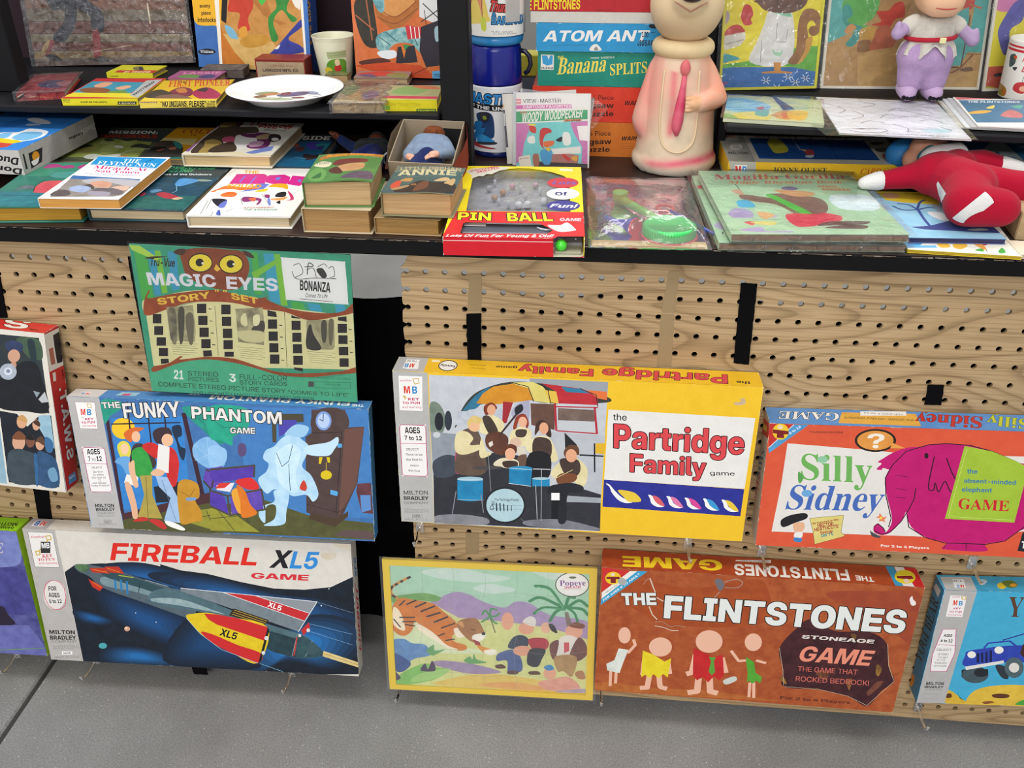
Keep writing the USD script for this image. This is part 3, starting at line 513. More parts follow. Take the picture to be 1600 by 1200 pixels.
ART['fireball.front'] = '''bg d9d4cb/d2cdc4
p 0e1420/12202f 53,171.4 71.4,185.6 114,190.9 160.4,192.6 256.7,179 235.7,-2.6 53.5,-1.5
p 0e1420/12202f 207.6,194.7 238,185.3 279.5,181.3 330.5,169.3 381.7,160.2 429.2,161 470.6,168.1 506.1,189.2 506.4,4.1 179.3,-20.9
h 1e5a98 0f1826 113.1,185 183.3,192.4 255.5,168.4 252.4,141.5 201.9,160.3 139.4,175.7
h 184a80 0f1826 103.4,138.9 151.3,130.6 235.6,96.9 243.4,63.9 239.7,32.4 164.8,59.1 113.1,95.4
h 1c5a98 0f1826 56.3,97.7 80.1,97.7 113.7,84.2 95.5,74.7 63.1,81.3
h 2068a8 0f1826 97.5,26.2 137.2,33.1 174.9,28.3 202,15.6 200.1,0.9 98.5,1.5
e c89a80 136.7,69.3 141.5,69.5 137.4,74.1
e e8c8b0 135.5,70.6 137.6,70.7 135.8,72.9
e c8d8e8 193.1,173.9 194.3,174 193.3,175.3
e c8d8e8 186.1,85.1 187,85.2 186.2,86.2
e c8d8e8 155.3,101.1 156.3,101.2 155.5,102.2
e c8d8e8 199.3,35.6 200.2,35.6 199.4,36.7
e 4aa0a8 91.3,33.1 98.2,33.5 92.2,38.9
h 2264a8 0f1826 215.7,175.6 299.2,170.1 380.8,149.9 446.7,143.6 482.8,125.8 501,116.9 500.1,96.8 419.1,102.2 316.9,136.5 213.7,160.7
h 2878c0 0f1826 360.4,52.4 432.1,107.9 502.2,97 500.4,53.5 456.3,16.6 392.6,25.6 338.5,-1.9 312.8,49.4
h 14406c 0f1826 248.8,97.3 286.6,47.8 339.9,14.2 282.2,5 195.1,15.4
l 7fa8c8 0.61 431.4,97.8 499.5,81.6
l 7fa8c8 0.61 432.6,82.7 498.6,61.1
l 7fb8d0 0.82 346.4,14.6 382.2,1
l 7f9ab8 0.51 448.5,138.8 503.3,122
e c8d8e8 453.5,133.1 454.7,133.2 453.6,134.6
e c8d8e8 467.4,164.8 468.4,164.8 467.4,166
c 4a5a66/56656e 71.4,185.6 88,187.8 119.7,182.7 179.4,164.4 251.8,136.1 247,94.8 235.6,96.9 173.3,120.9 111.4,144.7 91.3,165.3 74.2,175.1
c 6f8890/7c949a 114.8,166.5 168.6,153.2 249.9,119.7 248.9,111.4 166.6,139.6 112.2,150.2
c 2c4a52 112.7,182.4 179,161.8 251.5,133.3 250.2,122.4 172.5,148 117.1,166.6
c 3c5a44/64885a 71.6,184.3 88.1,188 93.9,181.4 85.6,173 74.7,177.8
p b8321f 93.9,181.4 119.7,182.7 125,172.3 97.3,173.6
p b8321f 117.8,185.3 141,186.4 148.4,173.5 125.4,175
p c23020 88.7,161.1 110.6,147.4 103.4,138.9 92.9,146.5
l d8822a 1.2 98.2,179 120.8,174.8
l d8822a 1.2 122,182.8 141.8,175.8
l d8822a 1.2 94.4,156 106.9,145.9
l 2878b0 3.1 131.5,162 129.8,143
l 2878b0 3.1 140.9,162.5 138.8,140.8
l 2878b0 3.1 149.9,160.2 147.4,135.8
l 9aa84a 2 138.6,170.4 161.3,167.5
l 10202a 1 170.5,158.6 165.5,139.5
l 8fa0a8 1.2 179.4,164.4 214.9,154.3
c 46606a/52707a 190.3,144.6 233.6,149.4 294.3,122.7 363.8,93.8 417.5,76.6 431.6,67.2 449.4,45 448.9,35.9 422.9,30.3 399.5,31.4 359.9,47.2 292.2,102.4 186.9,119.2
c 7e9aa0/a0b4b6 188.4,130.7 231.4,131.8 280.7,114.4 309.4,103.4 305.4,105.7 229.9,119.1 187.6,124.3
c 1d343c/28444c 362.5,78.4 406.3,68.2 425.1,64.2 427.4,33.2 401.6,31.5 359.8,45.9
c 28444c/35565c 410.9,73.7 433.6,64.8 449.4,46.3 448.9,35.9 423,30.8 406,33.1
l 8aa0a0 0.92 434.7,64.8 421,32.8
l 8aa0a0 0.92 410.9,73.7 399.6,32.7
l c03a3a 2 410.7,71.1 402.9,34.2
c 3a545c 433.4,62.2 445.4,50 436.3,39 423.6,40.8
p cfb878/e0cc90 451.6,46.5 505.7,27.8 506.3,17.3 448.9,35.9
l 8a7440 0.82 451.3,41.3 505.5,22.5
p 6d7880/7a868e 233.9,151.9 301.2,148 447.5,139.9 413.6,81.5 310.9,118.6 233.3,146.9
p 8b9298 353.3,144.7 447.5,139.9 433.7,118.1
p c22a30 301.2,148 351.3,145.8 433.7,118.1 424.4,102.5
l dfe4e8 1.1 234,152.4 301.2,148.5 447.5,139.9 413.5,81
l dfe4e8 1.1 301.2,148 424.4,102.5
l dfe4e8 1.1 351.2,145.1 433.7,117.6
t eef0f0 b "XL5" 368.1,126.4 388.9,118.5 371.8,135.8
p c02a2e 418,84.3 431.6,100.4 433.1,90.3 421.5,74.3
e d8d8d8 429.6,85 432.5,85.2 429.8,88.6
e d8d8d8 415.2,73.9 417.7,74.1 415.4,77
p 2c2418 314.1,119.3 368.5,100.5 360.3,90.6 305.4,105.7
l c8a040 1.1 314.9,116.3 365.2,98.5
l c8a040 1.1 312.4,112.4 362.8,95.1
l c8a040 1.1 309.9,108.5 360.5,92.4
c e2c822/d8b81c 236.1,99.1 249.8,105.5 271.5,108.3 303,103 365.3,86.3 343.3,15.8 302.5,33 273.8,49.6 252.4,71.8
p c8282a 265.9,106.5 284.1,106.5 317.7,101.3 365.3,86.8 357.8,60.1 327.7,71.2 284.2,86.6 271.2,96.1
c c8282a 256.5,70 273.6,67.9 312.8,49.4 350.3,34.8 343.3,15.8 310.7,28.3 275.8,48.4
p 16181c 365.3,86.8 367.4,81.3 349.1,20.1 343.5,15.5
e d8d8d8 361.4,65.5 364.9,65.7 361.8,69.6
e d8d8d8 353.7,36.3 356.7,36.5 354,40
t 16161a b "XL5" 285.3,66.5 311.9,58.3 291,79.8
l a8c0d0 0.82 235.8,96.6 254.1,68 285.7,38.5 343.2,15.2
p b5b1ae/aeaaa7 0.2,247.1 50.9,246.8 53.4,-2.1 -0.2,-1.2
p e6e2de 7.7,241.5 46.6,242 46,179.6 6.8,178.4
l 333 0.51 7.7,241.5 46.6,242 46,179.6 6.8,178.4 7.7,241.5
t c8405a i "Another" 10.9,230.5 32.8,232.1 11.2,234.7
l c8a83c 1.6 34.2,235 42.1,236.6 42.6,230.2 35.9,228 34.2,235
l c8a83c 1.4 37.2,228.6 18,206.8
l c8a83c 1.6 13.3,206.6 19.5,208.2 19.4,201.6 13.7,200 13.3,206.6
p 2a2a2a 24.9,224.9 40.1,225.6 36.4,205.1 21.1,204.3
t e8e8e8 b "MB" 23.8,212.9 37.3,214 25,222.9
t c83a50 bsi "KEY" 21.8,195.9 38.6,198.3 22.5,201.8
t c83a50 bs "TO FUN" 14,189.2 41.6,191.6 14.4,194
t c83a50 i "and learning" 13.9,183.6 44.3,185.9 14.1,187.1
e ddd8d4 29,127.2 47.3,128.2 34,154.8
l c84a60 1 34,154.8 42,151.9 46.7,141.3 46.7,124.9 42.5,108.1 34,100.6 24.2,99.2 15.7,105.2 12,120.2 13.1,134.1 18.8,148 25.7,153.3 34,154.8
t 333 b "FOR" 20.4,135 33.9,135.7 21,143.2
t 333 b "AGES" 18.7,122.8 36.9,123.2 19.2,131.1
t 333 b "5 to 12" 17.5,111.1 38.4,112.8 17.8,118.3
t 222 b "MILTON" 6,51.1 49.6,53.2 6.4,58.6
t 222 b "BRADLEY" 5.3,39.5 49.2,42.3 5.8,47.6
t 777 n "COMPANY" 6.1,33.2 49.8,37.1 6.6,38.5
t 888 n "SPRINGFIELD" 7.5,24.6 51.2,28.5 7.6,28.1
t 888 n "MASSACHUSETTS" 6.7,20.4 51.5,24.2 6.9,24
p eee 20.9,17.5 38.3,18.7 37.2,12.2 19.8,11
t 555 b "4625" 22,12.3 35.4,13.5 22.1,15.9
t 777 n "MADE IN U.S.A." 6.4,2.2 49.5,6.8 6.1,6.3
t d8281e bi "FIREBALL" 127.3,197.2 358.4,200.4 136.8,228.9
t 17171b bi "X" 376.9,197.8 407.4,198.2 388.3,230.2
t 2f86d0 bi "L5" 406.9,198.2 451.4,199.2 416.4,229.3
t d0303a bw "GAME" 346.4,176.6 437.4,177.8 348.3,187.2
c c8bca6/d4cab8 459.7,228.2 479.8,230.3 481.4,222.2 469.1,216.5 460.2,220.1
c cabfa8/d8cfbe 474.9,249.8 506.4,244.3 507,235.1 488.3,238.9
wear c9c2b4'''
ART['fireball.top'] = '''bg e2ddd2/dad4c8
p b5b1ae -0.5,29.6 37.3,30.2 37,-0.6 -0,0.4
p e8e6e4 8,24.1 28.4,24.8 28.1,8.2 9.1,8.2
t e03a2a b "M" 28.1,23.5 19.2,23.3 28.3,11.1
t 2f5fb6 b "B" 17.6,23.1 9.8,23 18.6,10.3
wear c9c2b4'''
ART['fireball.right'] = '''bg ddd8ce
t d0303a b "FIREBALL" 12.4,42.3 11.2,170.1 25.2,28.4
t 2f86d0 b "XL5" 12.3,178.9 10.9,217.6 24.3,171.3
wear c9c2b4'''
ART['partridge.front'] = '''bg f0c32c/ecbd26
p bcc0c8/c8ccd2 48.6,235.8 283.8,236.1 282.8,2.3 47.1,-0.4
p 9aa0a8 181.8,237.3 283.8,236.9 283.5,210.6 182.2,207.9
c 6a7a6c/7d8c80 48.3,191.1 59.7,194.2 68.2,177 65.3,151.2 49.1,145.1
p 88909c/949ca6 48.1,150.2 92.6,147.6 89.5,100.2 79.9,83.5 49.1,68
p b4b8c0/bec2c8 209.6,159.3 283.8,157.1 282.4,64.1 252.8,64.9 210.6,112.8
p 2b2c34/33343c 49.5,81.6 78,104.8 142.5,124.4 183.4,116.4 211.5,73 252.5,72.9 282.4,64.1 283.9,3.8 47.6,1.1
c 3c4450/444c58 50.2,103.1 69,114.8 87.3,108 79.9,83.5 56.4,76.6 49.6,84.3
p 98a0a8/a8aeb4 214.1,59.6 282.6,58.7 283,50.6 230.4,48.5
p 16181e 213.9,67.8 236.6,71.9 233.7,14.2 215,15.7
c 7c7c84/8c8c94 49.9,12.6 85.7,17.9 123.6,13.5 118.7,1.9 51.9,1.4
c 70707a/84848e 177.7,13.1 224.3,19.1 266.2,12.3 280.4,4.9 189.5,4.1
c 3c4038/33362f 81.4,157.2 91,185.7 107,209.1 129.3,222.5 155.7,230.6 186.3,231.4 219,226.9 251.7,221.2 283.3,215.5 282.6,206.9 208.7,201.9 180,205.4 160.2,200.6 120.2,196.1 97.7,183.6
c 2b6a88/367898 83.8,162.5 93.2,185.9 111.4,209.3 129.3,221.3 120.3,202.3 111.2,189.3 93.2,183.3
p d8942c/c88424 111.3,196.8 120.3,212.2 133.7,222.7 160.1,228.4 182,222.7 186.6,205.7 160.2,200.6 131.4,195.4
p d8c86c/e2d47c 155.7,229.9 186.3,232.1 199.4,226 208.4,214.2 208.7,201.9 187.7,204.5 179.8,222.6
p e0bc4c 201.7,221.2 219.2,219.6 220.7,202.5 208.6,203.1
p c22f38/b02832 197.2,230.7 247.2,225.9 271.3,217.4 271.9,202.7 220.7,202.5 217,219.5
p 2f7ca0 223.3,227.1 247.2,225.4 260.4,219.2 230.1,219.7
p e2743c 257,223.9 282.9,222.8 283.5,210.6 271.5,212.5
l 20242a 1.1 155.7,230.6 179.8,225 187.8,203.3
l 20242a 1.1 195,230.1 206.1,221.4 209.7,203.2
l 20242a 1.1 247.2,225.9 269.2,217.3 272,200.2
p aab2c0/c6ccd4 81.5,162.4 86.4,183 120.2,188.5 146.9,191.2 147,168.5 119.9,159.4
p a02c34 146.9,201.2 160.2,200.6 151.4,168.8 145.8,168.4
c a8a8c0 158.1,181.8 164.7,197.1 177.8,204 182.3,200.5 180.6,162.7 173.9,162.4
p 5a4038/6b4c40 183.4,200.6 215.3,201 216.2,162.2 184.9,168.1
l b02c38 2.9 215.7,202.2 218.4,161
l b02c38 2.9 267.7,200 272.6,160.2
l b02c38 1.7 217.5,197.4 272.1,199
l b02c38 1.7 219.6,161.1 273.8,159.8
p 6c5850/7d6a60 219.8,195.5 267.9,195.1 268.6,177.7 220.2,177.5
p c4c8cc 220.3,176.3 268.7,176.4 270.4,161.4 220.6,162.4
p e0b12c 271.7,144.9 284.3,145.6 284,128.9 271.7,129.5
l 22242a 2.3 250.7,125.6 283,125.5
l 22242a 1.9 270,144.8 272.3,99.5
p 22242a 229.6,159.1 231.6,127.1 248.4,126.8 246.8,140.9
e 20242c 60,166.3 65.9,166.6 60.4,180.3
e 303640 72.6,168.3 77.6,168.6 72.9,183.5
e c8ccd0 56,145.5 61.1,145.8 56.2,150.2
c b04868 83.2,131.4 92.2,121.5 89.3,89.4 80,88.9
c 57463c/68554a 90.4,152.6 110.9,156.3 119.7,128.3 121.7,88.8 82.3,86.3 82.9,118.3
c e8dcb0/dccf9e 83.5,149.6 97.2,153 106.2,143.2 101.5,132.5 115.2,133.3 114,125.4 92.1,116.2 80.7,123.4
c e8dcb0/dccf9e 117.6,143.8 124.2,123.4 128.8,123.6 129.9,118.5 117.3,112.4 114,122.8
c e8b890 98.6,165.9 106.6,173.9 116.7,171.9 117.7,161.8 110.8,153.7 101.8,155.8
c e2c888/d8bc74 98.6,168.4 106.6,177.7 117.8,174.5 116.6,166.9 104.2,166.2 99.6,160.8
c e8dcb0/dccf9e 117.8,172 131.3,180.3 147,171 147,158.3 140.2,145.1 124.4,149.4 115.4,154
c 3f342e/4c3e36 118.9,174.6 129.1,177.7 140.2,155.4 128.9,149.6
c 8a3f28/763420 121.3,192.4 131.4,199.1 139.1,192 133.6,185.5 123.5,179.9
e e2a684 131.3,187.9 137.1,188.2 131.4,195.9
c 57332a/66402f 124.4,149.4 140.2,155.4 153.8,145.9 149.3,122.2 140.2,119.1 124.3,131.2
l 3c2a24 2.6 142.5,150.4 171.3,192.5
c 24262c 162.5,192 171.3,198.7 173.6,190.1 164.8,182.1
p dfd8cc 126.6,136.5 132.3,140.8 133.4,134.3 128.8,130.2
c e8dcb0/dccf9e 158.2,156.4 171.6,164.8 185.1,157.9 183.1,139.8 174.1,134.1 156,138.2
c 4a3a34 164.9,159.3 178.4,160.1 176.2,149.7 165,149.1
c 96402c/843624 160.4,161.6 164.8,179.6 175.9,184 181.6,170.4 178.3,162.6 176,175.2 168.2,174.7 164.9,161.9
e e8b090 173.3,172 179.1,172.3 173.2,180
e d8b8a0 163.9,140 171.6,140.4 163.9,147.7
c d8d0c0 165.1,131 176.4,131.6 176.6,116 169.8,115.6
c 6a5044 167.5,118.1 178.8,121.4 176.7,102.8 167.6,104.9
c e8dcb0/dccf9e 178.6,137 191.9,150.6 209.8,149.1 221.7,118.7 212.9,112.9 208,128.3 201.4,122.7 181,126.7
c 42322c/52403a 189.7,147.9 209.9,146.5 212.6,123.4 201.8,101.7 187.8,121.9
c 3c2820/4c342a 189.6,153 191.6,170.9 200.4,176.5 209.4,166.9 212,151.7 205.2,153.9 200.5,168.9 194,158.4
e e2a684 201.7,163.9 207.9,164.2 201.5,173
c 1c1c22 183.3,124.2 210.4,123.2 208.9,86.2 179.2,87
c e6dcc4/d8cca8 133.3,102.8 144.7,114.1 165.3,112.7 167.6,102.3 151.6,98.6
c 42322c 147,109 165.3,110.1 165.3,100.8 149.3,99.8
c 6c3a28/5c3022 147,129.9 156.1,137 165.1,133.6 164.1,123.1 151.6,125 147,119.5
e e8b090 156.6,121.4 163.8,121.8 156.5,130.7
c e8dcb0/dccf9e 213.2,97.1 228.5,116.5 246.4,120.2 261.5,105.4 261.3,81.5 252.4,75.6 238.4,88.1 218,86.8
c 3c2e2a/4a3a34 224.1,116.2 248.7,117.7 251.7,96.9 236.1,87.9
c 5c3a28/6c4830 229.3,129.6 236.8,140.3 248,138.4 249.6,125.6 239.4,127.6 233,119.4
e e2a684 239.6,123.7 247.2,124.1 239.2,134
c 7a4a30 220.3,86.9 229.1,95.5 247.3,94 245.4,83.2 225.1,76.6
l d8c890 0.87 215.8,84 242.5,101.6
c 1e2028/262830 211.5,73 238.6,80.1 257,75.9 255.1,65 236.9,61.1 235.9,17.1 224.3,16.3 225.4,65.8 211.8,59.5
p f4f4f2 214,62.3 225.4,63.1 225.8,50.9 214.3,50.1
e 2488b8/1c78a8 100.5,60.4 118.7,61.6 100.8,79.9
p 2488b8/1c78a8 82.8,75.6 118.9,77.9 118.6,46.5 82.2,44.1
e 2488b8 100.3,45.3 118.6,46.5 100.4,49.7
e 9cc4d4 100.8,77.8 118.9,78.9 100.8,81.6
l c8d4dc 0.87 82.8,75.6 118.9,77.3
l a8b4bc 0.87 81.5,42.7 119.1,43.8
l 888c94 1.2 80.5,56.4 73.8,15.6
l 888c94 1.2 115.6,53.2 118.9,23
p 2488b8/1c78a8 155.1,100.2 187,99.5 185.1,71.3 155.2,73.4
e 2c90c0 171.1,99.3 187.5,100.3 171,103
l c8d4dc 0.87 154.4,98.8 187,98.2
l d8dce0 0.87 154.5,74.2 185.8,71.3
p 2488b8 187.2,83.5 211.2,85 211.5,73 187.4,71.4
e a8c8d4 199.3,84.8 211.6,85.6 199.3,87
l b0b4ba 1 199.5,100.3 200.6,14.7
l b0b4ba 1 192,74.4 195.2,17.1
l c8ccd0 1.4 188.2,99.6 212,100.2
c 4a4648 103.3,95.7 124.1,100.9 147,99.7 128.7,94.6
l 8a8c92 0.87 126.5,118.3 129.7,59.6
e 20242a 149.5,37.3 178.8,39.2 149.4,67.9
e a9c8d2/b6d2da 149.5,37.3 176,39.1 149.4,64.9
t 22303a i "The Partridge Family" 133.6,43.9 169.5,45.8 133.1,48.3
l 22303a 0.43 130.7,37.1 172.8,38.3
l 22303a 0.43 129.5,30.6 174,32.3
l 22303a 1.7 137.3,40.9 137.8,27
l 22303a 1.7 142.4,40.7 142.9,27.4
l 22303a 1.6 147.6,39.9 148.1,27.7
l 22303a 1.4 153,38.6 153.2,28.1
l 22303a 1.2 158.3,37.9 158.4,28.4
s 22303a 0.87 130.8,43.2 134.3,40.7 129.6,34.8 128.4,29.2 133.1,29.5 131.2,40.5
l 777 0.87 123.6,14.9 118.8,10.3
l 777 0.87 171.8,16.8 179.6,9
p b7b6b4/b1b0ae -0.4,239.6 47.1,238.6 47.6,0.5 -0.4,-0
l d8c070 0.52 47.1,238.6 47.6,0.5
p f0eeec 7.6,232.8 40.2,232.9 38.4,181 6.5,180.3
l 888 0.35 7.6,232.8 40.2,232.9 38.4,181 6.5,180.3 7.6,232.8
t c8406a i "another" 9.4,224 25.2,224.8 9.1,227
l c8a83c 1 27.1,228.6 34.3,229.4 35.4,222.8 29.1,221 27.1,228.6
t d83a2a b "M" 13.8,206.4 23.1,206.8 13.6,217.3
t 2f86c6 b "B" 24.9,206.7 32.6,207.1 24.9,217.4
l c8a83c 1.2 12,201.8 17.4,200
l c8a83c 1.2 14.8,203.9 15,197.4
t c84060 b "KEY" 19,196.1 34.5,196.9 18.8,200.1
t c84060 b "TO FUN" 11.1,189.9 35.6,191.4 10.8,193.7
t c84060 i "and learning" 10.3,184 36.8,185.4 10,187.1
c efedec 6,158.2 38.2,159.5 41.5,157.6 40.6,81 37.7,78.1 8.2,76.8 5.3,80.2 5.4,155.6
l b8306c 0.87 7.2,158.3 39.3,159.3 41.2,156.3 41.1,82.1 38.6,78.2 8.3,77.1 5.3,79.9 5.4,155.1 7.2,158.3
l b8306c 0.78 5.6,129.6 41.3,130.3
t 1c1c1c b "AGES" 12.4,145.6 33.6,146.3 12.3,155
t 1c1c1c b "7 to 12" 11,135.1 35.9,135.5 10.8,141.9
t 444 n "OBJECT" 12.6,118.4 30.8,119.4 12.3,122.1
t 444 n "Race to be" 12.3,110.4 35.6,111.3 11.9,114.1
t 444 n "the first to" 11.9,101.8 34.8,103 11.6,105.6
t 444 n "reach" 17.2,93.1 29.3,93.3 16.8,96.5
t 444 n "the bus" 14.4,84.3 30.9,84.7 14.1,88
t 2a2a2a n "MILTON" 5.3,45.9 41,48.3 5,52
t 2a2a2a b "BRADLEY" 5.3,37 41.1,38.9 5.1,43.1
t 666 n "COMPANY" 5.5,29.8 40.9,32.2 5.2,33.7
t 888 n "SPRINGFIELD" 5.5,19.1 40.6,20.9 5.2,21.9
t 888 n "MASSACHUSETTS" 5.4,15.2 40.9,17 5,17.9
l 777 0.43 16.8,13.1 30.3,13.5 30.1,7.8 16.1,7.4 16.8,13.1
t 666 b "4321" 18.1,8.1 28.6,8.6 17.7,11.8
t 888 n "MADE IN U.S.A." 4.8,2.1 39.5,3.4 4.5,5.5
p e9e7e2/e3e1dc 286,196.8 475.7,194.6 474.5,86 285.7,88.7
p 2b3296/262c8a 285.3,88.6 474.1,85.4 473.9,41.6 285.5,44.5
t 222 n "the" 292.9,181.2 311.3,181.7 292.4,191.2
t d9474c bo2a1014,1.3 "Partridge" 294.5,139.3 468.3,138.8 292.7,175.7
t d9474c bo2a1014,1.3 "Family" 318.6,102.9 421.2,102.5 317,131.4
t 222 n "game" 426.3,104.9 459.8,105.9 425.2,111.6
c f2f2ee 288.3,82.2 293.3,81.2 301.7,71 312.4,60.9 326.3,55.1 317.4,52.6 307,56.5 297.3,68 293.5,77.2
c e6c63e 305,72.6 318.5,72.6 330,68.8 337.9,57.2 321.8,54.8 314.6,61.1
c f2f2ee 346.9,68.1 352.6,66.3 357.7,57.2 369.4,50.7 360.5,49.3 352.3,54.2 349.5,62.1
c d8606a 352.6,66.8 361.7,64.2 370.5,51.3 360.1,54.7
c f2f2ee 371.6,67.5 377.3,66.3 382.5,56.2 394.2,50.2 385.3,49.1 377,53.9 374.2,62.4
c e078a8 377.2,66.6 386.4,63.7 395.9,50.3 384.9,54.5
c f2f2ee 396.2,66.5 401.9,65.3 407.2,55.2 418.8,50.3 410,48.6 401.7,53.4 398.9,61.3
c d84898 401.8,65.8 411.4,62.7 420.6,49.9 410,53.5
c f2f2ee 421.3,66.8 426.3,65.8 432.1,55.5 443.3,49.8 434.5,48.6 426.2,53.7 423.5,61.6
c 3a98d0 426.3,65.8 435.4,63.2 444.7,49.6 434.5,53.5
c f2f2ee 446.1,66.6 451.8,65.4 457.2,55 470,49.5 460.1,48 451.4,53.6 448.9,60.6
c e6c63e 451.7,65.9 460.9,62.8 470.8,49.5 459.6,53.3
c b8946a/d8c8b0 446.5,215.6 454.7,217.3 453.3,220.8 458.4,222.3 460.8,215.2 454.2,212.4 447.9,212.6
wear f4e7b0'''
ART['partridge.top'] = '''bg f0c02a/ebb824
p b7b6b4 -0.2,43.5 41,45 41.5,-2 0,-0.1
p f0eeec 13.3,35.4 29.5,37.1 32.9,7.8 16.9,6.2
p f0eeec 12.1,36.2 30.2,36.2 30.3,7.1 12,8
t d83a2a b "M" 25.8,24.4 19.4,23.7 26.1,12.2
t 2f86c6 b "B" 18.2,23.6 12.5,23.9 18.5,11.5
t 333 b "7 to 12" 27.2,34 13.7,33.5 27.3,29.3
p f4e8c0 46.8,38.9 57.7,38.1 57.5,31.4 46.8,31.8
e 2a2a2a 70.7,22.4 83.4,23.7 69,39.3
e efece6 70.7,22.4 82.2,23.5 69.2,37
t 333 b "family" 81.1,23.4 60.2,26 80.9,16.8
t 6a5418 n "OBJECT: Race to be the" 120.8,29.4 98.9,30 120.7,25.6
t 6a5418 n "first to reach the bus" 121.6,19 102.7,19.9 121.5,15.2
t 3a3020 b "game" 163.7,29 134.4,28.9 163.3,21.3
t d9474c bo2a1014,1 "Family" 265.1,31 165.1,32.6 264.9,8.9
t d9474c bo2a1014,1 "Partridge" 440,32.5 275.7,35 437.7,4.8
t 3a3020 b "the" 466.5,14.3 448.1,15.5 465.4,6.4
wear f4e7b0'''
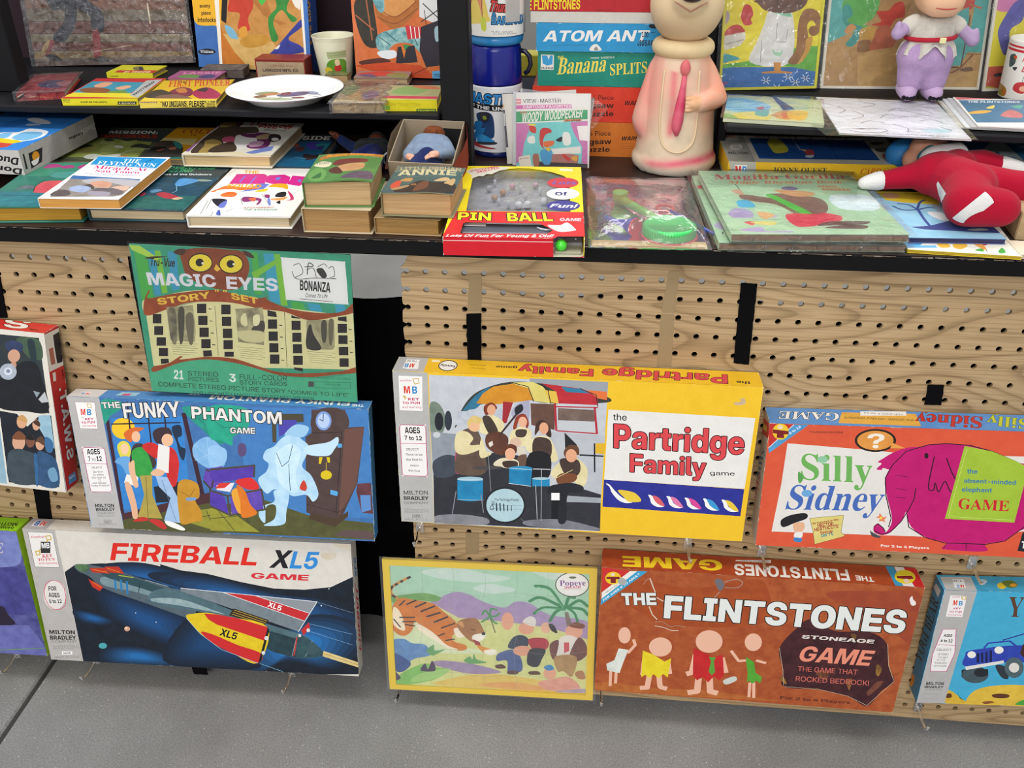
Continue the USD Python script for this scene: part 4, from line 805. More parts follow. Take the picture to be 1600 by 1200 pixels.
ART['silly.front'] = '''bg db5a3a/d55336
p e4e0da/dedad4 25.5,165 125.3,159.6 170,156.1 330.1,157.8 355.1,44.3 259.6,27.4 19.5,24.1 24.3,100.5
c c21470/b80e68 153.4,38.9 158.2,44.9 166.2,38.1 169.6,31 173.3,37.1 175.1,54.4 162.6,90.5 156.5,115.1 162,137.1 176.1,159.1 202.6,170.2 223.9,172.6 252.2,171.5 281.7,163.6 314.8,149.2 334.7,136.9 351.4,61.1 338.1,40.5 323.4,25.3 301.9,19.7 304.4,7.3 249.5,7.9 252.1,18.3 225.7,25.5 202.3,41.6 191.8,63.9 191.3,66.7 187.3,49.4 176.4,31.4 165.7,26.5 155.8,30.3
c c21470/b80e68 159.1,155.7 175.3,164.3 190.5,164.9 171.3,148.2 162.9,131.7 151.6,132.6 149.8,129.8 143.4,130.8 148.4,139.2 143.5,141.6 149.3,147.3
l 3a0a28 1.3 155.4,33.2 165.5,27.3 176.4,32 187.3,49.4 194.3,69.7 198.2,86.7 197.6,103.3
l 3a0a28 1.3 153.4,38.9 158.2,44.9 166.2,38.1 170,31.7
l 3a0a28 1.3 193.4,61.1 198.9,41.4 223.4,25.4 249.9,18.1 302.1,18.9 325.6,25.5 345.1,49.5
l 3a0a28 1.3 172.8,39.9 174,54.4 161.5,90.5 156.6,117.8 162,137.1 176.1,159.1 202.6,170.2 223.9,172.6 252.2,171.5 281.7,163.6 314.8,149.2 332.6,136.8
s 3a0a28 1.5 212.3,152.7 212.3,115 214.4,102.8 220.2,101.7 220.5,112.7 227.3,99.3 232.1,115.9 241.4,101.3 249.3,100.4 249.5,111.3 238.3,129.8 227.9,150.7
l 3a0a28 0.73 168.8,122.5 184.7,120.5
l 3a0a28 0.73 172.1,102.1 185.9,100
l 3a0a28 0.73 174.3,88.3 187.9,87.6
l 3a0a28 0.73 249.5,7.9 252.1,18.3
l 3a0a28 0.73 279.2,8.2 277,19.7
e 2a0a20 202.3,153.6 204.9,153.7 201.5,157.8
p a4c23a/9cba34 246.3,170.4 281.7,163.6 314.7,149.8 334.1,139.5 330.8,115.2 331.5,55.8 242.7,57.5
l c8dc78 0.65 250,166.1 246.6,61.1 328.4,59.9
t 3f7a9c b "the" 257.3,129 270.4,129.1 255.9,136.5
t 3f7a9c b "absent-minded" 256.1,114.9 321.3,114.8 254.7,121.9
t 3f7a9c b "elephant" 255.8,101.2 293.9,101.5 254.5,108.3
t c8202c bs "GAME" 255.8,74 320.9,73.5 253.8,89.5
e 2a1c14 135.4,173.7 161.1,174.8 132.8,190.8
e e29a48/d88e40 135.4,173.7 158,174.6 133.2,188
p e29a48 156.6,171.4 174.3,163.7 155.7,163
t efe6d8 b "?" 126.1,161.7 150.2,162.7 123,183.2
t 6cae58 bsi "Silly" 46.2,109.9 140.7,108.3 41.8,148
c 58a050 44.4,122.2 51.4,114.3 50.1,105.9 46.2,106
t 4468b4 bsi "Sidney" 31.3,61.1 157.5,64.9 27.3,98.4
e 8fc4a0 73,142.3 79.7,142.6 72.3,147.7
e 6aa4d8 59.3,88.7 66.2,89.1 58.6,94.3
t 4a2820 n "TRANSOGRAM" 51.4,181.4 94.2,182.5 50.5,184.5
p e0d080/d8c874 67.8,48.7 111.7,56.2 112,27.8 118.6,22.3 79.6,5.9 74.5,28.6
l 6a5a2a 0.57 67.8,48.7 111.7,56.2 112,27.8 118.6,22.3 79.6,5.9 74.5,28.6 67.8,48.7
t a04030 b "As featured on the" 72.8,38.5 106.1,47.3 71.9,41.9
t a04030 b "HECTOR" 79.9,34.2 101.2,38.9 78.7,40
t a04030 b "HEATHCOTE" 76.5,27 108.2,35.2 75.4,32.8
t a04030 b "SHOW" 85,23.3 101.5,26 83.9,28
t 3f8a9c b "ON TV" 86.6,18.1 103.4,22.6 85.5,22.8
c 1c1c20 30.4,43.7 43.4,53.1 61.7,56.4 63.9,48.4 49.6,40.4 34,32.2
c e2b08c 47.4,38.8 61.2,41 61.6,27.9 51.4,24.4
c e8e4e0 51.4,24.4 60.8,24.9 60.6,16 51.2,16.1
c 3f7fc0 51.2,15.5 61.5,14.6 60.3,8.6 51.9,9.6
p e27c58 157.9,62.1 163.5,55.2 167.9,56.9 165.3,51 168.1,47.8 162.1,49.4 158.9,48.4 159.2,53.6 154,54.7 157.6,56.9
e f4d050 160.7,54.2 162.5,54.3 160.4,56.5
c 4a4a50 149.7,32.8 153.5,30.1 165,23.5 161.8,21.3 153.3,24.3
t efe6de bw "For 2 to 4 Players" 167.7,6.9 231.8,6.5 166.7,10.9
p 1c2228 345.2,40.9 356,40.1 362.9,8.8 345,10.6
t eee b "T" 348,15.2 354.8,15 347.3,26.7
p c0302c -1.3,193.5 30.4,193.1 3.1,154.4
p 3a8ac0/5aa0d0 30.4,193.1 48.8,193.3 3.2,149 1.7,157
l e8e4e0 0.97 30.4,193.1 1.9,157
e e8c42c 14.9,182 25.1,182.4 13.6,194
p 7a1c24 5.1,185.1 24.8,183.2 25.3,178.7 19.3,178 20.6,172.5 10.9,172.9 10.7,178.7 5,179.8
e e8d0b8 13.7,188.8 17.3,188.9 13.4,191.9
t eef b "5 to 12" 27.2,178 40.3,189.8 25.1,180.8
wear e9d9cc'''
ART['silly.top'] = '''bg 6296d0/5a8cc8
p e8b04c/dea444 98.4,37.1 193,38.6 190.2,5 87.6,6.3
t efece8 bso1c2430,0.8 "GAME" 95.7,34.9 16.8,34.5 90.5,15.1
p eceae6 123.1,41.3 182.5,45.3 179.2,32.8 120.2,28.8
p efede8 123.4,40.8 181.2,38.8 179.2,32.8 121.1,32.7
t 555 n "FOR AGES 5 TO 12" 176,37.5 127.1,39.1 174.5,33.5
t 6a6030 i "the absent-minded elephant" 186.6,23.7 99.3,25.4 184.3,16.8
t c83430 bsio5a1414,0.6 "Sidney" 277.3,36.6 194.7,40.7 266.3,6.6
t c8cc3c bsio4a5a14,0.6 "Silly" 334.7,32.9 284.6,42 323.9,6.9
wear efe9e0'''
ART['silly.left'] = '''bg b8c4c0/c8b0a8
p c03438 -31.8,168.7 37.7,190.2 49.9,173.3 -27.4,143.2
p d8c050 -19.5,164.3 28.8,180 30.6,173 -20.8,153.9
t 3a78b0 bsi "Silly" 14.9,86 33.7,150.5 -8,74.3
t c03458 bsi "Silly" 1.4,36.1 25.1,103.8 -14.7,31.3
wear efe9e0'''
ART['flint.front'] = '''bg ae5a30/9b4724
c b86c34/a85a2a 12.7,18.1 85.6,13.6 168.5,15.7 252.4,9.3 260.9,4.4 3.1,1.7
c 9a4420/a84e22 14.1,203.5 61.9,217.6 130.7,208.8 206.1,230.3 233.7,222.9 241.8,157.8 156.7,139.7 76.4,148.1
c 94402a/a0482a 317.7,216 396.8,225.6 447.9,222.3 461.5,121.7 431.8,146.5 362.7,188.6
p b83a38 186.7,268 186.7,268 186.8,267.7
p c8302c 0.6,236.3 40.7,233 2,191.2
p e8e4dc 40.7,233 51.2,233.4 2,177.3 2,191.2
p 3a9cc8 51.2,233.9 65.1,233.9 1.6,167.6 1.6,178.6
e e8c42c 16.9,218.1 28.1,219.1 16.3,229.4
p 7a1c24 7.1,219.7 26.4,221.4 26.6,217 20.8,216.5 21.2,209.6 13.8,209 13.5,215.9 7.3,215.8
e e8d0b8 16.2,224.7 19.3,225 16,227.6
t 333 n "AGES 8 TO ADULT" 7.9,190 26,207.5 6.8,191.9
t f0f0ee b "FOR AGES 8 TO ADULT" 5.3,174.6 55.4,228.1 3.6,177.5
c a8a8a4 24.2,215.6 30.8,219.8 36.5,213.4 31.5,206.3 25.5,209.5
s a8826e 1 60.5,210.1 69.4,222 78.8,198
s dcd0c0 1.3 69.4,222 74.2,208.8 78.8,198
l dcd0c0 1.5 81.5,188.2 91.7,182.3
l dcd0c0 1.5 71.9,170.8 77.8,156 85.4,147.6
s dcd0c0 1.1 83.2,135.7 97.4,133.1 107.7,128.8 117.6,129.7
s a8826e 1.1 82.8,142.2 92.6,144.4 105.1,136.4 114.9,138.6 127,137
c 6e6a72 161.1,226.4 169.6,228.3 175.5,217.7 170.7,207.4 165.2,214.4
s a89a94 1 174.9,223.9 190.7,230.2 200,224.9 194.2,215.7 176.9,214.1
l a89a94 1.1 169.9,206 161.6,191.5
t dfe2df bho2a2420,1.1 "THE" 32.5,169.9 83.5,174.4 29.5,191.9
t dfe2df bho241c1a,1.6 "FLINTSTONES" 92.8,150.8 438.1,151.9 91.9,193.1
l e6b49a 4.6 46.6,79.2 56.7,96.3 53.4,106.7
l e6b49a 4.6 23,41.4 23.5,10.7
l e6b49a 4.6 31.2,42.2 31.5,17
p dfe2da/c8d0c8 32.3,87.3 47.2,86 41.4,62.4 36.5,38.5 26.6,40.4 17.4,42.3 15.6,55.1 27.4,63.8
e e6b49a 39.6,113.4 48.8,114.2 38.7,129.1
l e6b49a 7.4 72.5,70.7 71.6,37.6
l e6b49a 7.4 107.3,68.4 112.3,44.1
l e6b49a 8.3 81.8,38.5 80.4,13.1 69.1,11.5
l e6b49a 8.3 96.2,39.8 99.9,16.4 110.5,13.7
p e8d42c/dcc622 68.4,86.6 85.1,80 102.3,68 111.9,75.7 109.8,36.9 102.1,43.2 96.6,33.7 87.8,41.3 82.2,32.4 75.6,39.3 69.8,33.2
e e6b49a 94.1,95.7 111,97.2 92.8,114.2
l e6b49a 9.2 147.6,85.7 144.7,49.9 136.8,46.4
l e6b49a 7.4 186.4,83.9 195.6,54.6
l e6b49a 10 155.9,39.8 156.3,13.1 142.1,9
l e6b49a 10 172.2,41.3 175.8,14.9 187.5,12.4
p c82a2c/b82226 142.8,98.8 161.5,89.7 174.2,84.1 186.8,89.3 193.1,48.8 186.9,38.5 177.9,46 171,32.8 161.8,43.1 154.2,35.5 146.9,43.2
p 5a9c3a 167.1,83.5 177.3,83.6 175.1,74.7 179.2,54.4 174.7,47.7 169.3,54.9 171.1,74.3
e e6b49a 164.3,112.7 183.8,114.5 162.2,134.2
l e6b49a 4.6 223.2,81.8 211.3,79.4 198,98.4
l e6b49a 4.6 236.3,83 251.6,79
l e6b49a 4.6 232.7,38.6 234.7,9.1
l e6b49a 4.6 238.4,39.1 242.1,8.3
p 5aa838/4c982e 220.4,88.3 233.6,80 238.6,58.6 249.3,51.2 247.8,38.6 242,43.6 236.6,36.7 230.8,42.6 228.2,38.1 227,57.5
e e6b49a 228.2,117.2 240.5,118.3 226.2,133.9
c c8ccc4 193.1,39.1 208.5,48.8 212.4,40.9 198,31.1
c 33161e/4a2428 266.9,109.5 286.5,149.6 304.6,167.4 340.3,149.1 389.6,150.8 416.9,131.4 426.5,90.4 440.2,61.7 425.7,41.5 409.9,9.1 379.1,25.4 334.6,34.5 283,35.5 277.6,68.2
c a07830/6a3a26 280.5,54.1 286.7,40.2 274.6,50.7
c a07830/6a4a28 410.4,91.8 418.1,84 416.5,69.6 411.3,74.8
c 8a5a30/5a3026 371.8,56.8 379.7,60.4 379.3,37.2
c 8a5a30/5a3026 325.6,66.9 343.5,74.3 342.4,54.1
c 7a5a28/4a2826 363.6,145.7 372.2,143.8 369.9,132.6
c 6a3a30/7a4a38 405.1,36.7 416.4,58.1 425,57.4 410.4,31.3
l c8b89a 0.65 284.1,35.6 334.5,35.4 379,26 409.7,10 440.2,61.7
l c8b89a 0.65 266.9,109.5 277.6,68.2 283.2,37
l c8b89a 0.65 418,131.5 427.1,90.5 439.3,63.1
t dcd4cc bwi "STONEAGE" 294.9,130.8 398.6,130.3 294.3,137.8
t e48c74 bi "GAME" 295.1,87.4 400.2,87.5 293.1,116.8
t d0685c n "THE GAME THAT" 299.1,67.9 386,69.1 298.2,77.5
t d0685c n "ROCKED BEDROCK!" 298.4,48.3 406.3,49.6 297.5,58
t 5a2a1c bw "For 2 to 4 Players" 280.7,10.3 385.4,10.6 280.4,16.2
c e8e0dc 432.8,214.5 435.1,220.7 437.6,214.9 442.2,210.1 442.2,204.9 437.2,204.4
wear d8a888
t dfe2df bh "FLINTSTONES" 92.8,150.8 438.1,151.9 91.9,193.1'''
ART['flint.top'] = '''bg b04c26/a23f20
t f2cf28 bw "GAME" 173.5,33.7 27.8,29.2 173.6,8.6
p e8e4dc 194.7,36.3 244.8,41.3 243.8,33.9 192.4,33.4
t 666 n "FOR AGES 8 TO ADULT" 240.6,39.6 198.9,36.7 240.3,35.5
t efeae2 b "FLINTSTONES" 351.5,30.2 189,27 349.8,4.5
t efeae2 b "THE" 382.9,16.4 357.9,17.7 382.2,5.1
p 3a9cc8 407.2,45.6 418.7,45.5 419.8,-0.5 409.2,0.3
p e8e4dc 419.6,44.9 432.4,44.4 435.8,-0.8 420,0.4
p c82428 432.4,44.4 451.4,43.9 449.2,-1.6 435.2,-0.8
e e8d22c 428.3,21.4 443,23 431.5,37.1
p 8a1c24 416.9,21.7 438.4,24.6 439.7,18.1 430.2,15.6 429.9,9.5 423.4,8.8 425.5,16.6 416.6,17.1
e e8d0b8 427.7,12.3 431.8,12.7 428.7,17.2
wear e2b090'''
ART['yogi.front'] = '''bg 45aad0/3fa2c8
c d6b23c/caa436 41.6,1.3 39,26.6 47.6,25.5 60.2,14.2 73.2,1.3
c e0bc44/d2ae3c 70.5,4.2 76.8,25.3 93.2,36.4 120.9,42 153.8,42 192.3,35 200.7,-0.1 75.9,-1.6
c 2f6a3a 54.8,25.8 59.9,15.6 67.6,8.5 60.5,12.7
c 5a3420 39.3,19.2 46.3,21 48.8,13.6 41.8,11.8
c 5a3420 105.8,20.7 116.5,24.2 130.4,21.9 128.6,15.9 112.2,15.1
c 8a5428 95.4,5.4 105.2,8.8 112.2,5.2 100.4,1.7
c 4a9c3c 143.6,4.6 154,12.6 171,2.9 148.3,1.9
c 2a3ea4/3048b0 52.1,97.8 54.5,106.4 77.4,112.9 100.5,117.9 129.8,120.4 153,115.8 158.8,90.9 109.3,86.1 56.2,76.7
l 2a3ea4 2.7 75.4,112.8 79.4,122.6 108.3,127.9 120.7,117.3
l 24358e 2.1 98.1,128.9 124.9,142.2
c 3f2620 127.8,112.1 129.2,123.2 144.5,118.3 150.8,90.6 130.3,101
p 151c4a 67.3,102.7 71,102.8 74.7,84.6 71,84.5
p 151c4a 73.2,103.7 76.4,103.9 80.3,84.9 77.1,84.7
p 151c4a 78.8,105.9 82,106.1 86.4,85.1 83.2,85
p 151c4a 84.3,108.9 87.5,109.1 92.1,86.8 88.9,86.6
e e8e6e0 60.9,99.6 66.9,99.8 59.5,106.3
e e8e6e0 97.1,110 103.5,110.3 95.7,116.9
p 24282e/2e343a 52.5,69.4 65.2,72.8 89.8,72.4 93.1,56.8 83.2,44.7 66.3,46.9 55.3,55.1
e 3c4c54/465860 73.9,60.3 92.6,61.1 70.6,76.8
e 20262c 81.2,64.9 91.3,65.3 79.4,73.4
c 2c343c 98.5,79.9 113.2,77.7 122.2,55.1 111.4,57.6
e 46585f/526870 125.6,76.8 138.9,77.4 121.1,97
e d8d6d0 125.6,76.8 132.8,77.1 123.5,86.4
p dcdad6 56.4,75.9 108,90.5 109.2,84.9 58.8,69.1
t 5c3c28 bs "YOGI BEAR" 95.6,172.9 264.5,171.4 91,207.5
p b3b1b0/adabaa 0.7,219.6 44.5,217.6 40.7,0.7 -0.2,-0.7
p 4fb0da -7.6,222.4 1.1,219.6 0.2,-0.6 -7.9,0.5
p ece9e8 10.1,209.5 32.6,208.7 33.9,169.9 11,170.4
t c8406a i "another" 13.6,205.5 24.1,205.8 12.7,208
l c8a83c 1.1 25.6,207.4 31.3,208.1 32.4,202.9 27.5,202.8 25.6,207.4
t d8402a b "M" 16.3,191.4 22.6,191.6 15.8,200.3
t 2f86c6 b "B" 24.6,191.1 30.1,191.3 23.8,199.5
t c84080 b "KEY" 18.9,184 29.1,184.4 18.7,187.2
t c84080 b "TO FUN" 14.1,178 31.5,178.1 13.9,181.2
t c84080 i "and learning" 13.1,172.7 31.8,172.8 13,175.3
p eae7e6 11.4,146.7 29.9,147.4 36.7,101.4 31.8,65.1 8.5,64.7 5.7,97.4
l b83a80 0.88 11.4,146.7 29.9,147.4 36.7,101.4 31.8,65.1 8.5,64.7 5.7,97.4 11.4,146.7
l b83a80 0.71 7.4,116.8 34.6,116.7
t 333 b "AGES" 15,132.6 27.1,132.5 14.9,137.5
t 333 b "6 to 12" 12.5,122.5 29.5,122.1 12.2,128.1
t 555 n "OBJECT" 10,105.2 31.5,105.4 9.6,109.6
t 555 n "IS FIRST" 13.5,96.9 29,96.9 13.2,100.8
t 555 n "TO GET" 14.7,90.7 29,90.7 14.5,94.1
t 555 n "TO THE" 13.5,86.1 26.2,86 13.4,88.9
t 555 n "RANGER" 12.2,79.8 29.4,79.9 11.9,83.2
t 555 n "STATION" 12,74 30,74.2 11.8,77.5
t 333 b "MILTON" 7,37.2 33.1,37.8 6.8,43.1
t 333 b "BRADLEY" 6,30.7 33.5,31.3 6,35.4
t 888 n "COMPANY" 7.3,26 33.1,26.6 7.2,29
t 999 n "SPRINGFIELD" 5.9,17 33.1,17.7 5.8,20
t 999 n "MADE IN U.S.A." 5.6,7.1 32.9,7.5 5.5,9.8
wear cfe2ea'''
ART['yogi.top'] = '''bg 44a6cc/3c9ec4
p bcbab8 3.9,28.9 47.3,30.5 44.7,-0.5 2.3,0.9
p ecebea 19.2,24.1 35.3,24.7 31.7,6 16.4,6
t d8402a b "M" 31,12.7 25.4,12.5 30.2,7.1
t 2f86c6 b "B" 25,12.5 20.6,12.3 23.8,6.9
t 333 b "7-12" 31.6,22.7 19.5,22.2 31.1,19.5
p a8d4e8 55,25.4 64.4,25.7 62.3,20 52.9,19.7
c e2c030 78.4,16 86.6,19.4 87.8,10.2 81.1,5.4 76.3,8.2
c 6a7a30 86.2,20.9 100.5,24.6 105.6,15.5 98.1,9 88.8,10.2
c e2a030 94.7,15.1 101.9,18.4 104,13.9 96.8,10.5
wear cfe2ea'''
ART['yogi.left'] = '''bg 2f7ca0/2a6f92
p c8c0bc 1.1,197.3 6.1,208.1 23.2,209.4 20.8,194.2
t 16303c bs "YOGI BEAR" 19,65.1 27,191.6 -6.7,57.3
c c8801c -5.3,11 4.8,30.2 11.1,18.8 3.3,1.6'''
ART['swat.front'] = '''bg dcd7cc/d4cfc4
p 28303a/2e3838 113.5,238.4 242,239.3 241.9,126.3 93.3,126
c 3c5240/465c48 210.5,236 240.9,236.7 243.2,209.5 225.9,207.7 215.3,219.1
c 22333a 224.6,232.5 234.4,233.6 233.9,203.5 227.3,200.3
c 15171c/1c1e26 158.5,154.3 192.9,183.9 212.7,201.2 232.3,200.8 238.7,176 241.1,129.4 206.7,125.5 169.2,126.6
c 2c3654/36426a 191.9,225.4 202.6,231.5 215.6,229.1 217,221.8 211.2,215.7 195.3,215.8
e c89a80 202.1,208.9 211.1,209.9 203.6,218.6
c c09078 195.4,196.9 202.8,200.2 202.9,192.6 196.2,189.3
e 98a0b0/b4bcca 190,184.1 202.6,185.4 191.9,196.5
e d0d8e2 190.1,184.6 196.1,185.2 191,190.3
e 7884a0 190.2,185.1 193.2,185.4 190.6,188
p 8c98a0 222.7,158.8 232.4,157.3 226.3,148.8
p b8bcc0 228.4,146.4 239.4,159.3 243,144.1 232.7,141.6
p 1c1e24 90.9,112.4 168.4,121.2 170.1,100 86.9,90.4
p 86a8bc/94b4c4 90.4,109.7 167.9,118.5 163.6,3.7 71.1,2.4
p 181b26/20242e 166,122.3 193.4,120 205.8,101.4 224.7,119.6 244,123.1 241.1,7.5 164.1,6.6
p 9cc0d0/8ab0c4 224.9,121 242.8,123.8 242.1,70.4 229.2,87.9 222.5,103.3
l e0dcd2 2.5 166.2,123.6 162.6,3.6
e d6a480 198.7,108.1 206.4,109 200.2,118.4
c c89860 192.4,113.3 200.8,119.6 207,113.6 205.5,108.1 196.9,109.8
e d0a084 219.5,105.7 225.1,106.3 220.7,114.4
c 4a3024 215.7,109.2 221.4,113.9 225.8,109.1 223.7,103.5
e d2a084 189.3,75.1 199.1,76.3 191.3,88.9
c 7a4a30 180.6,82.3 191.9,93.1 201,86 198.9,80.3 184.7,78.7
e 7a4e3c 207.1,78.6 213.8,79.3 208.6,89
c 1c1818 200.4,81.9 207.9,89.5 213.5,84.7 211.7,80.5
e d2a084 221.2,76.1 227.9,76.9 222.7,86.6
c 5c4030 213.9,78 224.2,88.7 229.3,79.8 226.8,74 219,78.6
c 36424c/414e58 169,50.7 182.4,63.3 197.6,62.4 213,53.2 208.3,10.6 166.4,8.3
c 2c5c8c/3a6c9c 209.8,58.3 216.1,48 209.4,9.3 205.7,10.3
c 2a4a6c/345880 215.4,61.7 225.8,63 242.1,51.1 240.5,8.9 210.6,8 212.8,33.7
c 3a6a98 230.5,88.1 240.9,81.2 237.4,64.3 228.8,66.1
c 6c98b8 226.8,32.6 238,39.5 240.6,20.2 229.8,16.1
wear f0ece2'''
ART['swat.right'] = '''bg c8302e/c02a2a
p e4e0d6 -2.5,244.7 35.6,242.8 42.7,186.3 0.6,189.8
p b06a58 5.8,221.9 15.9,220.7 16.7,196.3 6.5,197.6
p 1c1e2a 19.6,237 36.6,237.4 39.3,210.9 33.1,192.6 20.6,194.7 19.5,218.1
p e4e0d6 1.1,242.7 -0.2,190.1 2.8,0.5 -2.2,2.7
p e8e4da 7.2,185.9 14.1,184.4 12.6,172.1 6.1,173.2
t efe9e0 bo1a1a1a,0.4 "S.W.A.T." 13.6,43.7 17.2,159.8 30.2,42.2
t 3a1414 b "GAME" 28.7,166.9 27.9,182.9 33,166.5
p 5a94c4 10.9,21.1 29.1,20 30.5,4.8 10.2,7.3
t eee b "MADE" 13.1,14.3 27.7,13.5 12.4,17.5
wear f0ece2'''
ART['swat.top'] = '''bg d8382e/cc302a
t efeae0 bo1c1414,1 "S" 209,42.9 168,42.5 223.6,8.8
t efeae0 bo1c1414,1 "." 166.3,42 161.3,42 171.2,32.8
p efe8de 223.2,49.6 234.2,53 245.3,43.4 241.7,40.1
t 5a1818 b "GAME" 236.3,11.1 221.8,12.6 239.6,4.9
wear f4e6dc'''
ART['green.front'] = '''bg 5a5a98/3e3f7c
c 7c86c0/6a74b0 176.7,235.4 250.3,238.5 250,200.4 232.6,175.2 162.1,176.1
c 3a3878/4a4a90 156.7,154 236.8,172.8 248,138 247.9,93.4 211.1,79.5 141.4,91.7
c 241c30 179.4,88.7 195.4,95.5 201.3,78.9 206.9,60.6 157.3,57.1
c 1c1626 195.1,41 211.1,52.3 219.5,35.5 205.9,34.5
p 5c5fa0/6c70b0 132.1,53.9 231.2,60.9 247.7,24.4 250.1,1 118.8,-0
l 6a9a3a 1.3 144.5,3.4 248.3,15.6
t c9c4c8 bs "GAME" 169.2,195.4 219.7,198.5 173.7,213.7
wear a8c848'''
ART['green.top'] = '''bg 96d21c/8cc818
t 24340c bi "MOTHER" 239.9,22.8 196.3,22.1 242.9,14
t 24340c b "GAME" 239.9,12.1 216.4,12.4 242.8,5.1'''
ART['green.right'] = '''bg a2cc30/98c42a
wear d0e080'''
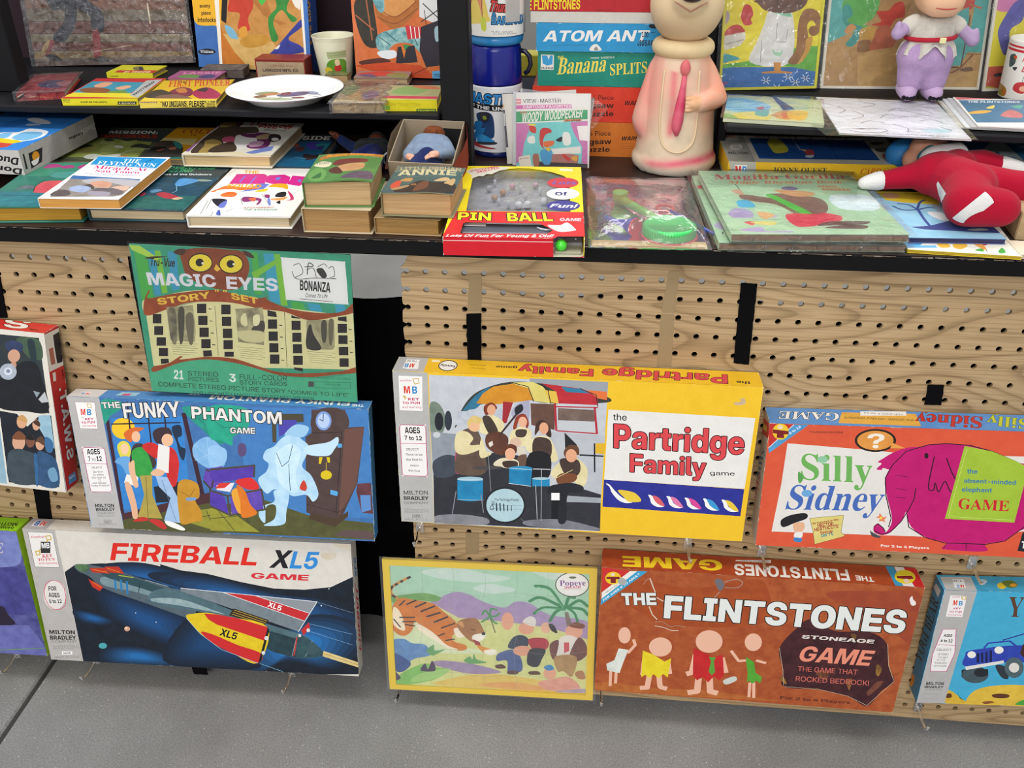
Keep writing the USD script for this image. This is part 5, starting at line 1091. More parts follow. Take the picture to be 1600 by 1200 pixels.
ART['tray.front'] = '''bg e2c41c/dcbc18
p b2d4bc/a8ceb4 10,232.5 315.8,234.7 314.4,12.6 6.3,7.3
c d0dcd4/c2d8cc 58.5,221.4 91.7,229.4 124.5,229.9 159.4,222.9 196.6,217.2 159.3,207.7 115.3,207.9 80.2,212.4
c d0dcd4/c2d8cc 139.4,196.4 163.7,205.4 203.2,198.5 190,191.5 159.2,188.5
c d0dcd4/c2d8cc 229.2,230.2 277,230.2 264.2,217
c a48cb4/b09abe 72,161.9 92.5,179.8 112.7,188.6 132.6,184.6 154.6,172.8 185.6,164.1 203.3,175.5 225.4,174.1 256.6,155 315.6,145.2 313.5,108 167.6,121.1 113.8,134
p cdd088/d8da9a 7.7,154.5 78.7,163.5 114,141.9 190.1,138.2 257.1,131.4 316,113.5 314.8,13.5 6.3,7.3
c 7aac62/6ca056 9.8,172.8 34.6,179.3 63.8,183.5 88,177 78.9,168.7 47.6,169.7 18.1,160.3
c d8e2c0/cfdcb0 7.6,128.1 44.1,135.4 81.2,94.7 158.3,82.9 176.4,78.5 98.9,74 41.7,76.1 10.3,90.6
c e0c870/d8bc5c 93.1,23.8 157.9,38.9 240.6,32.8 314.2,17.7 314.4,12.6 88.1,10.9
c d8a05c/e0b070 148.5,18.8 201.6,26.2 254.6,16.8 236.2,11.5 157.7,13.7
c a894b4/9a86a8 70.9,55.9 94,60 144.3,54.7 180.9,43.1 130.3,37.3 79.9,48.1
c 5a86b8/6a98c8 8,90.5 26.6,97 40,89.6 60.5,88.1 69,69.5 41.1,59.6 24.2,42 8.2,46.6
c 3f5c98/34508a 8.1,68.7 29.6,59 36,48.3 21.5,33.5 7.8,38.3
c 7fb85c/8cc46c 9.2,18.8 28.6,36.7 59.3,52.4 79.8,45.4 98.2,43.7 74.5,22.7 27.4,8.6 6.4,8.7
c a4cc7c 34.7,14.7 51.6,32.5 98.2,45.1 79.2,25.8
c 4a3a58 51.8,38.1 59.3,52.4 63.5,41.6 71,58.7 75,39.5
c 4e3c5c 7.7,35.5 18.7,22.2 9.2,17.4
c 6aa468 121.5,61.6 130.8,70.4 135.3,65.2 137.7,76.3 142.2,65.6 158.1,61 144.3,57.5 130.6,56.7
c 6aa468 62.4,77.3 74.2,88.9 76.1,78.1 92.2,81.8 80.6,72.9 71.3,68.3
s 3c8a5a 5 276.2,169.1 255.8,201.3 233.9,205.3
s 3c8a5a 5 276.2,169.1 242.9,185.3 225.4,177.9
s 3c8a5a 5 278.5,166.6 247.6,167.5 232.2,156.3
s 3c8a5a 5 278.4,169.2 265.4,160.7 256.8,144.6
s 3c8a5a 5 280.6,171.9 284.6,187.6 293.3,188
s 3c8a5a 5 282.8,169.4 300,183.3 313.5,173.7
s 3c8a5a 5 282.8,169.4 304.9,168.1 314,158.2
s 3c8a5a 4 282.8,169.4 294.1,159.7 299,144.3
l 8fcca0 1 276.2,169.1 255.8,198.8 236.1,204.1
l 8fcca0 1 278.5,166.6 247.6,166.2 234.4,157.7
p 7a6a60/8a7a70 278.6,161.4 284.1,161.7 293.9,128.2 283.9,127.6
s 4a9858 3 164.4,147.3 156.7,157.4 152.1,149.3
s 4a9858 3 164.4,147.3 165.6,160.4 174.5,159.6
s 4a9858 3 164.4,147.3 158.8,141.7 150.9,136
s 4a9858 3 164.4,147.3 172.2,147.7 178.9,153.3
s 4a9858 3 164.4,147.3 169.9,137.1 174.4,134.7
l 7a7a5a 2 164.4,144.7 172.1,117.3
c d8852e/cc7424 13.6,160 25.4,172.4 43.2,170.7 74.3,165.9 91.8,151.2 110.4,133.8 113.5,118 104.2,106.8 108.5,96.3 124.3,91.8 126.5,83.8 112.7,80.3 94.7,90.1 77,107.9 61.5,117.8 46.1,130.2 41,113.9 26.8,102.4 11.3,112.3 9.2,138.8
c f0e6d0 48.3,127.7 72.7,113 94.7,90.1 112.8,83 99.1,82.2 72.2,99.6 52.3,114.6
c f2e8d6 106.8,120.3 120.3,122.4 126.9,110.8 113.2,104.6
c f2e6cc 13.4,154.8 24.2,144.9 29.6,113.3 11.9,123
s d88a30 4 20.9,170.8 11.3,180.7 15.2,193.7 40.4,210.4
l 2a2024 4 17.6,173.2 12.2,176.8
l 2a2024 4 10.5,187.1 14.1,193.7
l 2a2024 4 17.5,195.1 22.1,197.9
l 2a2024 4 26.7,200.7 30.2,204.2
l 2a2024 4 36.9,207.6 42.6,211.7
l 2a2024 2.2 22.5,157.9 32,168.8
l 2a2024 2.6 33.9,161.1 49.9,169.8
l 2a2024 2.8 47.1,156.6 65.4,166.7
l 2a2024 2.8 55.8,149.2 78.6,160.9
l 2a2024 2.8 64.5,140.5 87.3,149.6
l 2a2024 2.8 75.5,130.5 98.3,142.4
l 2a2024 2.4 86.5,120.5 109.3,131.1
l 2a2024 2.2 21.6,136.8 46.4,138.2
l 2a2024 2.2 25.7,129.1 47.3,130.3
l 2a2024 2.2 30,124 45.8,122.2
l 2a2024 2 12.4,133.6 23,118.3
l 2a2024 2 81.5,105.5 93,111.5
l 2a2024 2 92.7,98.1 108.6,101.7
c b07c48/9c6a3c 112.6,131.3 122.9,139.8 143.1,140.9 154.1,120.3 156.2,109.8 142.6,98.2 131.3,100.3 115.8,118.1
c d8a060 113.8,131.3 120.6,134.4 122.6,123.9
c f2eee4 138.2,111.4 155.2,115 156.2,108.4 144.8,98.4 135.8,103.2
p 9c3a38 137,103.3 147.1,98.5 149.3,91.9 140.2,92.7
e 1c1a1c 153.6,114.4 156.7,114.6 153.6,117.1
l 2a2024 1.4 133.9,121.8 140.6,119.5
c dc9038 142.5,92.8 158.3,88.3 171.9,83.7 158.2,77.5 149.2,82.4
c f2ece0 153.7,82.6 169.7,86.3 174.2,78.4 160.5,74.9
e e2a88c 191.2,139.6 200.5,140.1 191.2,155.9
e e0a488 220.3,128 232.6,128.7 220.2,139.1
c 2c3448/36425c 199.1,109.5 212.5,115.6 223.8,108.2 219.4,91.9 192.3,90.3
c e0dcd4 214.6,139.6 225.6,150.7 234.6,145.9 232.5,132.7
c 46588c/54689c 176.4,78.5 201.4,88.1 212.8,69.7 212.9,47.8 192.4,43.8 190.1,65.7 174.1,64.7
e e0a488 215,86.2 230.3,87.1 214.9,95.9
c 5a3830 171.8,56.3 183.2,58.4 187.8,51.8 174,50.4
c 5a3830 191.2,46.5 206.1,47.4 206.1,41.3 192.4,40.4
e e6b498 250.4,131 258,131.5 250.2,141
c 26222a 254.7,137.9 262.5,137 268.4,122.8 259.4,126.2
c b83040/a82838 223.8,108.2 246.2,112.2 255.3,104.7 251,91 230.8,89.8
c 23242e/2e3040 226.2,89.6 249.9,90.9 244.6,71.6 237.9,57.5 222,62.1
c 5a3830 224.4,47.1 238,49.3 242.7,43.5 226.7,41.9
e e2a88c 293.9,126.9 307.3,127.6 293.6,140
c 8c4c34/7a4028 285.8,138.3 296.8,144.2 310.2,139.7 306,132.8 290.4,134.6
c e2dcd4 270.9,110.9 286.3,119.8 302.2,110.1 291.7,85.2 273.9,78.8 264.6,89.1
c 7a4a44/6a3c38 299.9,115.3 311.3,107.9 315.3,86.6 301.1,72.2 287.4,79.6
c 7a4a44/6a3c38 257.6,102.1 270.9,108.3 264.9,72.8 257.9,83.3
p c85058 278.8,106 286.7,106.5 287.1,90.4 279.3,85.9
c b89464/a88454 264.8,78.2 298.6,80.2 292.9,42.9 279,51.7 269.9,51.2
e e2a88c 257.5,46.3 267.5,46.9 257.3,57.3
c 3f88c0 248.2,58.1 258.3,62.9 264.2,55 254,51.6
c e0a894/d49884 238.3,27.1 265.6,37.1 288.4,41.2 305,19.9 259.2,12.9
c a898b0/b8a8c0 270.7,13.6 314.1,20.5 314.4,12.6 270.8,10.8
c b07a50 297.2,50 308.5,54.8 313.5,40 302.1,39.3
s 94a08c 0.35 58.9,234 60.6,196.1 52.5,156.9 57.3,114.9 50.3,71.2 52.7,-1.2
s 94a08c 0.35 107.2,236.5 109.4,198.7 101.8,159.6 107.2,117.7 100.7,74.1 104.1,2
s 94a08c 0.35 155.2,238.9 157.9,201.3 150.9,162.3 156.8,120.5 151,77 155.3,5.1
s 94a08c 0.35 203.1,241.4 206.3,203.8 199.8,164.9 206.2,123.2 201,80 206.3,8.2
s 94a08c 0.35 250.7,243.8 254.4,206.3 248.5,167.6 255.4,126 250.7,82.9 257,11.4
s 94a08c 0.35 10.1,180.6 56.9,178.4 106.1,188.3 154.7,182.1 203.3,190.9 251.7,186.8 312.8,195.2
s 94a08c 0.35 7.6,128.1 55,125.9 104.9,136.1 154.2,129.9 203.4,139 252.6,134.8 314.5,143.6
s 94a08c 0.35 4.9,74 53,71.9 103.7,82.5 153.7,76.1 203.7,85.5 253.5,81.4 316.3,90.5
s 94a08c 0.35 2.8,29.6 51.4,27.5 102.6,38.4 153.3,32 203.8,41.7 254.2,37.5 317.8,46.9
e 3a3030 289.4,210.7 315,212.1 288.8,232.3
e f0ede8 289.4,210.7 313.7,212 288.9,230.8
e 5a6a3c 289.7,223.3 295.3,223.6 289.7,225.3
t 7a3c90 bs "Popeye" 270.5,207.7 310.1,210.3 269.9,216.8
t c85078 b "INLAID" 277.6,203 303.3,204.9 277.1,207
l 9a8a90 0.4 274.4,201 306,202.2'''
ART['magic.front'] = '''bg 3c9c7c/349272
p 4aa84a 5.5,209.3 21,208.1 22.7,122.8 6.3,121.9
p 3a94b4 23.9,207.2 33.7,206.7 32.9,144.7 24.8,144.2
p 7cb83c 32.7,206.7 40.6,207.1 42.7,149.4 35.3,146.9
p 3a94b4 50.4,206.6 62.2,206.2 59.5,154.5 49.1,151.9
p 4aa84a 161.5,211.4 169.4,210.8 170.3,152 160.3,153.6
p 3a9cb8 177.2,210.3 191,210 195.7,140.6 179.7,144
p 7cb83c 191,210 199,210.4 203.7,138.9 194.6,139.4
p 4aa84a 208.3,145.5 224.4,144.2 227.7,131.5 209.4,132.7
p 3a9cb8 230.5,144.6 246.7,143.3 250.1,130.6 233.8,130.8
p 3a9cb8 267.1,144.4 279.3,145 283,134.5 268.5,131.6
p 7cb83c 158.9,182.7 196.6,205.2 200.3,201.3 162.2,174.6
p a8cc50 0.1,213 13.9,212.7 37.2,196.8 34.6,192.6 3,206.1
c 8c4420/7c3a1a 67,205.5 78.6,211.1 102.6,214 134,213 149.6,210.8 157,195 152.3,176.2 136.6,158.6 104.4,159 73.8,172 68.1,190.3
c 4a2a1c 58.1,205 64.7,210.4 74.6,210.5 69.6,202.6
c 4a2a1c 149.8,212.8 159.4,210.3 164.8,203.5 155,205
e 3a2018 92.2,193 108.6,193.8 93.8,206.5
e e2cf38 92.2,193 107.2,193.8 93.6,204.8
e 1c1410 91.3,193.5 96.7,193.8 92,198.9
e 3a2018 133,193.3 149.4,194.2 134.4,206.8
e e2cf38 133,193.3 148,194.1 134.2,205.2
e 1c1410 132.5,193.7 137.9,194 133,199
e e8e4d8 95.2,192.7 96.8,192.8 95.4,194.4
e e8e4d8 136.4,193.5 138,193.6 136.6,195.1
p e2b83c 113.1,192.6 118.3,185.7 113.3,182 109.3,185.3
t 2a2018 bi "Tru-Vue" 23.7,185.5 57.1,185.6 23.8,197.1
c 3a2418 18.2,195.8 29.6,198.8 49.5,199.5 29.2,196
t d9d7de bw "MAGIC" 17.4,158.6 111.3,160.2 15.9,176
t d9d7de bw "EYES" 122.4,158.3 193.4,158.7 123,175.9
c e4e4e2 203.6,206 280.8,204.5 283.7,201.6 285.2,148.5 282.4,145.2 205.4,147.5 202.1,150.5 200,203.3
s 444 0.88 215.8,196 223.9,198.5 227.1,186.3 216.7,179.6
s 333 1.2 230.6,194.7 241.7,196.4 235.9,200.1 233,184.6
s 444 0.88 232.4,190.7 241.5,193.3 244.8,181.1
c 333 245.4,191.4 253.5,193.9 258.9,183.9 252.8,180.5
s 444 0.88 247.6,195.6 255.8,200.2 259.6,196.3
s 444 0.88 261.5,194.3 267.6,196.7 269,184.4 262.9,182
s 444 0.88 213.2,187.7 218.5,177.6 242.7,179.9 270.8,180.4
t 1c1c1c b "BONANZA" 221.5,162.1 262.2,160.7 222.4,176.1
t 1c1c1c i "Comes To Life" 227.6,152.5 257.4,153 228.1,158
l 333 0.7 220.3,150 264.8,148.1
p dcd7a4/d4cf9a 8.7,117.7 102.7,144.1 293,128.6 291.8,50.4 7.8,39.6
c d8d39c 6.2,134.7 23.1,139.9 63.1,151.6 104,155.8 135.7,150.1 173.8,145.8 209.4,132.7 244,130.3 280.9,134.4 293.6,145.8 293,128.6 264.1,123.8 231.3,123.1 194.9,129.8 162.5,132.4 132.6,139.3 102.2,139.9 71.3,136.1 39.5,125.8 9.5,115.6
c a04c22/8c3e1a 7.9,132.7 16.5,150.2 18.4,149.2 15,139.5 48.5,147.6 83.6,153.7 112.1,156.3 139.8,150.4 163.8,147.4 180.3,151.5 175.9,147 203.5,135.6 242,131.2 274.8,134.1 289.5,145.6 292.6,147.9 292.8,135 268.3,127.2 231.1,119.8 199,130 166.6,132.6 132.6,138.9 102.2,139.4 69.3,136 39.4,125.4 8.3,114.4
t e2bc44 bw "STORY" 26.7,130.3 100.7,144.5 25.5,139.6
t e2bc44 bw "SET" 127.9,144.6 164.7,138.9 127.6,153.9
t e2bc44 b "'' ''" 105.6,148.5 123.4,148.6 106.6,157
l 8a8460 0.88 104.6,133.6 101.3,60.7
l 3a3630 0.7 198.6,130 195.6,48.7
p 1e1418 17.9,117.1 29.8,117.7 27.9,103.9 15.9,103.3
p 1e1418 17.4,99.6 29.8,100.3 28,87 15.5,86.3
p 1e1418 18.2,83.1 31.3,83.8 29.6,71.2 16.4,70.5
p 1e1418 19,67.1 32,67.8 30.4,55.5 17.3,54.8
p 1e1418 19.2,50.5 30.5,51.8 30.2,45 18.8,43
p 1e1418 80.8,135.3 93.3,136 91.7,122.6 79.2,121.9
p 1e1418 80.1,118 92.9,118.7 91.4,105.1 78.5,104.4
p 1e1418 79.7,100.8 92.6,101.5 91,87.5 78.1,86.8
p 1e1418 80.2,83.8 93.1,84.5 91.6,71 78.6,70.3
p 1e1418 80.5,66.8 92.5,68.1 92.4,59 80.1,57.7
p 1e1418 113.6,135.8 126.2,136.4 124.8,122.6 112.1,121.9
p 1e1418 112.5,118.5 125.3,119.2 123.9,105.6 111.1,104.9
p 1e1418 111.9,101 124.7,101.7 123.4,87.9 110.4,87.2
p 1e1418 110.9,84.1 123.9,84.8 122.5,71.3 109.5,70.6
p 1e1418 110.4,66.8 123.4,67.5 122.6,60 109.6,59.3
p 1e1418 175.7,131.4 186.7,129.4 187.8,122.1 175.1,122.7
p 1e1418 175.2,117.9 187.5,118.6 186.5,105 174,104.3
p 1e1418 174.5,100.4 187,101 185.9,87.2 173.4,86.6
p 1e1418 174,83.3 186.5,83.9 185.4,70.2 172.8,69.5
p 1e1418 173.4,66.4 186.5,67.1 185.4,52.9 172.3,52.2
p 1e1418 207.1,117.9 219.5,118.5 218.6,104.9 206.2,104.3
p 1e1418 206.8,100.3 219.2,101 218.3,87.6 205.8,87
p 1e1418 206.4,83.4 218.9,84.1 218.1,70.6 205.5,69.9
p 1e1418 205.6,66.3 218.7,67 217.8,53.3 204.7,52.6
p 1e1418 205.3,48.9 217.5,48.2 217.1,42.9 205.5,45.3
p 1e1418 269.5,116.9 281.9,117.5 281.3,104.3 268.9,103.7
p 1e1418 269.6,100.2 282,100.8 281.5,87.9 269,87.3
p 1e1418 269.2,83.2 282.2,83.9 281.7,71.3 268.7,70.6
p 1e1418 269.3,66.1 281.9,66.8 281.4,54 268.7,53.3
p 1e1418 207.3,125.7 218.9,122.4 219.3,121.4 207.4,121.8
p 1e1418 270.3,126.3 281.9,128.4 282,120.4 270.2,121.9
l 2a2420 1.2 95.7,128.8 99.7,128.6
l 2a2420 1.2 94.9,111.4 99,111.2
l 2a2420 1.2 94.6,93.9 98.7,93.6
l 2a2420 1.2 94.7,76.5 98.9,76.3
l 2a2420 1.2 189.8,110.4 193.9,110.2
l 2a2420 1.2 189.7,93.2 193.4,93
l 2a2420 1.2 189.2,76.2 193,76
l 2a2420 1.2 188.7,58.6 192.5,58.3
l 2a2420 1.2 284,109.5 288.1,109.5
l 2a2420 1.2 284.2,92.5 288.3,92.3
l 2a2420 1.2 284.4,76 288.5,75.7
p b4ae86/8c8668 37.7,127.9 75,133.1 73.9,93.2 70.5,79.2 37,79.7
c 4c483c 53.6,124.4 62.1,127 58.4,98.5 53.8,78.3 49.6,78.1
c 8a8468/5a5648 38.9,121.5 49.5,124.2 45.4,77.9 38.4,79.7
c 6a6450 62.7,116.2 73.3,119 68.4,79.1 62.2,78.8
p b4ae86/7a745c 132.2,130.8 169.8,134.9 168.9,100.1 166.2,79.9 131.1,82.5
c d8d3a4 138.9,120.3 145.5,125 145.9,107.6 137.9,109.4
c 44403a 151.7,103.5 165.1,115.2 170.1,113.3 167.9,100 155.5,99.3
c e0dbb0 155.4,121.2 163.8,123.8 162.6,110.7 155.2,108.1
c c8c294 132.6,98.1 165.8,99.9 164.5,84.3 137.6,85.1
p b4ae86/8c8668 227.4,119.6 265.1,122.7 263.8,82.9 259.8,78.2 224.8,77.5
c 34302c 227,103.2 232.8,114.5 236,99.3 245.2,78.6 225.5,78.6
c 4c483c 247.4,117.4 254.6,118.9 252.2,91.3 247,91
c 6a6450 257.8,120.2 263.9,120.5 260.3,87.2 256.2,89.2
l 6a654c 0.44 36.4,75.2 74.3,75.9
l 6a654c 0.44 36.8,72.1 69.7,72.5
l 6a654c 0.44 37.2,68.9 73.5,69.5
l 6a654c 0.44 37.6,65.8 68.9,66.1
l 6a654c 0.44 38,62.7 72.8,63.2
l 6a654c 0.44 38.4,59.5 68.2,59.8
l 6a654c 0.44 129.4,75.3 167.8,74.2
l 6a654c 0.44 129.9,72.1 163.4,70.8
l 6a654c 0.44 130.4,69 167.3,67.8
l 6a654c 0.44 130.9,65.9 162.8,64.4
l 6a654c 0.44 131.5,62.7 166.7,61.5
l 6a654c 0.44 132,59.6 162.3,58
l 6a654c 0.44 225.1,73.7 263.8,73.1
l 6a654c 0.44 225.8,70.5 259.4,69.7
l 6a654c 0.44 226.4,67.4 263.5,66.7
l 6a654c 0.44 227.1,64.3 259.1,63.3
l 6a654c 0.44 227.7,61.1 263.2,60.3
l 6a654c 0.44 228.4,58 258.8,56.9
c 4bb088/44a880 5.7,32.6 25.7,39.4 50,48.8 84.4,55.2 121.8,51.5 154.7,43 185.7,35.4 227.9,33.1 270.7,40 291.1,48.1 291.1,0 0,0
c a04c22/8c3e1a 6.5,37.7 28.4,44.2 42.2,52.9 47.9,56.6 50.9,55.7 47.2,51.4 84.7,57.5 122.3,57.2 155.1,47.6 186.1,40.1 228.4,41.2 271,47 291.3,53.8 291.6,45.8 260.1,40.6 228.1,35.4 185.7,35.4 154.7,43.4 121.7,50.8 84.2,53.8 49.9,47.6 27.7,38.9 6.4,29.9
t e8ece8 b "21" 33.4,21.1 48.1,20.5 35.2,35.1
t 2a4a40 n "STEREO" 54.1,27.3 98.2,27.9 54.5,34.3
t 2a4a40 n "PICTURES" 53.9,19 97.7,19.5 54.3,25.5
t e8ece8 b "3" 111.9,21.2 122.5,20.8 112.8,33.8
t 2a4a40 n "FULL-COLOR" 126.8,25.7 194.5,27.5 127.2,33.6
t 2a4a40 n "STORY CARDS" 126.5,17.8 193.9,19.1 126.7,24.3
t 2a4a40 n "COMPLETE STEREO PICTURE STORY" 9.5,8.1 190.5,7.6 10,15.2
t 2a4a40 n "''COMES TO LIFE''" 193.4,7.3 281.7,7.8 193.4,12.9
t 2a4a40 n "FOR USE WITH MAGIC EYES STEREO VIEWER" 57.9,-0.6 230.3,-0.2 58,3.7
p 4a4a4a 223.8,28.2 231.5,28.6 231,20.4 223.3,20
l 2a6a54 0.53 233,28.2 283,30.3 282.2,20.6 232.4,19.3 233,28.2
t 2a6a54 n "SAWYERS, INC." 246.5,23.8 270,24.2 246.7,26.6
t 2a6a54 n "TRU-VUE PICTURE CARDS" 236.5,33.5 283.1,33.8 236.6,36.3'''
ART['hawaii.top'] = '''bg ece6d8
p 8a5a98 -8.6,194.9 31.5,193.9 35.7,157.7 2.6,161.3 -0.3,88.8 6.3,13.1 -6.9,17
p c03a8a 17.6,191.8 32.6,192.8 37.2,157.8 24,168.5
c 4e4034/57483a 2.8,178.9 25.6,168.6 33,175 37.6,152.1 60.7,153.6 74,131.9 73.8,118.1 52.4,108.4 50.6,86.9 33.9,91.1 46,40.3 36.5,10.3 11,8.6 3.9,57.7 2.2,94.3 3.5,132.8
c b49a58/a88c4c 0.6,167 4.9,182 18.5,179.9 26.5,165.8 19,150.8 6.1,147.1
c b49a58/a88c4c 10.3,68.5 19.8,79.6 37.1,65.1 41,50 39,15.3 22.3,9.3 18.2,43.5
c c85878 32.4,91 46.4,94.6 59.4,61.4 53.5,61.1 36.8,70.2
c 4e4034 35.6,44.6 54.7,66.3 74.3,22.5 54.9,11.5 34.7,15
p f0ece6 47.6,100 52.4,108.4 80.7,96.9 92.8,68.8 86.4,43 76.9,27.6 57.9,61.3
c 6a2e5c/7a3a6a 52.4,108.4 73.2,115.3 77.5,121 100.5,111.6 113.4,65.1 113.8,39.9 95.3,33.7 81.8,47.7 89.8,68.6 83.2,89.1 66.7,93.3
c c79cb8 81.3,62.9 88.2,73.7 101.6,69.4 103.5,49.2 89.2,43.2
c bda47c/ae946c 80.7,96.9 90.6,113.7 102.1,106.3 103.3,87.8 87.8,84.1
c 3c3234 99,111.5 113.3,109.8 123.3,86.5 117.7,70.5 105.7,80.1
e e4e4e0 114.5,84.8 120.1,85.2 111.6,94.1
p 7a8ac8 91.7,14 115.2,45 123.8,50.5 126.9,26 103.9,7.6
p ece0b8 9.1,6 47.8,11 80.2,18 93.2,9.3 135.5,7.4 137.7,-8.9 1,0.7
t c83a30 bi "Hawaii" 47.7,164.3 122.8,150.9 46.4,183
t c83a30 bi "Five-0" 66.7,147.2 121.1,140.6 64.5,166.5
t 555 bi "LEAVITT" 81.8,136.9 94.7,135.5 80.6,143.5
t 555 n "ASSIGNMENT TIME" 81,129.6 118.6,128.2 79.6,136.7'''
ART['mod.top'] = '''bg efebe4
p e8e4de 1.4,193.7 119,198.1 116.9,207.2 -1.5,202.8
t e8a82c bi "THE" 22.9,173.8 46.3,172 20.3,188
p d02c8c/c82480 14.6,169.5 53.3,172.2 59.8,166.7 67.7,126.4 17,126.6
p d02c8c/c82480 63.3,166.9 85,169.9 96.1,159.4 100.5,131.8 92.9,119.1 66.7,134.7 59.4,155.8
p d02c8c/c82480 97.2,166 116.3,162.3 124.2,141.1 118.5,120 100.2,127.6
l 8a6ac8 2.7 29.2,163.4 30,133.3
l 8a6ac8 2.7 45.7,159.6 46.2,129.8
c 6a78c8 75.7,152.1 78.1,158.7 82.8,156.7 82.1,143.8
c 6a78c8 109.5,144.8 113.9,149.3 115.7,136.6
p 6a78c8 61.1,130.3 74.5,126.6 72.1,106 43.7,92.9
c e87838 8,103.6 16.9,118.2 37.6,112.9 65.6,109.8 39.3,98.7 29.4,104.4 19.9,96 2.7,91.3
t e8a820 bi "SQUAD" 17.5,111.3 66.7,110.7 15.7,126.1
c e8a820 76,116.4 82,129 98.8,127.6 105.5,107.3 97.7,111.1 85.9,114.7
c e8c838 64.5,99.7 76.9,108.2 77.6,96.2 64.9,93.7
c efe8e0 8,95.5 24.1,104.2 42.5,96.8 38,76.9 21,76.3
c e87838/d86828 19.7,80.1 26.5,92.2 39.6,88.8 40.5,73.1 26.2,72.6
c 282430 14.3,60.6 23.4,64.7 35.6,59.5 35.9,42.6 30.6,35
c 6a78c8 30.8,46.1 36.2,57.6 40.6,31.7 33,31.4
c 5068c0 36.4,13.5 37.2,22.5 44.8,3.2 39.8,3
c 8a3470 53.3,65.9 57.5,73.8 79.3,66.9 83.4,48.1 79.8,42.4 77.6,59.2 61.2,52.9
c d86848 62.4,66.2 71.7,70.4 73.5,55.2
c c83c68 107.5,99.3 118.2,83.9 124.4,64.8 115,60.6 119.5,68.4
c 282428 96.7,75.3 96.4,90.9 105.9,95.3 109.7,75.8
c 282428 104.1,52.7 107.3,60.3 110.8,47.3
c e8a060 93.6,67.4 105.5,71.7 113.6,75.9 110.6,62.3 96.4,61.8
c 7a88d0 88.4,67.2 91.6,67.4 99.6,43.2 96.4,43
c 8a3470 80.1,82.4 86.7,82.7 89.9,71.1 84.7,70.9
l 333 0.63 7.7,187.1 2.8,171.2
l 333 0.63 7,167 1.4,158
l 333 0.63 10.4,56.6 17.5,5.7
l 333 0.63 13,64.3 19,23.6
l 333 0.63 37.7,17.1 45.9,-0.3
l 333 0.63 31.4,13.3 33.5,-0.7
l 333 0.63 52,65.8 61.4,43.5
l 333 0.63 53.2,28.5 47.6,13.9
l 333 0.63 75.1,86.2 94.9,48.6
t a05030 bi "ASSIGNMENT:" 65.4,28.3 106.9,30.6 65.5,33.4
t 2a8a68 bi "THE ARRANGER" 69,20.8 113,22.5 68.2,26.2'''
ART['grbook.top'] = '''bg 2e7a68/2a6a5c
p 3a8a6e/347f66 3.7,196.5 80.2,191 83.9,126.1 13.5,128.4
p 2b7c84/256a76 4.9,61.5 73.9,59.3 94.8,-7.3 31.2,3.8
c a83a7a 19.5,167 22.9,184.2 38.4,180.8 43,169.1 27.7,163.9
c a83a7a 43.6,171.9 57.3,177.2 65.3,165.5 49.3,162.1
c a83a7a 68.8,165.4 73.9,179.6 82.1,176.4 79.8,159.4
c 4a8f86 42.8,143.8 61.4,148.8 81,142.6 79.1,120.9 60.8,116.1 44.4,127.4
s 1c3c40 0.88 45.5,124.7 46.3,143.7 68,149.7
s 1c3c40 0.88 45.5,124.7 64.2,116 82.6,120.7
c d0545c/c44a52 45.1,85.3 49.2,103.3 71.9,105.2 82.8,94.4 87,58.9 56.3,55 48.8,65.1
s 1c2c30 1.1 50.9,60 43.5,85.4 45.9,111.3
l 7a2a34 0.88 53.9,80 61.4,89.9
l 7a2a34 0.88 63.2,69.6 66.8,84.6
c 6a7078/4a5a60 22.4,65.9 26.8,85.9 40.1,85.5 45,70.2 30.1,70.7
l 1c4450 0.71 4.9,61.5 31.2,75.6
l 1c4a5c 1.4 12.8,44.2 66.3,42.5
l 3a9a98 0.71 20.5,27.3 64.5,35.3
l 3a9a98 0.71 30.1,13 69.4,16.4'''
ART['nun.top'] = '''bg f2eeea
p 2a92d0 -0,181.6 55.9,178.1 104.6,175 105.9,128.6 4.9,142.5
l e0e4e8 0.55 3.8,146.7 105.2,131.1
t e8f0f4 s "THE" 46.1,154 72.1,152.3 43.2,171.2
t e8f0f4 s "FLYING NUN" 13.3,144 102.8,133.8 10,159.8
l 1c2430 1.3 79.5,156.3 87.6,175.1
t d0387c bsi "Miracle At" 16.3,125.2 97.1,116 13.9,138.6
t d0387c bsi "San Tanco" 25.8,109.4 91.5,104.4 22.7,120.7
t 8a8ab0 n "BASED ON THE TELEVISION SERIES" 15.7,99 90.5,93.3 14.6,105
p 8a827c/9c948e 4.4,91.1 103.3,79.9 104.1,16 95.8,10 13.6,5.1
p 3f6ea8 2.8,94.1 102.9,80.9 104.2,70.3 4.9,79.7
c b8b4b8 25.3,73.4 49,82.9 104.1,75 107.5,47.9 62.8,67 47.3,57.6
c d8a48c/c8947c 41.4,62.6 52.1,72.3 71.3,61.9 73,43.5 53.5,48
c d8b4a0 78.7,48 97.5,52.3 102.3,35.4 82.3,39.3
c 5a504c 28.1,48.1 43.9,57.6 56.3,39 28.1,48.1
c a8b8d8/98a8c8 21.9,43.3 32.5,52.9 50.9,43.4 50.2,25.7 31.5,29.6
c 6a6060/544c4c 11.3,11.3 11.4,33.7 28.1,29.5 34.7,12.5
c 7a7074/645c60 56.3,39 80.5,43.6 102.5,27.4 96.2,15.6 66.5,18.1
c a098a8 54.3,30.2 83.2,26.8 86.2,13.2 64,14
l e8e0d8 0.55 55.2,48 76,43.5'''
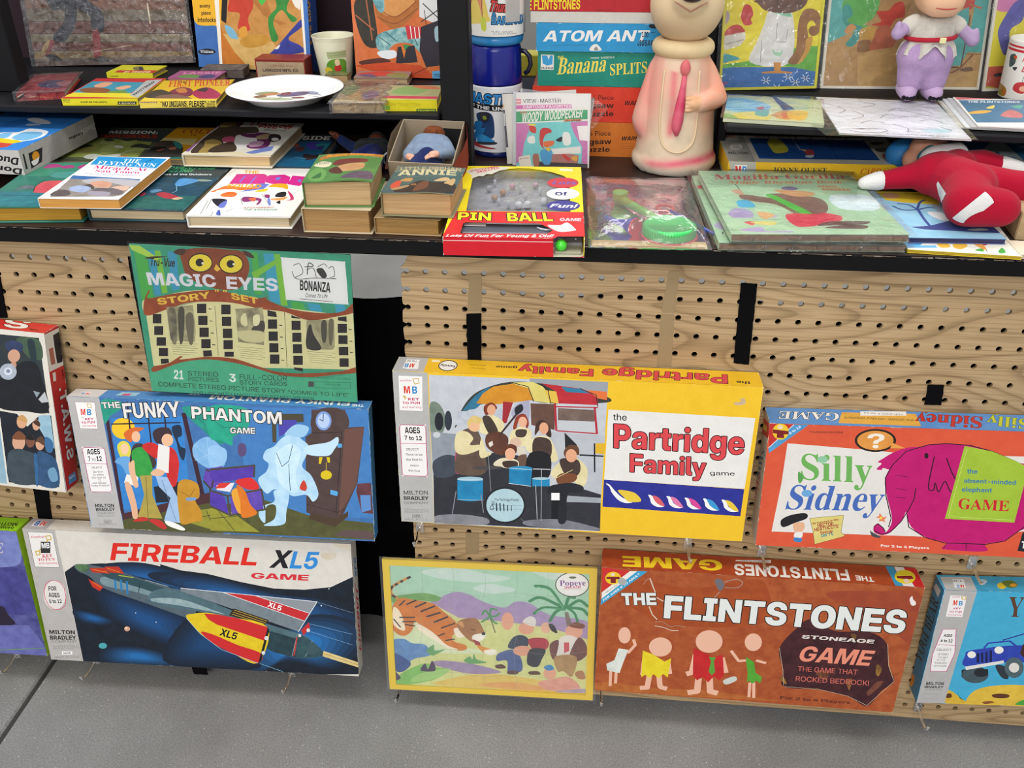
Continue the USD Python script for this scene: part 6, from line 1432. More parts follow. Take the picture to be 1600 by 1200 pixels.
ART['advent.top'] = '''bg 28506a/22424e
p 2a3a3e/2c4048 20.3,196.8 138.5,180.3 136.4,135 35.5,128.8
p 2c6a64/245a58 39.7,50.4 128,55.8 138.2,1.6 46.8,4.2
t 4aaa6a bi "ADVENTURE" 29.1,167.5 111.1,172.5 28.5,180.9
t 4aaa6a bi "CALLING" 34.4,154.6 81.8,157.4 32.7,166.7
t dfe4e4 b "stories of the Outdoors" 33.6,141 116.9,145.1 31.2,148.4
c 5a9ad0/4a86bc 79.2,102.8 77.7,126.5 93.2,127.5 108.2,121.1 99,104 88.9,94
c 8a9a8a 102.7,123.2 112.7,126.2 127.2,120.9 113,116.6
s 8ab8d0 0.92 82.6,98.3 92.2,75.9 89,66.7
c 5a8ab0 55.6,73.7 63.3,81 72,74.7 62.2,65.1
c b03a48/a03440 69.1,63.3 79.2,68.3 101.5,54.2 106.3,45.8 92.6,42.8 76.5,52.7
c b03a48 46.6,55.2 49.4,66.5 55.2,60.2 52.9,51.2
c c8a888 98.4,43.1 104.7,50 113.6,46.2 105.9,39.3
l 3a8a98 0.74 85.2,31.6 124.6,25.5
l 3a7a88 0.74 44.9,110.1 78.3,93.4
l 2a7a78 0.92 56.9,21.4 107.9,12
l 1a3a44 0.92 97.4,76.2 131.5,87.4
l 3a7a8a 0.74 102.5,94.8 132.5,106
wear c8c4b0'''
ART['mi.top'] = '''bg 5c6446/4c5440
p 3c4240/444a46 -31.8,175.5 147.2,168.8 146.7,98.7 -21.7,123.5
p 8a9448/9aa454 -18.8,117.3 39.8,119.5 136.2,98.3 144.6,17.1 6.6,11.8
t e8e6e0 bi "MISSION:" 42.9,145.2 126.9,145.1 39.2,162.1
t c04030 bio2a1410,0.5 "IMPOSSIBLE" 39.8,119.5 135.9,121.9 33.2,138.4
c 9aa860/b0b470 53.3,89.1 52.7,110.6 68.1,108.1 80.3,84 67.7,80.6
c 3a4034 50.9,110.5 62,114.1 72.5,102.1 60.2,101.6
c a8b468/98a458 88.2,90.4 84.9,114.9 102.1,112.5 111.8,97.4 104.1,81.9
c 3a3c30 80.5,108.5 90.7,118.3 109.1,112.7 95.3,102.9
c a4ac60/b4bc74 69,54 71.2,80.7 92.2,72.5 99.4,43.6 84.1,31.6
c d8dccc 84.6,78.2 96.2,75.6 102.8,64 89.6,66.5
c a8b060/98a054 113.7,38.4 107.7,73.1 123.8,76.7 137.6,68.3 138.9,39.3 126.7,27.6
c 3a4034 110.7,70.2 119,88.5 141,77.3 143.4,62.6 127.3,67.9
c 8a8a44/a49a54 38.5,41.3 35.4,70.4 52.6,71 64.8,36.5
c 3a3c30 32.2,58.4 34.8,79.3 51.3,73.9 41.5,64.7
c dde0d4/c8ccbc 61.5,13.9 67.3,30.9 89.9,26.2 111,32.6 113.7,10.4 83,3.7
l 1c1c1c 1 66.1,11.3 75.7,20
l 1c1c1c 1 82.7,11.9 96.9,18
s d8dccc 1.7 111,32.6 120.8,50.1 150.2,62.9
c b8784c 111.4,15.8 119.5,24.5 129,22 123.7,10.7'''
ART['colt.top'] = '''bg e8a824/e0a01c
p e8d88c -9.1,113.5 56.3,108.9 61.5,72.6 -6.9,88.9
c 5a4a40/3a3430 -1.4,65.1 1.3,95.2 26.7,92.8 46.5,66.3 57.1,26.3 39.8,9.2 4.7,13.8
p 4a4440/3c3c38 -10.5,53.2 50.2,60.5 68.6,-6.4 -3.1,8.1
c b05a44 6.4,53.6 12.3,65.5 21.7,54 18.5,39.5
c b87858 27.4,57 35.5,63.1 41.4,51.6 34.4,47.3
c 3a8a84 22.6,89.6 36.8,84 48.5,60.5 43.7,54.5
c 2a2824 -2.6,59.2 15.7,65.5 22.3,56.9 9.1,42.1
p 3f8478/357a70 39.8,9.2 79.4,10.2 92.1,-27.1 48.3,-23
t b8402c bs "COLT" 17.7,140.8 67.6,139.5 14.5,162.9
t 5a3a1c b "TV" 36.8,127.2 48.7,126.3 35.1,134.8'''
ART['inside.top'] = '''bg 1f5c84/286a90
p 22262c 4,195 129.4,201.9 148.9,133.9 24.6,127
t e4e2d8 b "INSIDE" 60.1,137 128.8,138.1 57.9,158.6
c 5a4ab0/4a3aa0 95.8,117.8 112.9,125.3 132.5,106.8 118.7,87 106.1,92.6
c 3a2a2e/4a3a38 106.9,61.5 126.4,56.6 141.5,69.6 150.8,45.9 135.3,21.5 114.9,37.9
c 3a9aa0/2a8a94 112.4,112.2 133.2,119.8 150.6,101.4 140,75.7
c 8a4a3a 133.1,81.5 142.5,104.2 150.3,95 143.7,75.9
c 2a9ac0 108.9,20 114.7,32 122.7,15 118.7,3.4
c 2a9ac0 126.8,26.9 132.7,38.9 141.3,4.7 136.8,1.6
c 6a3a3a 85.8,85.2 93.4,98.3 102.3,86.1 96.4,73.3
c b84a34 73.2,103.6 80.9,117 89.7,98.1
c 3a3a78 119.3,99.7 128.8,106.6 127.6,81.2
l 8fd0d8 0.81 97.3,42.9 116.7,38
l 8fd0d8 0.81 128.5,62.7 152,64
p 22688c 102.1,25.5 165.1,46.7 171.5,3.5 109.5,-1.6'''
ART['blbgreen.top'] = '''bg 5a8a48/4e7c40
p b4783a/a46a30 4.4,101 12.2,112.4 87,115.8 89.7,101.5 54.1,105.4 20.8,98.9 4.5,86.4
t e0962c bi "Brave Ranger" 11.7,100 77.5,108.3 12.5,110.9
c 7a3a30/6a2e28 26.4,70.7 32.1,87.3 56.7,91.8 74.6,86.8 69.7,76.8 48,69.7 34.1,62
c c89a6c/b8885c 35.1,56.8 46.9,67.3 67.2,71.9 69.7,50.5 57.5,37.5 38.6,38.9
c 5a3428 25.8,44 35.1,56.8 46.5,29.9 34.4,30.1
c 6a5a68/5a4c5a 47.3,10.2 58.5,32.3 80.5,38 87.5,10.5 73.3,6.3
c d8d0b0 4.1,74.4 10.8,83 23.8,76.1 22.8,59.1 11.4,58.8 3.2,65.1
t 444 n "A BIG BOOK" 4.8,70.9 21.8,71.5 4,80.7
c 6a9a50 2.1,30.5 9,56.9 23.8,39.6 24.7,6.4 9.8,5.8
c 3e6c38 9.3,15 17.3,36.3 19.8,17
c 4e7c40 71.1,87.3 87.8,101.7 89.2,84.9 80.9,53.7
wear c8b898'''
ART['annie.top'] = '''bg 4c6660/42595a
p 6a7468 -1.3,104.8 90.9,102.4 89.5,87.5 0.7,80.3
t b0a27c b "LITTLE ORPHAN" 6.1,88.1 87.6,92 4.1,101
t cabf96 b "ANNIE" 7.5,65.7 84.7,71.6 5.2,88
l 8aa098 0.51 11.9,61.5 81.6,67.3
c 2e2c28/3c342e 14.7,5.7 28.8,29 41.4,45.5 60.5,40.4 86,41.7 91.8,14.4 88,1.9 40.5,1.5
c c8503c 7,24.2 10.8,44 17.7,43 18.4,17.7 12.2,16.3
c b88a54 15.6,44.9 20,55.5 30,55 29.1,42.9
c a8845c 10.6,15.9 28.8,29 30.1,22.6 16.8,10.6
c c8a878 59.8,44.8 69.4,60.4 76.8,59.5 76.8,48.3
c c0a070 73.7,39 81.3,58.2 85.9,54.7 85.6,33.2 78.4,35.7
c 6a4634 43,36.7 52.5,43.2 55.3,17.7 39.7,5.5
c 8a6040 31.8,29.7 37,35.4 40.1,27.1
wear cabf9c'''
ART['pinball.top'] = '''bg ecd820/e6d018
p d8282c/d02428 7.8,87.5 170.1,90.5 171,7.4 169.6,-0.9 -1,-3.2
p d2cfc0 5.4,251.2 13.3,263.5 48.9,272.3 68.6,270.7 61.6,260.7 39.3,236.1 34.8,237.3 31,228.7 25.1,229.4 14.5,216.6 15.5,230.4
t c8303a b "EXCITING" 10.3,246.6 47.5,269.8 11.8,255.3
t c8303a b "SKILLFUL" 19.8,239.9 52.3,265.1 20.4,250.8
p f0e8c0 138.5,268.6 157.2,267 157.8,256.5 139.3,257.6
x - 20.2,88.4 18.2,157.7 17.2,219 26.3,233.2 36.2,239.2 42.2,237.6 52.9,255.5 64.5,262.2 79.3,267.2 94.3,266.4 109.4,261.2 127.4,251.4 143.7,235.7 152.4,220 153,90.9
x - 20,11.1 20.5,45 24.1,48.8 114.3,47.9 124.7,36.1 131.1,26 125,14.9
x - 133.2,-0.1 137.5,6 170.5,7.4 170.3,-2.5 133.3,-4
e c8303c 143.4,205.2 165,206.1 143.4,227.8
t 6a5aa8 bi "Lots" 127.3,197.5 160.9,198 127.6,212.2
e eeeae4 143.5,159.6 165.4,160.5 143.4,182.5
t 2c2c70 b "Of" 132.7,152.1 149.3,151.9 132.5,166.7
e 3c3688 144,113.2 165.5,114.1 144,133
t f0eef0 bi "Fun!" 125.3,105.8 160.4,105.7 126.2,119.5
p d2cfc0 5.7,248.8 15.5,230.4 14.5,216.6 25.1,229.4 31,228.7 34.8,237.3 39.3,236.1
t ecd820 bwo201008,1.4 "PIN" 11,56.8 55.3,55.1 9.5,84.1
t ecd820 bwo201008,1.4 "BALL" 74.1,54.4 132.1,56.9 71.2,83.7
t eac8cc bw "GAME" 139.2,57.9 166.3,58.3 139.8,68.1
c ece4dc 124.6,43.1 139.9,43.7 148.9,52.9 158.9,30.6 156.3,25.3 142.5,21.3 133.7,26.1
l 333 0.51 140.5,38.5 143.7,29.9 148.8,30.2
t f0ecea bi "Lots Of Fun For Young & Old!" 2.7,-1 131.1,3.8 3.3,7.7
wear f0e4d8'''
ART['pinball.front'] = '''bg d4182a/cc1424
x - 131.9,27.2 170.7,27.9 171.1,2.8 165.5,0.6 132.5,-0.6
l e8d8cc 0.92 0.3,19.1 131.5,19.1
wear f0e4d8'''
ART['gortop.top'] = '''bg b4d0b0/a8c6a4
t c85460 bs "Magilla Gorilla" 15,205.6 201.4,211.1 17.9,227
t d8784c bs "Magic Rhymbus Book" 31.3,188 190.6,190.7 34.3,198.8
t 5a6a5a i "Hanna-Barbera's" 78.5,217.5 139.2,218.1 80.4,224.6
t d87838 b "HANNA-" 151.9,172.9 183.9,172.3 152.6,181.3
t d87838 b "BARBERA" 154.3,161 192.9,160.2 155,169.3
c 8a6a5c/7c5c50 76.8,139 88.8,127.5 99.5,96.3 114.3,70.8 135.2,78.6 144.9,116.9 136.6,132.9 117.7,70.5 96.3,67.5 79.8,103.1 53.5,115.6 37.5,127.4 38.7,142.9 51.5,141.6 75.1,131.4
c 8a6a5c/7c5c50 74.3,144.5 87.7,122.5 113.2,66.1 136.8,78.4 145.3,111.8 136.6,132.9 104,146.6
c c89a6c 89,161.4 107.5,162 138.1,153.3 136.7,140.5 115.7,135 99.9,144.4
c 7a6a90 102.8,173.2 114.7,177.2 123.6,168.1 114.7,161.2 101,165.4
c 58b848 73.2,139.4 84.5,140.8 115.5,75.5 102.5,71.7 83,117.8
c d84458/c83c50 82.6,68.6 121.1,70.2 132.3,74 149.8,63.1 145.6,47.2 127.5,41.6 105.4,27.2 83.8,28.7
c 6a5048 110.9,29.1 131.3,43.6 177.9,44.7 170,34 129.5,30.1
c 6a5048 119.1,21.8 144.7,31.3 172,29.3 162.6,18.8
c b4a4c8/a898bc 10.6,74.4 22.9,90.7 39.3,81.8 37.9,57.7 12.8,57.2
c b4a4c8 68.8,69.7 62.9,75 70.7,62.3 62.3,55.9
c d8a878 47.1,76.3 59.4,75.3 67.8,65 50.9,52
c d8545c 23.7,39.8 36.8,43.6 32.2,29.9
c b4a4c8 11.3,12.8 41.6,24.6 43.8,10.8 72.9,11.3 75.2,6.6 44.6,6.3
c d8c878 32.8,41.5 62.6,41.7 56.7,30.5 38.3,34.1
c 5ab0d0 30,117.8 45.5,121.5 49.4,95.8 29.3,95.1
l 3a3434 1.2 41.4,185.7 42.8,163.8
c c8a088 30.7,159.7 42.8,163.8 44.2,142.4 34.2,148.7
c dfe8e8/c4d4d8 159.7,140.7 212.5,137.6 204.7,86.8 157.2,91.1
wear d4e4d0'''
ART['gorlow.top'] = '''bg b4d0b0/a8c6a4
p c85460 1.4,214.3 11.5,217.6 11.4,202.8 1.4,199.6
c b4a4c8 2.6,55 10,69.7 14.5,65 12.8,43.6
e 333 9.6,32 10.6,32 10.2,35.7'''
ART['jonny.top'] = '''bg dcd6c8
p b2b0a6/aaa89e -0.2,151.7 38.9,150.5 38.7,1.5 0.2,2.1
p d4cfc4 5.3,144.3 29.6,144.5 30,108.1 7.2,108
t d8603a b "MB" 10.4,125.5 26,125.1 10.9,138.5
e e8e4da 20.4,74.8 30.2,75.5 22.5,90.8
t 444 n "FOR" 17,79.6 25.1,79.4 17.5,86.8
t 444 n "AGES" 14.7,65.2 25.2,65.3 15.4,73.8
t 444 b "MILTON" 4.5,36.9 33.3,37.5 4.9,47.8
t c8402c bsw "JONNY QUEST" 56,131 202.1,130.6 56.7,149.5
p 2a5ca4/245094 46.5,122.7 220.4,121.5 218.3,20.7 45.9,17.1
c d8d04c/c8c03c 71.5,103.7 80.8,122.9 93.5,112.6 95.1,59 74,45.9 70.8,74.8
e b4a83c 81.4,89.8 85.9,90.2 82.7,97.2
s e8ecf0 0.94 112.6,121.4 113.6,67.3
l 18345c 0.94 46.6,101.9 65.6,67.4
l 18345c 0.94 135.1,115.5 127.3,17.5
l 18345c 0.94 164.2,117.5 158.6,19.8
l 18345c 0.94 59,25.9 106.2,59.8
c b84a50 118.3,60.6 129.8,68.4 131.5,47.9 119.5,36.9
c d8dce0 115.6,36.6 128.2,40.8 123.4,27.1 115.6,26.6
c dcb498 113.6,67.3 121.7,67.8 119.6,57.3
p e0dac8 220.4,121.5 255.7,123.9 259.2,23.6 218.3,20.7
c 6a5040 227.9,111 245.4,115.9 244.5,104.9 229.2,100.2
c 8a8070/5a5248 225.6,78.6 244.8,83.5 246,66.2 227.1,61.4
c c8605a 230.3,51.4 248.6,54.1 250.4,32.8 227.9,27.9'''
ART['jonny.front'] = '''bg e4b824/dcae1c
p b2b0a6 -0.3,36.1 38.3,35.6 41.7,15 7.2,14.3
p ece8e2 9.2,29.4 26.6,29.7 28.3,16.7 10.8,16.4
t d83a2a b "M" 11.7,17 20.9,16.8 9.8,28.4
t 2f86c6 b "B" 21.7,16.8 28.7,16.6 19.9,28
t 2a3a34 bs "JONNY QUEST" 65.6,19.6 141.4,20.3 63.6,27
t c8581c bsi "CARD GAME" 186.3,19.8 247.8,20.8 186.6,28.3'''
ART['abox.top'] = '''bg 3a82b8/3478ac
p b4ac98/a8a08c -4.7,114.9 32.7,114.7 23.2,71.4 -11.8,55.8
p b8c4c4/aab6b8 73.1,108.2 91.7,109.7 84.3,3.6 68.9,-37.2 77.5,26.6 52.9,39.6 35.4,44.3
p 3478ac 55.3,41.7 65.2,57.3 61.6,37.3
l 1c3c58 1.1 91.7,109.7 92.8,40
t c8d8d8 b "W" 103.5,78.2 111.4,75.7 106.3,88.1'''
ART['comic.top'] = '''bg 8ec4de/9ccce4
p e0c83c/d8be30 9.4,200.5 75.8,190.1 85.5,149.6 78.5,120.1 32.5,127.8 12.4,136.6 9.3,176.8
t c05a28 bi "Secret" 38.3,178 79,169.5 41.1,186
t 6a5a1c b "The Great" 45.3,163 65.5,158.8 47.6,169.2
c d8a878 13.4,156.6 28.3,167.3 37.8,155.1 22.2,142
s 3f5c98 3.3 42.8,99.8 37.6,118.4 24.4,122.6
s 3f5c98 3.3 44.3,104.5 55.5,128.7 65.4,138.9
s 3f5c98 3.3 42.8,99.8 62.1,109.9 71.8,101
s 3f5c98 3.3 41.2,99.7 23.4,98.9 14.9,112.7
s 3f5c98 4.1 43.6,99.8 40.1,67.9 38.9,41.8
p b4c8cc/8a9ab0 67,124.4 97.8,111.5 121.7,67 114.6,45 66.8,51.5
c e8e8e4 57.4,68.6 71.7,82.7 81,69.7 66.8,60.2
c d4dcdc 87.1,56.8 108.1,79.7 112.3,66.6 99.3,48.6
c 3f5c98 86.4,106.3 90.9,92.6 103.5,84 90.6,74.5
c e8ecec 52.5,91 68.5,91.7 74.8,73.8 57.4,68.6
c c8b838 120,62.5 129.4,62.9 127.2,49.8 116.3,49.4
p 3c4c88/465694 12.8,36.4 38.9,41.8 69.9,60.4 96.2,48.5 121,49.6 127.2,18.4 115.1,20 28.4,28.6
c b4c4bc 82,31 100.5,35.9 107.2,29.9 88,27'''
ART['white.top'] = '''bg eceada
c 5aa4d4 -2.9,16.5 17.7,48.6 25.7,37.6 17.1,15.9 -1.8,6.7
p 6ab0dc -2.1,12.6 36.3,19.2 36,11.2 -2.2,4.7
c c83450 30.6,55 47.9,53.8 70.1,61.7 70.6,45.2 89.7,52.6 101.4,42.3 95.3,29.2 78.1,34.3 48.9,31.3 33.2,38.8
c d88ac0 29.8,50.7 38.8,52.2 41.3,36.1 32.7,36.7
c 4aa848 46.1,45.1 58.5,55.6 64.1,48.2 56.3,32.6 46.8,35
l e8e4e0 0.78 65.6,48.5 68.2,34.6
c e8b440 38.6,23.5 48.9,31.3 53.1,18 41.9,12.2
c e8b440 57.9,26.8 67.7,32.5 74.6,25.7 64.4,12.1 56.5,14.7
c f0e8e0 78.2,58.9 96.3,62 98,45.8 82.1,39
l 1c1c1c 0.94 85.7,54 89.7,12.5
l 1c1c1c 0.94 94.7,55.5 93,9.2
c e8a050 83,31.1 93.4,32.9 92.6,13
c 4aa848 79.5,10.8 88.3,18.1 88.7,8.5
c 4aa848 106.1,11.5 113.7,24.4 114.3,10.9 107.4,5.9
l 444 0.47 88.6,2.7 104,3.4'''
ART['radio.top'] = '''bg 3a86d8/3480d0
p 2f74c4 34.3,123.7 46.3,160.8 61.8,155.6 74.9,129 51.2,98.6
c e4e6ec 57.8,158.7 66.7,167.1 95.9,152.9 109.7,137 93.1,134.9 70,146
c b8c4e0 73.9,128.9 87.6,134.1 99,128.7 83.4,121.8
c eeeef0 63.5,80.2 88.4,86.8 94.5,107.6 123.9,101.3 135,89.6 139.2,64.3 125.8,43.7 87.2,44.9
c 7ab8e0 97,58.8 97.3,87.9 122.4,91.2 133.7,73.2 129.1,50.4 114.1,47.2
c 7ab8e0 67.5,74.2 81.4,82.6 90,57.9 81.4,53.6
p e8c820 81.4,53.6 114.1,47.2 125.9,40.6 115.9,30.1 95.6,32.4
p c84838 95.6,32.4 118.3,29.2 119.3,13.7 111.6,8.5
wear dfe4ec'''
ART['radio.front'] = '''bg c4c0bc
t 17171a b "Donald" 144.1,9 70.4,16.5 140.3,0.1
t 17171a b "Duck" 143.4,24.6 100.3,28.4 138.6,14'''
ART['radio.right'] = '''bg a8a49e/b4b0aa
p 26262a 18.9,25.6 53.2,24.7 44,6.1 16.6,3.9
e d89428 33.5,17.2 41.4,14.9 36.6,23.7
c e8e4e0 21,13.1 32.2,13.2 40.2,14.3 34,7.4 23.3,6.7
p 26262a 6.6,28.2 9.9,27.8 9,6.3 4.3,6.9
t d8d6d2 b "Duck" 201.3,22.7 154.2,21.9 199.4,13.6
t 17171a b "radio" 160.2,18.4 120.3,20.1 159.6,13.9'''
ART['yb.top'] = '''bg c42c30/bc262a
p 3a90a8/3488a0 -3.7,113 92.3,103.2 91.5,29.4 -2.3,34.4
c d89a78 16.1,83 23.4,104.1 38.8,99.6 36.8,74.4 24.9,70.4
c 7a4828/8a5430 4.8,58.4 21,70.4 48.8,57.8 54.2,33.7 18.7,38.1
c d8a078 55.3,65.9 66.6,82.3 77.4,73.8 69.5,53.5
c 6a8a38 55.4,45.6 74.8,49.4 84.4,33.4 58,33.7
p d8c82c -21,38.6 115.9,29.1 112.3,2.1 -9.3,11.2
p a8a8a4/b4b4b0 85.8,116.2 108.7,124.7 112.3,2.1 94.7,17.6
p c42c30 -19.5,113.2 1.1,126.1 2.8,26.5 -10.3,26.7
t e8e0d8 b "BIG LITTLE" -0.7,30.5 -2.1,119.1 -7.9,42.4
t 333 b "WHITMAN" 102.6,13.7 104.1,103 96.4,23.8
t c42c30 b "FAMOUS TV STORY" 8.8,121.6 85.8,116.2 6.3,130.5
wear d8c060'''
ART['yb.front'] = '''bg ded222/d6ca1c
t 2a2a14 b "AGES SIX" 1.2,7.2 13,6.8 1.3,9.3
t 2a2a14 n "TO NINE" 1.1,4.6 11.6,4.2 1.1,6.4
t 3a3414 b "ALICE ON THE NORTH." 27,3.8 67.4,3.4 27.2,6.4
p 1c1c14 82.7,5.8 110.2,5.8 109.2,0.9 81.5,1
t d8d0a0 b "A BIG BOOK" 82.9,1.9 108.2,1.4 83.5,4.8'''
ART['noind.top'] = '''bg d8b424/d0aa1c
t c84028 bs "FIRST PIONEER" 17.8,92.2 112.6,95.8 8.9,136.9
t 7a5a1c b "THE" 25.9,118.8 41.1,117.6 23,132.4
c 8a3a44/6a2a3c 27.4,54.8 37.7,90.7 58.9,73.1 66.3,31.6 43.5,28.4
c 4a4030/3a3428 -6.2,47.2 9.7,76.9 37.3,43.9 37.6,23.9 4.8,24.4
c b8783c 34.3,75 44,84.9 55.3,57.8 44.4,53.5
c a8304c/98284a 63.9,52 77.5,87.6 105.2,48.9 114,18.1 87.6,10.3
c 3a3430 66.3,72.6 81.2,82 82.1,55.8
c 7a5a48 18.2,35.3 42.1,43.5 73.4,11.4 21.2,15.3
p e0c848 -3.9,22.1 106.1,10.8 111.4,-3.1 -2.1,7.4
wear e8d890'''
ART['noind.front'] = '''bg dcc44c
t 1c1814 b "''NO INDIANS, PLEASE''" 28.4,1.5 95.3,0.3 30.2,10.7
p 6a3a3c 0.4,11.3 26.1,10.8 25.3,7.1 -0.3,7.6
t e0d0a0 b "A BIG LITTLE BOOK" 0.7,8.1 24.5,7.4 1.2,10.8
t 3a3018 b "I AM" 98.7,6.3 109.1,6.1 99.2,9
t 3a3018 b "PRESENTED" 95.8,3.3 108.5,2.8 96.2,5.6
t 3a3018 b "EDITION" 95.8,0.3 108,-0.2 96.2,2.6
wear e8d890'''
ART['smallyel.top'] = '''bg d8d02c/cec624
c 6a6440/8a8450 29,35.7 36.9,49.1 56.3,19.3 42.9,18.2
c 3a3a38 37,42.7 41.3,45.7 53,21.5 48.8,18.6
p c83038/c02c34 13.5,15.7 88.4,22 85.5,-14.6 14.6,-14.7
t e8d8a0 b "FLIPPER" 30.2,-7.3 75,-3.5 27.6,9.5
p d8d02c 87.3,24.4 91.2,41 109.3,-0.6 118.9,-35.1'''
ART['smallyel.front'] = '''bg d8d02c
p c83038 79.9,7.1 98.8,12.5 95.9,-1.6 78.5,0.6
t 3a3a14 b "A BIG BOOK" 5.6,1.9 19.5,2.1 6.1,3.9'''
ART['redbag.top'] = '''bg b8303c/a83038
c 3a3468/4a4478 18.7,65.3 36.3,84 60.8,66.7 58.5,28.1 29.5,35
c b87880 45.8,58.9 59.8,72.6 75.2,51.9 62.3,32.7
p a02834 -3,26.5 80.7,6.6 75.1,-13.2 -0,2.6'''
ART['redbag.front'] = '''bg c42434/bc2030
p 1c1820 1.2,5.4 11.5,10.8 11.7,7.2 1.2,1.1
p e8c8b0 0.4,6.6 10.7,12 11.5,10.5 1.1,4.9
t e89060 b "OFF THE REACH" 18.8,4 49.9,1.5 19.5,6.8'''
ART['pink.top'] = '''bg a85a88/985078
c 6a8a4a 12.8,9 24.4,27.2 49.4,16.7 42.3,-6.6
c 4a4468 46.4,10.8 58.3,28.9 74.7,12.3 61.6,-2.2
t d88aa8 b "LASSIE" 14,26.6 75.3,33.3 9.9,44.3'''
ART['bagblb.top'] = '''bg b49c78/a88e6a
c 8a7a9a 35.1,54 49.4,75.3 60.1,54.3 52.4,23.5 41.8,28.4
c 8a9a6a -1.2,74.8 11.5,119 25.6,96.8 17,43.5
c c8a878 14.5,43.4 30.9,64.5 34.4,13.4 11,8.2
c 7a5a48 11.5,119 41,130.7 58.3,119.4 29.8,102.3
p d8c8a0 -6.4,22.9 66.8,8.8 68.9,-5.8 -7.2,8'''
ART['yg.top'] = '''bg a4a06c/98946a
c 7a9a58 8.5,57.4 27.9,84.7 60.3,68.7 48.6,36.8 16.3,36.4
c b86a48 34.9,90.3 68.8,85.2 78,68.9 49.9,70.7
p c03c54/b43448 -4.5,25.9 81,21.8 82.4,6.7 -2.3,10.7
p b8bc50 -2.3,10.7 82.6,4.7 83.8,-8.1 -0.6,-4.2
wear d8d4a8'''
ART['yg.front'] = '''bg dacc1e/d2c418
p 7aa42c -0.5,8.7 12.1,7.6 11.6,1.6 -1,2.7
t b8a81c b "THE TEXAS STORY" 12.1,7.6 57.1,6.3 12.4,12.4
p 4a6a20 50.1,3.4 78.8,3.5 78.7,-0.6 49.8,-0.7
t c8cc50 b "FAVORITE" 51.8,-0.2 76.7,-0.6 52,2.4'''
ART['grayblb.top'] = '''bg a08880/907870
c c8483c 1.4,24.3 36.6,43.9 66.9,25.8 37.2,6.7
c 8a8a50 50.6,25.4 77,32.3 86.6,1.9 59.7,1.2
c 6a5a78 3.6,12 23.2,24.8 39.1,-5.3'''
ART['whit.front'] = '''bg 3f6fb4/3868ac
p c8904c/b8803c 43.9,122.5 192.7,126.9 192.4,17.1 150.7,0.5 37.2,-4.5
p c87828/b86a20 45.3,68.1 68.4,29.3 95.8,-1.9 38.7,-4.5
p d8b06c/caa058 49.9,55.1 97.7,49 139.3,45.4 149.6,24.6 120.3,-0.8 95.8,-1.9 68.2,26.6
c e8b028 -2,115.9 53.8,117.6 48.6,70.9 33,67.2 5.7,68 -1.3,84.8
t 2a1c10 b "every" 12.6,94.2 32.1,95.3 12.7,99.9
t 2a1c10 b "piece" 14.2,82.8 31.9,83.9 14.4,89
t 2a1c10 b "interlocks" 6.1,71.5 39.7,72.7 6.4,78.8
p 1c1818 55.3,117.7 65.8,118 57.7,71.2 49.2,76.1
c c8402c/b83824 78.2,123.5 107.9,124.4 108.4,98.9 97.7,80.5 98.9,62.2 78.1,64.1 83.5,87.7 63,92.2
c d89838 81.1,64.2 93.4,67.3 91.6,48.8 79.8,51
c 7ab0c8 54.4,68.5 69,63.8 76.5,48.2 61.5,50.3
p b8783c/a86c30 96,124 128.5,125 142.4,82 165.5,75.1 153.4,72.1 125.1,86.6
c 3a8a3a/2f7a30 146.1,125.5 174.9,121.4 167.1,95.7 183.8,83.5 174.6,78 158.3,95.4 142,76.8 148.8,51 136.6,47.9 133.5,81.7 149.9,100.3
c 48b848 116.3,119.6 133.5,115 123.5,102
p e4ded4 169.5,126.2 192.7,126.9 190.6,96.5 182.2,101.3
c 2c3484/38409c 122,18.1 144.7,37.7 189.5,81.1 191.7,70.9 166.6,51.7 186.7,42 191.9,31.6 155.6,24.8 137,17.4
c e8e4e0 141.4,34.9 151,41.9 147.5,35.1
c b88428/c8943c 82.5,48.4 104.3,55.9 128.3,55.5 128.6,42.3 99.3,34.5 81.5,37.8
c e2c88c 127.8,15.7 161.6,25.1 193,26.4 192.4,17.1 153.7,0.7
p eae4d8 40.9,122.4 49,122.6 43.4,-4.2 38.7,-4.5
p eae4d8 191.3,126.9 196.2,127 196.7,15.9 193.2,15.8
e 14141c 17.4,25 33.5,25.7 18,29.9
t d8dce4 bs "Whitman" 5.1,22.4 29.5,23.4 5.7,27.2'''
ART['whit.right'] = '''bg 2a4480/2f4c8c
t c8883c b "ACE FROG" -13.6,40.8 -10.6,122.3 8.1,40.9'''
